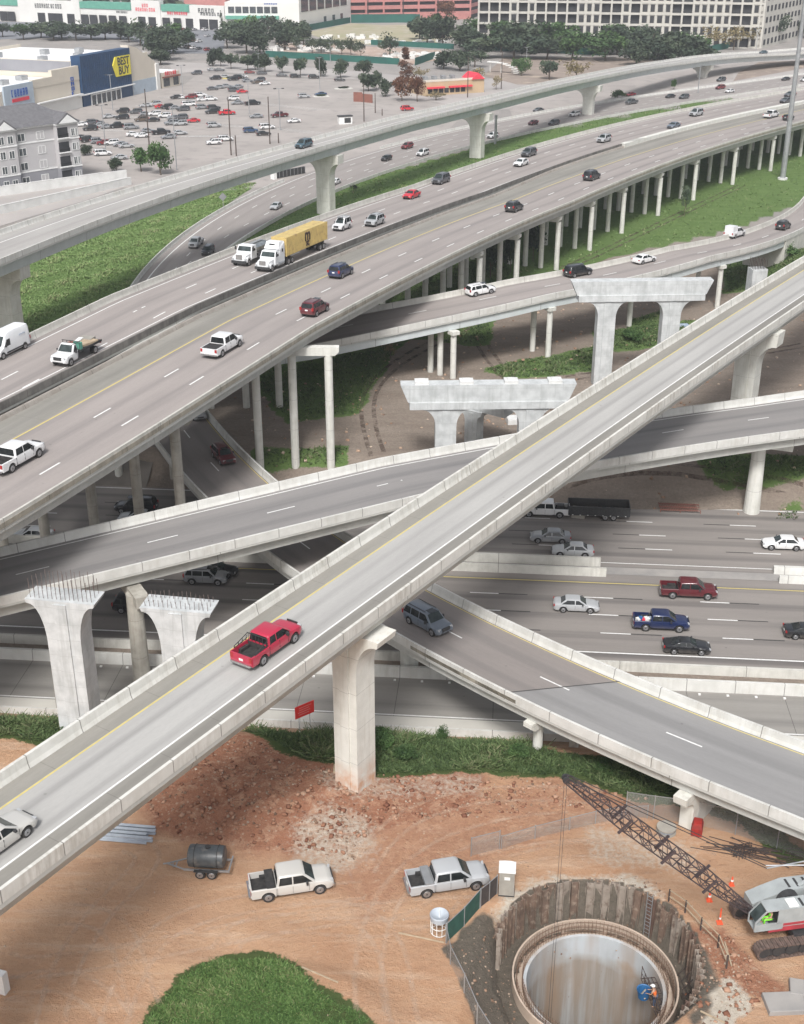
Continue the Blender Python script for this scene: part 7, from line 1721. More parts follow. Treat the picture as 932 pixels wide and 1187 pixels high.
def blades(name, label, polys, dens, h, wd, mname, seed=1, clump=0.0, cat='grass', zoff=0.0, near=True, maxn=90000):
    rs = np.random.RandomState(seed); PT = []
    for poly in polys:
        P = poly_world(poly); lo, hi = P.min(0), P.max(0); n = min(maxn, int((hi - lo).prod() * dens)); p = rs.uniform(lo, hi, (n, 2))
        jx_ = p[:, 0] + 0.9 * rough(p[:, 0] * 2.2, p[:, 1] * 2.2); jy_ = p[:, 1] + 0.7 * rough(p[:, 1] * 2.6 + 9, p[:, 0] * 2.6)
        p = p[inpoly(P, jx_, jy_)]; m_ = rough(p[:, 0] * 3.1 + 5, p[:, 1] * 3.1) + 0.5 * rough(p[:, 1] * 9, p[:, 0] * 9)
        p = p[rs.rand(len(p)) < np.clip(0.95 + 0.8 * m_, 0.12, 1)]; PT.append(p)
    p = np.concatenate(PT); cl = rough(p[:, 0] * 2.5, p[:, 1] * 2.5); cl2 = rough(p[:, 1] * 6 + 3, p[:, 0] * 6)
    z = height(p[:, 0], p[:, 1]) + zoff; hh = h * (1 + clump * (cl + 0.5 * cl2)) * rs.uniform(0.5, 1.3, len(p)); hh = np.maximum(hh, h * 0.2)
    a = rs.rand(len(p)) * 6.28; dx, dy = np.cos(a) * wd * 0.5, np.sin(a) * wd * 0.5; lx, ly = rs.normal(size=len(p)) * hh * 0.9, rs.normal(size=len(p)) * hh * 0.9
    n = len(p); V = np.zeros((n, 4, 3)); V[:, 0] = np.c_[p[:, 0] - dx, p[:, 1] - dy, z]; V[:, 1] = np.c_[p[:, 0] + dx, p[:, 1] + dy, z]
    V[:, 2] = np.c_[p[:, 0] + lx + dx * 0.7, p[:, 1] + ly + dy * 0.7, z + hh]; V[:, 3] = np.c_[p[:, 0] + lx - dx * 0.7, p[:, 1] + ly - dy * 0.7, z + hh * 0.9]
    me = bpy.data.meshes.new(name); F = np.arange(n * 4).reshape(n, 4)
    me.vertices.add(n * 4); me.vertices.foreach_set('co', V.astype(np.float32).ravel()); me.loops.add(n * 4); me.loops.foreach_set('vertex_index', F.ravel().astype(np.int32))
    me.polygons.add(n); me.polygons.foreach_set('loop_start', (np.arange(n) * 4).astype(np.int32)); me.polygons.foreach_set('loop_total', np.full(n, 4, np.int32)); me.update()
    at = me.attributes.new('shade', 'FLOAT', 'POINT'); at.data.foreach_set('value', np.repeat(np.clip(0.45 + 0.3 * cl + rs.normal(size=n) * 0.2, 0, 1), 4).astype(np.float32)); me.materials.append(MT[mname])
    o = bpy.data.objects.new(name, me); COL.objects.link(o); return tag(o, label, cat, kind='stuff')
g = lambda k: GR[k][0]
blades('bank_grass', 'tall weeds and grass on the bank between the dirt and the frontage road', [g('near_strip'), g('left_strip')], 230, 0.33, 0.05, 'leaf_weed', 1, 0.9, maxn=190000)
blades('mound_grass', 'leafy green weeds covering the round mound', [g('mound')], 700, 0.15, 0.045, 'leaf_lush', 2, 1.0, maxn=240000)
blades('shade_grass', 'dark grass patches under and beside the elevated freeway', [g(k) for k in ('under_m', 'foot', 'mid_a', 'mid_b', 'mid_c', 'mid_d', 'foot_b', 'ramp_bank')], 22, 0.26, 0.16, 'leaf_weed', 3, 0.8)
blades('meadow', 'rough green field of knee high weeds behind the elevated freeway', [g('field')], 44, 0.2, 0.17, 'leaf_field', 4, 1.2, maxn=340000)
blades('verge_grass', 'green grass of the wedge between the roads', [g('wedge')], 14.0, 0.18, 0.25, 'leaf_lush', 5, 0.9, maxn=140000)
blades('slope_grass', 'bright mown grass beyond the column rows', [g('right_field')], 6.0, 0.2, 0.3, 'leaf_field', 6, 0.6)
for i, (x, y, H_, R_, k_, lab) in enumerate([(445, 868, 1.7, 1.1, 'bush', 'dense dark shrub at the right side of the stained pier'), (470, 880, 1.3, 1.2, 'bush', 'low shrub beside the dense one in the grass bank'), (512, 848, 1.5, 0.6, 'bush', 'pale green sapling against the low wall'),
   (440, 846, 1.3, 0.9, 'bush', 'shrub against the wall right of the stained pier'), (600, 876, 1.0, 0.9, 'bush', 'small shrub left of the round ramp column'), (700, 893, 0.9, 1.0, 'bush', 'low shrub in the shade below the lower ramp'),
   (164, 199, 7.5, 3.6, 'green', 'left one of two bushy trees beside the car park'), (187, 203, 10.5, 3.9, 'green', 'taller right one of two bushy trees beside the car park'), (135, 199, 4.2, 2.2, 'oak', 'dark rounded shrub at the end of the ramp wall'), (99, 180, 3.2, 2.6, 'oak', 'low hedge-like shrub beside the white parked truck'), (30, 214, 2.5, 3.0, 'oak', 'dark hedge at the foot of the grey apartments'), (8, 216, 2.4, 3.0, 'oak', 'dark hedge at the left edge below the apartments'),
   (568, 322, 9, 2.6, 'oak', 'dark ivy covered tree among the freeway columns, left one'), (592, 315, 10, 2.4, 'oak', 'dark ivy covered tree among the freeway columns, middle one'), (618, 303, 9, 2.2, 'oak', 'dark ivy covered tree among the freeway columns, right one'), (793, 251, 9, 1.5, 'oakthin', 'thin ivy covered stem between the far columns'),
   (452, 416, 4, 1.5, 'thin', 'dry spiky plant beside the dirt track under the ramp'), (735, 395, 2.0, 2.6, 'bush', 'low dark shrub under the tall bent'), (410, 222, 2.0, 1.3, 'oakthin', 'small shrub on the grass wedge right of the tee pier'),
   (715, 115, 4, 3.0, 'green', 'green shrub behind the red car under the bridge'), (781, 104, 4.5, 1.6, 'green', 'small shrub on the plaza under the bridge'), (905, 318, 3, 3.5, 'bush', 'green shrubs at the right edge below the branching ramp'), (925, 300, 3, 3.5, 'bush', 'higher green shrubs at the right edge by the ramp end')]):
    tree(x, y, H_, R_, k_, lab, name='shrub' if H_ < 5 else 'tree', cat='shrub' if H_ < 5 else 'tree')
ST = 'street trees along the car park'
for i, (x, y) in enumerate([(186, 75), (247, 77), (256, 77), (268, 80), (287, 81.5), (296, 81), (307, 83.5), (327, 85), (348, 88), (372, 89), (395, 90), (421, 90.5)]):
    tree(x, y, random.uniform(8, 9.5), random.uniform(3.6, 4.6) * (1.5 if x == 186 else 1), 'oak', 'street tree number %s from the left above the top edge of the car park' % ['one', 'two', 'three', 'four', 'five', 'six', 'seven', 'eight', 'nine', 'ten', 'eleven', 'twelve'][i], ST)
for x, y, H_, R_, k_, lab in [(427, 106, 8.5, 4.0, 'oak', 'dark tree at the gate corner of the car park, left one'), (447, 112, 7.5, 3.4, 'oak', 'dark tree at the gate corner of the car park, right one'), (436, 104, 8, 3, 'oak', 'dark tree between the two corner trees'),
   (470, 96, 15, 4.2, 'rustcone', 'tall rust red cypress behind the restaurant trees'), (466, 117, 10, 4.2, 'rust', 'rust brown tree left of the tan restaurant'), (484, 118, 11, 4.0, 'rust', 'rust brown tree touching the tan restaurant'), (505, 116, 3.5, 4.5, 'thin', 'yellowish shrub in front of the restaurant'), (554, 98, 8, 4.0, 'thin', 'bare brownish tree behind the restaurant roof'), (488, 92, 6, 4, 'thin', 'bare bush right of the rust red cypress'), (575, 104, 6, 2.6, 'thin', 'thin yellowish tree by the dark pole'),
   (604, 88, 8, 4.2, 'green', 'small green tree on the tan lot, left one'), (637, 92, 10, 5.0, 'oak', 'dark round tree on the tan lot'), (668, 92, 9.5, 6.2, 'thin', 'spreading yellow brown tree on the tan lot'),
   (514, 80, 9, 7.5, 'oak', 'oak in front of the construction yard, left one'), (532, 82, 9.5, 8, 'oak', 'oak in front of the construction yard, middle one'), (550, 78, 9, 7.5, 'oakthin', 'oak in front of the construction yard, right one'),
   (495, 52, 17, 9, 'oak', 'large oak below the parking garage, left one'), (514, 54, 18, 9, 'oak', 'large oak below the parking garage, right one'), (452, 66, 12, 6, 'oakthin', 'thin oak left of the rust red cypress'), (518, 25, 16, 9, 'rust', 'reddish bare tree against the pink garage'),
   (832, 58, 14, 8, 'thin', 'yellow brown tree before the pale apartment block, left one'), (850, 58, 13, 7, 'thin', 'yellow brown tree before the pale apartment block, right one'), (868, 56, 13, 7, 'thin', 'bare tree near the apartment corner'), (893, 50, 20, 9, 'oak', 'dark tree at the top right beside the road, nearest'), (908, 42, 24, 12, 'oak', 'dark tree at the top right, middle'), (922, 32, 26, 12, 'oak', 'dark tree at the top right corner'), (930, 44, 12, 8, 'oak', 'dark tree cut by the right edge')]:
    tree(x, y, H_, R_, k_, lab)
rt = random.Random(4); OG = 'oaks in front of the pale apartments'
NUMW = ['first', 'second', 'third', 'fourth', 'fifth', 'sixth', 'seventh', 'eighth', 'ninth', 'tenth', 'eleventh', 'twelfth', 'thirteenth', 'fourteenth', 'fifteenth', 'sixteenth', 'seventeenth', 'eighteenth']
for i in range(16):
    x = 545 + i * 17.2 + rt.uniform(-3, 3); y = 63 + (x - 545) * 0.022 + (4 if i % 2 else -3) + (8 if x > 730 else 0) * 0.6
    tree(x, y, rt.uniform(12, 19), rt.uniform(10, 15), rt.choice(['oak', 'oak', 'oak', 'oakthin', 'green']), 'dark oak, %s from the left in the belt before the apartments' % NUMW[i], OG)
PG = 'trees among the shopping parade car park'
for i, (x, y, H_, R_) in enumerate([(3, 43, 11, 8), (47, 44, 11, 8), (72, 45, 12, 9), (88, 47, 11, 9), (106, 46, 12, 9), (122, 46, 11, 8), (140, 46, 12, 9), (162, 53, 14, 10), (176, 58, 14, 9), (190, 70, 15, 8), (200, 62, 15, 9), (218, 57, 12, 7), (275, 50, 14, 9), (286, 62, 13, 10), (302, 64, 13, 9), (322, 50, 15, 9), (340, 48, 15, 9), (312, 42, 14, 8), (298, 46, 13, 8)]):
    tree(x, y, H_ * rt.uniform(0.85, 1.15), R_ * rt.uniform(0.9, 1.25), rt.choice(['oak', 'oak', 'oakthin']), 'dark oak, %s from the left around the shopping parade car park' % (NUMW[i] if i < 18 else 'nineteenth'), PG)
XG = 'scattered oaks behind the car park'
for i, (x, y, H_, R_) in enumerate([(28, 46, 10, 8), (62, 47, 11, 9), (150, 49, 13, 9), (205, 55, 13, 9), (182, 66, 14, 9), (264, 56, 13, 9), (284, 45, 14, 9), (330, 58, 13, 9), (352, 52, 12, 8), (506, 44, 15, 9), (486, 46, 14, 8), (540, 56, 14, 10), (556, 50, 15, 10), (572, 46, 15, 10), (585, 54, 15, 10), (715, 60, 15, 11), (745, 66, 15, 11), (775, 70, 14, 11), (800, 66, 13, 10)]):
    tree(x, y, H_, R_, 'oak' if i % 3 else 'green', 'broad oak, %s from the left of the scattered ones behind the car park' % (NUMW[i] if i < 18 else 'nineteenth'), XG)
MG = 'thin trees along the construction yard'
for i, (x, y) in enumerate([(362, 62), (372, 62), (384, 63), (396, 63), (407, 64), (418, 66), (344, 59)]):
    tree(x, y, 9, 4.6, 'oakthin', 'loose dark tree, %s placed along the green construction fence' % NUMW[i], MG)
for i, (x, y) in enumerate([(23, 24.5), (77, 25.5), (82, 26), (148, 29), (257, 36)]): tree(x, y, 11.5, 1.5, 'cone', 'slim cypress, %s from the left against the white shopping parade' % NUMW[i], 'slim cypresses of the parade')

# ------------------------------------------------------------------ town surfaces
sheet('car_park', [(60, 152), (95, 124), (152, 110), (186, 103), (215, 97), (232, 84), (262, 86), (330, 90), (432, 95), (470, 112), (560, 112), (520, 150), (400, 190), (330, 215), (215, 225), (120, 215), (60, 190)], 'roof_gravel', 0.02, 'large concrete car park full of parked cars')
mat('lot_conc', (0.37, 0.335, 0.312), (0.31, 0.282, 0.262), 0.05, 0.9, c3=(0.28, 0.255, 0.24), s3=0.2); bpy.data.objects['car_park'].data.materials[0] = MT['lot_conc']
mat('street_grey', (0.40, 0.37, 0.35), (0.34, 0.315, 0.30), 0.05, 0.9); mat('lot_tan', (0.28, 0.225, 0.19), (0.235, 0.19, 0.16), 0.05, 0.95, c3=(0.38, 0.31, 0.25), s3=0.15)
mat('lot_yard', (0.30, 0.29, 0.17), (0.38, 0.33, 0.24), 0.05, 0.95, c3=(0.42, 0.38, 0.32), s3=0.12); mat('lot_dirt', (0.42, 0.31, 0.25), (0.34, 0.26, 0.21), 0.08, 0.95, c3=(0.55, 0.50, 0.46), s3=0.3); mat('asphalt_blue', (0.22, 0.225, 0.245), (0.17, 0.175, 0.19), 0.08, 0.9)
sheet('street', [(196, 72), (250, 73), (330, 76), (430, 84), (470, 88), (600, 92), (932, 60), (932, 110), (560, 128), (470, 112), (432, 93), (330, 88), (262, 84), (232, 82), (200, 86)], 'street_grey', 0.03, 'street running past the car park')
sheet('empty_lot', [(560, 88), (585, 66), (700, 66), (790, 70), (800, 78), (690, 97), (600, 98)], 'lot_tan', 0.05, 'empty tan lot behind the curved bridge')
sheet('building_site', [(352, 38), (407, 27), (440, 29), (520, 28), (530, 40), (500, 52), (430, 52), (380, 46)], 'lot_yard', 0.05, 'grassy building site below the pink garage')
sheet('building_site', [(320, 50), (380, 50), (430, 54), (510, 58), (520, 68), (480, 74), (430, 70), (330, 62)], 'lot_dirt', 0.06, 'bare dirt building site with stacked materials')
sheet('parade_car_park', [(-60, 24), (60, 26), (250, 35), (262, 40), (258, 62), (196, 62), (150, 46), (60, 44), (-60, 47)], 'asphalt_blue', 0.05, 'blue grey car park of the shopping parade')
sheet('side_road', [(-60, 243), (0, 226), (148, 204), (152, 214), (100, 232), (0, 262), (-60, 280)], 'street_grey', 0.05, 'ramp road below the grey apartments')
sheet('plaza', [(600, 150), (700, 118), (850, 92), (850, 84), (932, 62), (700, 96), (590, 125)], 'lot_conc', 0.045, 'pale paved ground between the bridge and the surface road')
sheet('dirt_patch', [(850, 94), (932, 79), (932, 70), (880, 72), (856, 84)], 'lot_tan', 0.07, 'brown dirt triangle at the right under the bridge')
def wall_line(name, label, p0, p1, h, wd, mname, cat='wall'):
    a, c = un(*p0, 0), un(*p1, 0); b = MB(); L = math.dist(a[:2], c[:2]); an = math.atan2(c[1] - a[1], c[0] - a[0]); b.box((L / 2, 0, h / 2), (L, wd, h))
    for k in range(int(L / 7)): b.box((3.5 + 7 * k, 0, h + 0.06), (6.6, wd + 0.1, 0.12))
    o = b.build(name, mname); o.location = (a[0], a[1], 0); o.rotation_euler = (0, 0, an); return tag(o, label, cat)
wall_line('parapet_wall', 'long white parapet wall directly below the grey apartments', (-60, 236), (147, 207), 2.3, 0.5, 'conc_new')
wall_line('parapet_wall', 'second pale parapet wall, nearer to the curved bridge', (-60, 262), (152, 214), 1.9, 0.5, 'conc_new')
wall_line('construction_fence', 'dark green fence along the white office block', (356, 36), (406, 26.5), 3.4, 0.15, 'green_fence', 'fence')
wall_line('construction_fence', 'dark green fence along the foot of the pink garage', (407, 26.5), (487, 26), 5, 0.15, 'green_fence', 'fence')
wall_line('construction_fence', 'dark green fence above the street trees', (308, 66), (463, 75), 2.8, 0.15, 'green_fence', 'fence')
wall_line('construction_fence', 'bright green fence right of the rust red cypress', (481, 76), (504, 68), 3.2, 0.15, 'green_fence', 'fence')
wall_line('construction_fence', 'thin green fence crossing the building site', (430, 52), (526, 57), 2.5, 0.15, 'green_fence', 'fence')
wall_line('construction_fence', 'dark green fence in front of the oak belt', (560, 58), (700, 64), 3.0, 0.15, 'green_fence', 'fence')
wall_line('construction_fence', 'green fence by the apartment corner at the top right', (800, 66), (866, 51), 3.0, 0.15, 'green_fence', 'fence')
for x, y, n_, sd, lab in ((345, 58, 26, 1, 'pale stacked building materials at the left of the dirt site'), (478, 66, 60, 2, 'white and grey materials stacked beside the rust red cypress'), (400, 44, 20, 3, 'white panels on the grassy site'), (470, 50, 34, 6, 'white panels along the thin green fence'), (836, 52, 40, 4, 'pile of pale rubble behind the green fence at the top right'), (385, 58, 26, 5, 'pallets of materials behind the dark green fence')):
    rs_ = random.Random(sd); q = un(x, y, 0); b = MB()
    for k in range(n_): b.box((rs_.uniform(-14, 14) * (1.6 if sd in (3, 6) else 1), rs_.uniform(-12, 12) * (0.5 if sd == 6 else 1), 0.6), (rs_.uniform(1, 4), rs_.uniform(1, 3), rs_.uniform(0.6, 2)), rs_.random() * 3)
    o = b.build('building_materials', rs_.choice(['plastic_white', 'wall_white'])); o.location = (q[0], q[1], 0); tag(o, lab, 'building materials', kind='stuff')
b = MB()
for x0, y0, x1, y1, n_ in ((108, 168, 150, 172, 9), (112, 150, 148, 152, 8), (140, 135, 215, 140, 16), (165, 122, 225, 128, 14), (190, 112, 245, 118, 13), (215, 158, 275, 158, 14), (300, 120, 380, 128, 16), (250, 145, 330, 150, 16), (330, 150, 400, 158, 14)):
    for k in range(n_):
        q = un(x0 + (x1 - x0) * k / n_, y0 + (y1 - y0) * k / n_, 0.05); b.box((q[0], q[1], 0.055), (5.2, 0.16, 0.01), R(22))
tag(b.build('parking_lines', 'paint_white'), kind='structure')
# poles
def zheight(xb, yb, yt):
    X, Y, _ = un(xb, yb, 0); v = (CY - yt) / FPX; return CAMH + (Y * (v * _c - _s)) / (_c + v * _s)
def pole(x, yb, yt, kind, label, group=None):
    q = un(x, yb, 0); h = zheight(x, yb, yt); T_ = thing('street_lamp' if kind == 'lamp' else 'utility_pole', label, 'street lamp' if kind == 'lamp' else 'pole', (q[0], q[1], 0), R(20), group)
    r = 0.16 if kind == 'lamp' else 0.2
    b = MB(); b.cyl((0, 0, -0.3), (0, 0, h), r, r * 0.7, 8); b.build('mast', 'steel_galv' if kind == 'lamp' else 'wood_pole', T_)
    if kind == 'lamp': b = MB(); b.box((0, 0, h + 0.05), (2.6, 0.14, 0.14)); b.build('arm', 'steel_galv', T_)
    if kind == 'lamp':
        for s_ in (-1, 1): b = MB(); b.box((s_ * 1.3, 0, h + 0.1), (0.8, 0.5, 0.25)); b.build('lamp_head', 'trim_dark', T_)
    return T_
LG = 'car park lamps'
for i, (x, yb, yt, k_) in enumerate([(123, 177, 122, 'lamp'), (131, 128, 87, 'lamp'), (173, 168, 103, 'wood'), (205, 197, 127, 'lamp'), (212, 108, 76, 'lamp'), (289, 132, 95, 'lamp'), (268, 180, 112, 'wood'), (274, 181, 157, 'wood'), (313, 167, 112, 'wood'), (323, 166, 154, 'wood'), (325, 151, 103, 'lamp'), (422, 141, 97, 'wood'), (435, 131, 108, 'wood'), (371, 108, 67, 'lamp'), (542, 113, 66, 'wood'), (581, 103, 60, 'wood'), (637, 93, 67, 'wood'), (443, 134, 126, 'wood'), (31, 116, 100, 'lamp'), (383, 72, 50, 'lamp'), (300, 82, 62, 'lamp'), (790, 74, 60, 'lamp'), (610, 78, 55, 'lamp'), (876, 62, 32, 'lamp')]):
    near = ['beside the grey apartments', 'before the blue wall', 'by the bushy trees', 'right of the bushy trees', 'by the small red-signed shop', 'behind the busy rows', 'at the lot middle', 'short, beside the middle pole', 'left of the empty half', 'short, at the edge of the curved bridge', 'above the white sedan', 'at the gate corner', 'just right of the gate corner pole', 'by the street hedge', 'before the restaurant', 'by the thin yellowish tree', 'before the dark round tree', 'very short, by the bridge rail', 'before the shop with the blue sign', 'by the green construction fence', 'among the street trees', 'left of the green corner fence', 'on the empty tan lot', 'at the road by the top right'][i]
    pole(x, yb, yt, k_, ('tall %s ' % ('twin headed lamp' if k_ == 'lamp' else 'dark bare pole')) + near)
q = un(907, 208, 0); T_ = thing('high_mast_pole', 'very tall pale grey mast rising past the elevated freeway at the right edge', 'pole', (q[0], q[1], 0)); b = MB(); b.cyl((0, 0, -0.4), (0, 0, 50), 0.75, 0.42, 12); b.build('mast', 'steel_galv', T_); b = MB(); b.cyl((0, 0, 0), (0, 0, 0.5), 1.3, 1.3, 12); b.build('footing', 'conc_new', T_)
q = un(574, 167, 0); T_ = thing('sign_post', 'thick grey post standing behind the second tee pier', 'post', (q[0], q[1], 0)); b = MB(); b.cyl((0, 0, -0.3), (0, 0, 8.5), 0.42, 0.42, 12); b.build('mast', 'steel_galv', T_)
q = un(809, 180 - 72, 0); T_ = thing('street_lamp', 'slim lamp post between the surface road and the elevated freeway', 'street lamp', (q[0], q[1], 0)); b = MB(); b.cyl((0, 0, 0), (0, 0, 10), 0.2, 0.14, 8); b.build('mast', 'steel_galv', T_); b = MB(); b.box((0.9, 0, 10), (1.8, 0.2, 0.15)); b.build('lamp_head', 'trim_dark', T_)
q = un(259, 241, 0); T_ = thing('road_sign', 'pale diamond shaped road sign seen from behind in the weeds', 'sign', (q[0], q[1], 0), R(25)); b = MB(); b.cyl((0, 0, 0), (0, 0, 2.2), 0.06, n=6); b.build('post', 'steel_galv', T_); b = MB(); b.box((0, 0, 0), (1.4, 0.05, 1.4), M=Matrix.Translation((0, 0, 2.6)) @ Matrix.Rotation(R(45), 4, 'Y')); b.build('sign_panel', 'steel_galv', T_)
a, c = un(319, 207.5, 0), un(353, 201, 0); L = math.dist(a[:2], c[:2]); T_ = thing('screened_barrier', 'black screened barrier at the roadside under the curved bridge', 'barrier', (a[0], a[1], 0), math.atan2(c[1] - a[1], c[0] - a[0])); b = MB(); b.box((L / 2, 0, 1.0), (L, 0.5, 1.7)); b.build('screen', 'trim_dark', T_)
b = MB()
for k in range(9): b.box((k * L / 8, -0.27, 1.0), (0.12, 0.05, 1.7))
b.build('frame', 'steel_galv', T_); b = MB(); b.box((-0.5, 0, 0.9), (1.0, 1.4, 1.8)); b.build('end_block', 'plastic_white', T_)
q = un(400, 143.5, 0); T_ = thing('bus_shelter', 'small black and white kiosk behind the rail of the curved bridge', 'kiosk', (q[0], q[1], 0), R(20)); b = MB(); b.box((0, 0, 1.2), (4.5, 2, 2.4)); b.build('wall', 'plastic_white', T_); b = MB(); b.box((0, 0, 2.55), (4.9, 2.4, 0.3)); b.box((0.6, -1.02, 1.2), (2.2, 0.05, 1.6)); b.build('roof', 'trim_dark', T_)
b = MB(); q = un(415, 118, 0); b.box((q[0], q[1], 1.7), (3.4, 0.3, 3.4), R(-15)); b.box((q[0] + 3.4, q[1] - 2, 1.5), (5, 0.3, 3.0), R(-35)); tag(b.build('gate_wall', 'brick_brown'), 'dark brick enclosure under the corner trees of the car park', 'wall')
for x, y, L_, lab in ((372, 112, 6, 'small planted island around a lamp in the car park'), (398, 103, 7, 'hedge island near the gate corner of the car park'), (270, 91, 9, 'yellow kerbed island by the small red-signed shop')):
    q = un(x, y, 0); T_ = thing('planted_island', lab, 'planter', (q[0], q[1], 0), R(15)); b = MB(); b.box((0, 0, 0.12), (L_, 2.6, 0.24)); b.build('kerb', 'paint_yellow' if 'yellow' in lab else 'conc_column', T_); c = bpy.data.objects.new('hedge', CRW['oak'][0]); COL.objects.link(c); c.parent = T_; c.scale = (L_ * 0.42, 1.5, 0.9); c.location = (0, 0, 0.6)

# ------------------------------------------------------------------ buildings
class Facade:
    def __init__(s, parent, p0, p1, out): s.p = Vector((p0[0], p0[1], 0)); d = Vector((p1[0] - p0[0], p1[1] - p0[1], 0)); s.L = d.length; s.d = d.normalized(); s.n = Vector((s.d.y, -s.d.x, 0)); s.T = parent; s.n = -s.n if s.n.dot(Vector((out[0], out[1], 0))) < 0 else s.n
    def pt(s, t, z, off=0.0): return s.p + s.d * t + s.n * off + Vector((0, 0, z))
    def slab(s, mb, t0, t1, z0_, z1_, o0, o1):
        mb.loft([[s.pt(t0, z0_, o0), s.pt(t1, z0_, o0), s.pt(t1, z0_, o1), s.pt(t0, z0_, o1)], [s.pt(t0, z1_, o0), s.pt(t1, z1_, o0), s.pt(t1, z1_, o1), s.pt(t0, z1_, o1)]])
    def part(s, nm, mn, boxes, kind=None):
        if nm in ('window', 'window_small', 'shop_window', 'end_window', 'rooftop_unit', 'entrance', 'tall_front', 'green_roof', 'awning', 'pier', 'tall_window', 'deck_front', 'side_wall', 'window_band') and len(boxes) > 1 and not kind and s.T.name[:6] != 'apartm' or kind == 'each':
            for a in boxes:
                b = MB(); s.slab(b, *a); o = b.build(nm, mn, s.T)
            return o
        b = MB()
        for a in boxes: s.slab(b, *a)
        o = b.build(nm, mn, s.T)
        if kind: o['kind'] = kind
        return o
    def M(s, t, z, off): return Matrix.Translation(s.pt(t, z, off)) @ Matrix((s.d, Vector((0, 0, 1)), s.n)).transposed().to_4x4()
def strokes(fc, t, z, w_, h_, n, mn, off, rows=1, nm='sign_lettering', seed=0):
    """lettering too small to read in the photo: a run of letter-like strokes"""
    rs_ = random.Random(seed); b = MB()
    for r_ in range(rows):
        zz = z - r_ * h_ * 1.25
        for k in range(n):
            tt = t - w_ / 2 + w_ * (k + 0.5) / n; lw = w_ / n * 0.62
            fc.slab(b, tt - lw / 2, tt - lw / 2 + lw * 0.3, zz - h_ / 2, zz + h_ / 2, off, off + 0.12)
            if rs_.random() < 0.8: fc.slab(b, tt + lw * 0.2, tt + lw / 2, zz - h_ / 2, zz + h_ / 2, off, off + 0.12)
            for q_ in rs_.sample([-0.5, -0.08, 0.34], 2): fc.slab(b, tt - lw * 0.2, tt + lw * 0.2, zz + q_ * h_, zz + q_ * h_ + h_ * 0.16, off, off + 0.11)
    return b.build(nm, mn, fc.T)
# electronics store with blue front
T_ = thing('big_box_store', 'big cream store with a blue clad front and a large yellow tag sign', 'store')
p0, p1 = un(95.6, 124), un(152.5, 110.6); f = Facade(T_, p0, p1, (1, -0.3)); Lb_ = f.L
f.part('blue_front', 'blue_cladding', [(0, Lb_, 0, 17.3, -3, 0.8)] + [(k * Lb_ / 26, k * Lb_ / 26 + 0.25, 4.6, 17.25, 0.8, 0.9) for k in range(26)])
f.part('canopy', 'trim_white', [(-3, Lb_ + 1, 4.0, 4.35, 0.9, 1.6)])
f.part('entrance', 'glass_building', [(5 + k * 3.4, 7.6 + k * 3.4, 0.1, 3.4, 0.82, 1.0) for k in range(6)])
f.part('entrance_frame', 'trim_white', [(4.7 + k * 3.4, 5.0 + k * 3.4, 0, 3.9, 0.85, 1.15) for k in range(7)] + [(4.7, 25.3, 3.4, 3.7, 0.85, 1.16)])
f.part('main_walls', 'wall_cream', [(-0.0, Lb_ + 19.6, 0, 14.0, -62, -3.01)])
b = MB(); top = [(Lb_ + 0.01, 18.2), (Lb_ + 6, 16.8), (Lb_ + 11, 14.5), (Lb_ + 19.4, 10.4)]
b.loft([[f.pt(Lb_ + 0.01, 0, 0.3)] + [f.pt(Lb_ + 19.4, 0, 0.3)] + [f.pt(t, z, 0.3) for t, z in reversed(top)], [f.pt(Lb_ + 0.01, 0, -3)] + [f.pt(Lb_ + 19.4, 0, -3)] + [f.pt(t, z, -3) for t, z in reversed(top)]]); b.build('gable_wall', 'wall_cream', T_)
f.part('corner_pilaster', 'wall_white', [(Lb_ + 18.6, Lb_ + 21, 0, 9.8, -3, 0.9)])
f.part('grey_dado', 'sign_panel', [(Lb_ + 1, Lb_ + 18.5, 0, 5.0, 0.3, 0.45)])
f.part('roof', 'roof_white', [(0.6, Lb_ + 19, 14.001, 14.06, -61.4, -3.5)])
f.part('parapet', 'wall_cream', [(-0.01, 0.5, 13.9, 15.6, -62, -3.02), (0.5, Lb_ + 19.5, 13.9, 15.2, -62.01, -61.4)])
f.part('side_wall_band', 'wall_grey_dark', [(-0.15, -0.02, 11.5, 15.4, -62, -3.2)])
for t, o_ in ((8, -20), (22, -14), (30, -34), (14, -44), (40, -25)): f.part('rooftop_unit', 'steel_galv', [(t, t + 3.2, 14.07, 15.9, o_ - 2.4, o_)])
tp = [(Lb_ - 13.4, 12.2), (Lb_ - 11.4, 15.0), (Lb_ - 1.0, 15.0), (Lb_ - 1.0, 8.0), (Lb_ - 11.4, 8.0)]
b = MB(); b.loft([[f.pt(t, z, 0.95) for t, z in tp], [f.pt(t, z, 1.35) for t, z in tp]]); tagp = b.build('yellow_tag', 'tag_yellow', T_)
text_mesh('sign_lettering', 'BEST', 4.0, 'text_dark', f.M(Lb_ - 6.1, 13.1, 1.38), tagp, 0.05); text_mesh('sign_lettering', 'BUY', 4.0, 'text_dark', f.M(Lb_ - 6.1, 9.85, 1.38), tagp, 0.05)
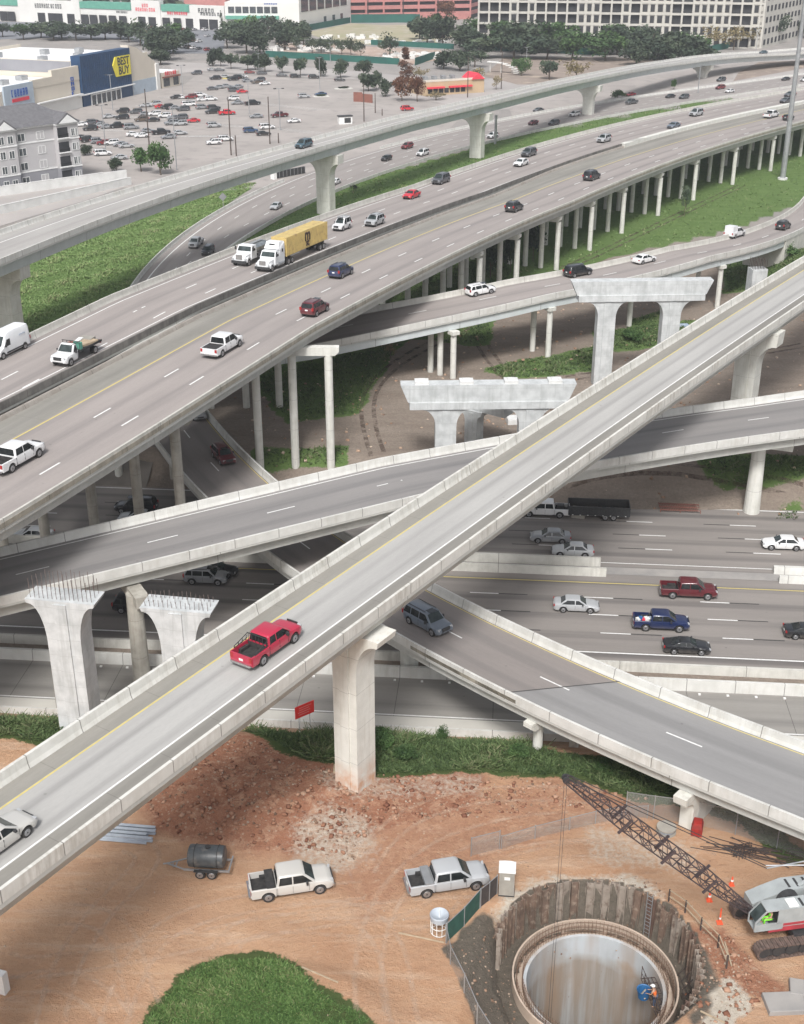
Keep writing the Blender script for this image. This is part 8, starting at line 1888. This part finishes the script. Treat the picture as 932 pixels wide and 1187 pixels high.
# pale building left of it with blue sign
T2 = thing('big_box_store', 'low cream store with a white roof and pale blue sign panel, beside the blue front', 'store'); g_ = Facade(T2, un(95.6, 124), un(152.5, 110.6), (1, -0.3)); g_.T = T2
g_.part('main_walls', 'wall_cream', [(-110, -0.3, 0, 9.6, -75, 0)]); g_.part('roof', 'roof_white', [(-109.5, -0.8, 9.601, 9.66, -74.4, -0.6)])
g_.part('parapet', 'wall_cream', [(-17, -0.31, 9.5, 14.2, -1.2, 0.12), (-29, -17.01, 9.5, 12.2, -1.0, 0.1), (-110, -29.01, 9.5, 10.5, -0.6, 0.08)])
g_.part('sign_panel', 'sign_panel', [(-46, -29.5, 1, 12.0, 0.15, 0.8)]); g_.part('dado', 'wall_white', [(-110, -46.1, 0, 4.2, 0.0, 0.2), (-29, -0.5, 0, 4.4, 0.12, 0.5)])
g_.part('canopy', 'trim_white', [(-28, -0.6, 4.4, 4.8, 0.5, 1.5)]); strokes(g_, -37.5, 9.4, 9.5, 2.3, 6, 'text_blue', 0.82, 1, seed=2); g_.part('sign_underline', 'text_red', [(-42, -32.5, 6.6, 7.7, 0.82, 0.95)])
strokes(g_, -5, 10.2, 3, 1.3, 1, 'text_blue', 0.14, 5, seed=3)
for t, o_ in ((-12, -16), (-14, -34), (-26, -14), (-40, -22), (-52, -40), (-30, -50), (-60, -20)): g_.part('rooftop_unit', 'steel_galv', [(t, t + 4, 9.67, 11.3, o_ - 2.6, o_)])
# small shop with red sign
T3 = thing('corner_shop', 'small cream corner shop with a red sign beside the blue fronted store', 'shop'); h_ = Facade(T3, un(188, 102.5), un(209, 98.5), (1, -0.3))
h_.part('wall', 'wall_cream', [(0, h_.L, 0, 5.8, -14, 0)]); h_.part('window', 'glass_building', [(1.2, 5.4, 0.5, 3.6, 0.01, 0.1), (8, h_.L - 1, 0.5, 3.6, 0.01, 0.1)]); h_.part('awning', 'brick_brown', [(0.5, h_.L - 0.5, 3.8, 4.3, 0.05, 1.0)]); strokes(h_, h_.L / 2, 5.4, 8, 1.5, 6, 'text_red', 0.05, seed=5); h_.part('roof', 'roof_white', [(0.3, h_.L - 0.3, 5.801, 5.85, -13.7, -0.3)])
# grey apartment house
T4 = thing('apartment_house', 'four storey grey apartment house with white trim and a dark hipped roof', 'apartment house'); a_ = Facade(T4, un(-14, 226), un(96, 208), (0.7, -0.6)); La = a_.L
zc_ = 14.6
a_.part('wall', 'wall_grey', [(0, La, 3.9, zc_, -17, 0), (La * 0.10, La * 0.32, 3.9, zc_, 0.01, 1.4), (La * 0.74, La * 0.97, 3.9, zc_, 0.01, 1.6)])
a_.part('base_wall', 'wall_grey_dark', [(0, La, -0.3, 3.899, -17, 0.03), (La * 0.10, La * 0.32, -0.3, 3.899, 0.04, 1.44), (La * 0.74, La * 0.97, -0.3, 3.899, 0.04, 1.64)])
for z in (3.9, 10.9): a_.part('trim_band', 'trim_white', [(0, La, z, z + 0.35, 0.0, 0.12), (La * 0.10 - 0.1, La * 0.32 + 0.1, z, z + 0.35, 1.4, 1.55), (La * 0.74 - 0.1, La * 0.97 + 0.1, z, z + 0.35, 1.6, 1.75)])
a_.part('cornice', 'trim_white', [(-0.5, La + 0.5, zc_, zc_ + 0.35, -17.5, 0.5), (La * 0.10 - 0.3, La * 0.32 + 0.3, zc_, zc_ + 0.3, 0.5, 1.8), (La * 0.74 - 0.3, La * 0.97 + 0.3, zc_, zc_ + 0.3, 0.5, 2.0)])
for fl in range(4):
    z = 0.9 + fl * 3.55
    for t, off, wd in ((0.17, 1.42, 1.6), (0.26, 1.42, 1.6), (0.40, 0.02, 2.2), (0.60, 0.02, 2.2), (0.91, 1.62, 1.3), (0.94, 1.62, 0.9)):
        t *= La; wp = a_.part('window', 'glass_building' if t / La < 0.5 or t / La > 0.7 else 'wall_grey', [(t - wd / 2 + 0.15, t - 0.06, z + 0.15, z + 1.85, off, off + 0.05), (t + 0.06, t + wd / 2 - 0.15, z + 0.15, z + 1.85, off, off + 0.05)])
        a2 = Facade(wp, a_.p, a_.p + a_.d, (0.7, -0.6)); a2.part('frame', 'trim_white', [(t - wd / 2, t + wd / 2, z, z + 0.14, off, off + 0.1), (t - wd / 2, t + wd / 2, z + 1.86, z + 2.0, off, off + 0.1), (t - wd / 2, t - wd / 2 + 0.14, z, z + 2, off, off + 0.1), (t + wd / 2 - 0.14, t + wd / 2, z, z + 2, off, off + 0.1), (t - 0.05, t + 0.05, z, z + 2, off, off + 0.1)])
    for t in (0.03, 0.80):
        t *= La; off = 0.02 if t < 5 else 1.62
        bp = a_.part('balcony', 'opening_dark', [(t - 1.5, t + 1.5, z - 0.1, z + 2.4, off, off + 0.04)]); a2 = Facade(bp, a_.p, a_.p + a_.d, (0.7, -0.6)); a2.part('railing', 'trim_dark', [(t - 1.6, t + 1.6, z + 0.75, z + 0.85, off + 0.05, off + 0.2)] + [(t - 1.5 + 0.3 * k, t - 1.45 + 0.3 * k, z - 0.1, z + 0.8, off + 0.05, off + 0.15) for k in range(11)])
        a2.part('slab', 'trim_white', [(t - 1.7, t + 1.7, z - 0.3, z - 0.1, off, off + 0.6)])
b = MB(); e = 0.8; zr = zc_ + 0.36; b.loft([[a_.pt(-e, zr, e), a_.pt(La + e, zr, e), a_.pt(La + e, zr, -17 - e), a_.pt(-e, zr, -17 - e)], [a_.pt(6, zr + 4.3, -7.5), a_.pt(La - 7, zr + 4.3, -7.5), a_.pt(La - 7, zr + 4.3, -8.5), a_.pt(6, zr + 4.3, -8.5)]])
rf = b.build('roof', 'roof_grey', T4)
for t0_, t1_, off in ((La * 0.09, La * 0.33, 2.0), (La * 0.73, La * 0.98, 2.2)):
    tm = (t0_ + t1_) / 2; b = MB(); b.add([a_.pt(t0_, zr, off), a_.pt(t1_, zr, off), a_.pt(tm, zr + 2.6, off), a_.pt(t0_, zr, -6), a_.pt(t1_, zr, -6), a_.pt(tm, zr + 2.6, -6)], [(0, 1, 2), (0, 2, 5, 3), (1, 4, 5, 2), (3, 5, 4)]); b.build('gable', 'roof_grey', rf)
    b = MB(); b.add([a_.pt(t0_ + 0.6, zr + 0.02, off + 0.05), a_.pt(t1_ - 0.6, zr + 0.02, off + 0.05), a_.pt(tm, zr + 2.1, off + 0.05)], [(0, 1, 2)]); b.build('gable_face', 'trim_white', rf)
# shopping parade
T5 = thing('shopping_parade', 'long white shopping parade with green roofs and red shop lettering', 'shops'); s5 = Facade(T5, un(-70, 21), un(262, 35.5), (0.4, -0.9)); L5 = s5.L
t_of = lambda x: (Vector(un(x, 21 + (x + 70) / 332 * 14.5)) - s5.p - Vector((0, 0, 0))).dot(s5.d)
s5.part('wall', 'wall_white', [(0, L5, 0, 10.2, -28, 0)]); s5.part('roof', 'roof_gravel', [(1, L5 - 1, 10.201, 10.3, -27, -2)])
s5.part('tall_front', 'wall_white', [(t_of(x0), t_of(x1), 0, z, -3, 0.9) for x0, x1, z in ((24, 46, 15.5), (46, 86, 13.5), (86, 95, 16.5), (155, 188, 15.3), (222, 262, 13.6))])
s5.part('green_roof', 'roof_green', [(t_of(x0), t_of(x1), 9.6, 13.4, -8, 0.5) for x0, x1 in ((-40, 24), (95, 154), (189, 221))])
sf = []
for x0 in list(range(2, 20, 9)) + [46, 58, 66, 80 + 0, 96, 106, 117, 128, 140, 162, 174, 190, 203, 217, 233, 244]:
    w2_ = 8.5 if x0 < 230 else 10; s5.part('shop_window', 'opening_dark', [(t_of(x0), t_of(x0 + w2_), 0.3, 6.0, 0.92, 1.1)])
strokes(s5, t_of(59), 10.2, 22, 2.6, 12, 'text_dark', 0.95, seed=7); strokes(s5, t_of(171), 12.6, 5, 1.8, 3, 'text_red', 0.95, seed=8); strokes(s5, t_of(171), 10.2, 15, 2.0, 9, 'text_red', 0.95, seed=9); strokes(s5, t_of(207), 8.8, 15, 1.8, 9, 'text_red', 0.35, seed=10)
strokes(s5, t_of(241), 10.8, 12, 2.6, 5, 'text_dark', 0.95, seed=11); strokes(s5, t_of(247), 9.0, 16, 1.8, 8, 'text_dark', 0.97, seed=12); strokes(s5, t_of(143), 8.2, 9, 1.2, 8, 'text_dark', 0.12, seed=13)
T6 = thing('office_block', 'white two storey block with a window band and green awning beside the parade', 'office'); s6 = Facade(T6, un(262, 36), un(347.5, 36.5), (0.1, -1))
s6.part('wall', 'wall_white', [(0, s6.L, 0, 16, -30, 0)]); s6.part('awning', 'roof_green', [(0.5, s6.L - 12, 6.8, 8.6, 0.0, 2.2)]); s6.part('window_band', 'glass_building', [(2 + 4.3 * k, 5.6 + 4.3 * k, 10.0, 13.6, 0.01, 0.12) for k in range(7)]); s6.part('shop_window', 'opening_dark', [(2 + 5 * k, 5.5 + 5 * k, 0.3, 4.5, 0.01, 0.12) for k in range(7)]); strokes(s6, s6.L * 0.62, 15.2, 8, 1.0, 6, 'text_blue', 0.05, seed=14)
T7 = thing('office_block', 'large plain white office block with tall dark windows at the top of the photo', 'office'); s7 = Facade(T7, un(347.5, 36.5), un(406.8, 25), (1, -0.4)); L7 = s7.L
s7.part('wall', 'wall_white', [(0, L7, 0, 26, -45, 0)]); s7.part('window', 'glass_building', [(3 + k * (L7 - 8) / 6, 3 + (k + 0.82) * (L7 - 8) / 6, 10.5, 17.5, 0.01, 0.15) for k in range(6)]); s7.part('window_small', 'glass_building', [(L7 * q_, L7 * q_ + 4, 3.0, 6.0, 0.01, 0.15) for q_ in (0.45, 0.62, 0.78)]); strokes(s7, 9, 20.5, 12, 1.6, 6, 'text_blue', 0.05, seed=15)
s7.part('lintel', 'roof_gravel', [(3, L7 - 5, 17.5, 17.9, 0.01, 0.3)])
T8 = thing('parking_garage', 'pink brick parking garage with dark open decks', 'parking garage'); s8 = Facade(T8, un(404, 25), un(545, 22), (0, -1)); L8 = s8.L
s8.part('core', 'opening_dark', [(0.5, L8 - 0.5, 0, 26, -70, -1.5)])
for k in range(6): s8.part('deck_front', 'brick_pink', [(0, L8, 2.6 + k * 4.4 - (2.6 if k == 0 else 0), 4.9 + k * 4.4, -1.4, 0)])
s8.part('pier', 'brick_pink', [(j * L8 / 7 - 0.5 if j else 0, j * L8 / 7 + 0.5, 0, 26, -1.45, 0.25) for j in range(8)])
s8.part('tall_window', 'trim_dark', [(j * L8 / 7 + 0.9, j * L8 / 7 + 1.5, 0, 26, 0.02, 0.2) for j in (1, 3, 5)])
s9 = Facade(T8, s8.pt(L8, 0)[:2], un(590, 8)[:2], (0.5, -1))
s9.part('side_wall', 'brick_pink', [(0, s9.L, 2.6 + k * 4.4, 4.9 + k * 4.4, -0.6, 0) for k in range(5)]); s9.part('side_core', 'opening_dark', [(0, s9.L, 0, 26, -3, -0.61)])
T10 = thing('brick_block', 'red brick block behind the white shopping parade', 'building'); s10 = Facade(T10, un(214, 14), un(262, 15.5), (0, -1)); s10.part('wall', 'brick_pink', [(0, s10.L, 0, 24, -30, 0)]); s10.part('window_band', 'opening_dark', [(2, s10.L - 2, 17.5, 19.5, 0.01, 0.2)])
# long apartment block
T11 = thing('apartment_block', 'long pale stone apartment block with dark balcony openings across the top', 'apartment block')
q0, q1 = un(553, 52), un(882, 56.5); s11 = Facade(T11, q0, q1, (0, -1)); L11 = s11.L; FH = 5.4; NF = 9
s11.part('wall', 'wall_stone', [(0, L11, 0, FH * NF, -30, -2.0)])
s11.part('floor_band', 'wall_stone', [(0, L11, FH * k - 0.5, FH * k + 0.55, -1.99, 0.0) for k in range(NF + 1)])
rs_ = random.Random(12); t = 0.0; piers = []; bays = []
while t < L11 - 2:
    wb = rs_.choice([2.8, 3.2, 4.6, 4.6]); piers.append((t, t + 0.9)); bays.append((t + 0.9, min(t + 0.9 + wb, L11 - 0.9), wb)); t += 0.9 + wb
s11.part('pier', 'wall_stone', [(a, c, 0, FH * NF, -1.98, 0.12) for a, c in piers] + [(L11 - 0.9, L11, 0, FH * NF, -1.98, 0.12)])
for fl in range(NF):
    z = FH * fl + 0.56; bl, wn, rl = [], [], []
    for a, c, wb in bays:
        if c - a < 1: continue
        if wb < 4: wn.append((a + 0.35, c - 0.35, z + 0.5, z + 3.9, -0.42, -0.3)); bl.append((a, c, z, z + FH - 1.06, -1.97, -0.45))
        else: wn.append((a + 0.1, c - 0.1, z, z + FH - 1.1, -1.96, -1.8)); rl += [(a, c, z + 1.15, z + 1.25, -0.2, -0.1), (a, c, z + 0.1, z + 0.2, -0.2, -0.1)] + [(a + 0.35 * k, a + 0.35 * k + 0.06, z, z + 1.2, -0.2, -0.12) for k in range(int((c - a) / 0.35))]
    s11.part('infill_wall', 'wall_stone', bl, 'stuff'); o = s11.part('window', 'opening_dark', wn, 'each' if 2 <= fl < 4 else 'stuff'); s11b = Facade(o, q0, q1, (0, -1)); s11b.part('railing', 'trim_dark', rl, 'stuff')
s12 = Facade(T11, q1, (q1[0] + 62, q1[1] + 105), (1, -0.5)); s12.part('end_wall', 'wall_stone', [(0, s12.L, 0, FH * NF, -25, 0)])
for fl in range(NF): s12.part('end_window', 'opening_dark', [(3 + k * 7, 6.4 + k * 7, FH * fl + 1.5, FH * fl + 4.2, 0.01, 0.15) for k in range(int(s12.L / 7))], 'stuff')
# restaurant
T13 = thing('restaurant', 'tan restaurant with red awnings and a flat grey roof beside the rust trees', 'restaurant'); s13 = Facade(T13, un(492, 111.5), un(561, 107), (0.1, -1)); L13 = s13.L
s13.part('wall', 'wall_tan', [(0, L13, 0, 5.0, -14, 0)]); s13.part('parapet', 'wall_cream', [(0, L13, 5.001, 5.7, -0.5, 0.1), (0, 0.5, 5.001, 5.7, -14, -0.51), (L13 - 0.5, L13, 5.001, 5.7, -14, -0.51)]); s13.part('roof', 'roof_gravel', [(0.6, L13 - 0.6, 5.001, 5.1, -13.8, -0.6)])
s13.part('awning', 'text_red', [(1, L13 * 0.32, 2.6, 3.2, 0.01, 1.1), (L13 * 0.4, L13 * 0.78, 2.6, 3.2, 0.01, 1.1)]); s13.part('window', 'opening_dark', [(1.5 + k * 2.4, 3.3 + k * 2.4, 0.8, 2.5, 0.01, 0.1) for k in range(7)] )
b = MB(); t0_, t1_ = L13 * 0.78, L13; b.loft([[s13.pt(t0_, 5.1, 0.6), s13.pt(t1_, 5.1, 0.6), s13.pt((t0_ + t1_) / 2, 7.4, 0.6)], [s13.pt(t0_, 5.1, -8), s13.pt(t1_, 5.1, -8), s13.pt((t0_ + t1_) / 2, 7.4, -8)]]); b.build('red_gable', 'text_red', T13)
for k in range(4): s13.part('rooftop_unit', 'steel_galv', [(3 + 4 * k, 4.6 + 4 * k, 5.11, 6.3, -8, -6)])
# small far vehicles on the yard, canopy etc
q = un(568, 84, 0); T_ = thing('canopy_frame', 'pale arched canopy frame on the empty lot', 'canopy', (q[0], q[1], 0), R(-20)); b = MB()
for k in range(9): a = k / 8 * math.pi / 2; a2 = (k + 1) / 8 * math.pi / 2; b.box((12 * math.sin(a), 0, 4.2 * math.cos(a) + 0.3), (2.2, 3, 0.3))
for x in (0, 5, 10): b.cyl((x, 0, 0), (x, 0, 3.5), 0.15, n=6)
b.build('arch', 'wall_white', T_)
# far wood beyond the town, up to where the ground leaves the photograph
rs = np.random.RandomState(77); n = 9000; X_ = rs.uniform(-420, 520, n); Y_ = rs.uniform(960, 1500, n); Z_ = rs.uniform(1, 14, n) * rs.uniform(0.4, 1, n)
me = leaves_mesh('far_wood', np.c_[X_, Y_, Z_], None, 4.0, 'leaf_oak', rs, None, 0.3); o = bpy.data.objects.new('far_wood', me); COL.objects.link(o); tag(o, 'dark trees far behind the buildings', 'trees', kind='stuff')

# ------------------------------------------------------------------ thin town haze
b = MB(); b.box((0, 1480, 35), (3200, 3100, 85)); hz_ = b.build('haze', 'glass'); tag(hz_, 'thin pale haze over the town', 'haze', kind='stuff')
m = bpy.data.materials.new('haze'); m.use_nodes = True; ns = m.node_tree.nodes; ns.remove(ns['Principled BSDF']); pv = ns.new('ShaderNodeVolumePrincipled'); pv.inputs['Color'].default_value = (0.92, 0.95, 1.0, 1); pv.inputs['Density'].default_value = 0.0002; pv.inputs['Anisotropy'].default_value = 0.2
m.node_tree.links.new(pv.outputs[0], ns['Material Output'].inputs['Volume']); hz_.data.materials.clear(); hz_.data.materials.append(m)
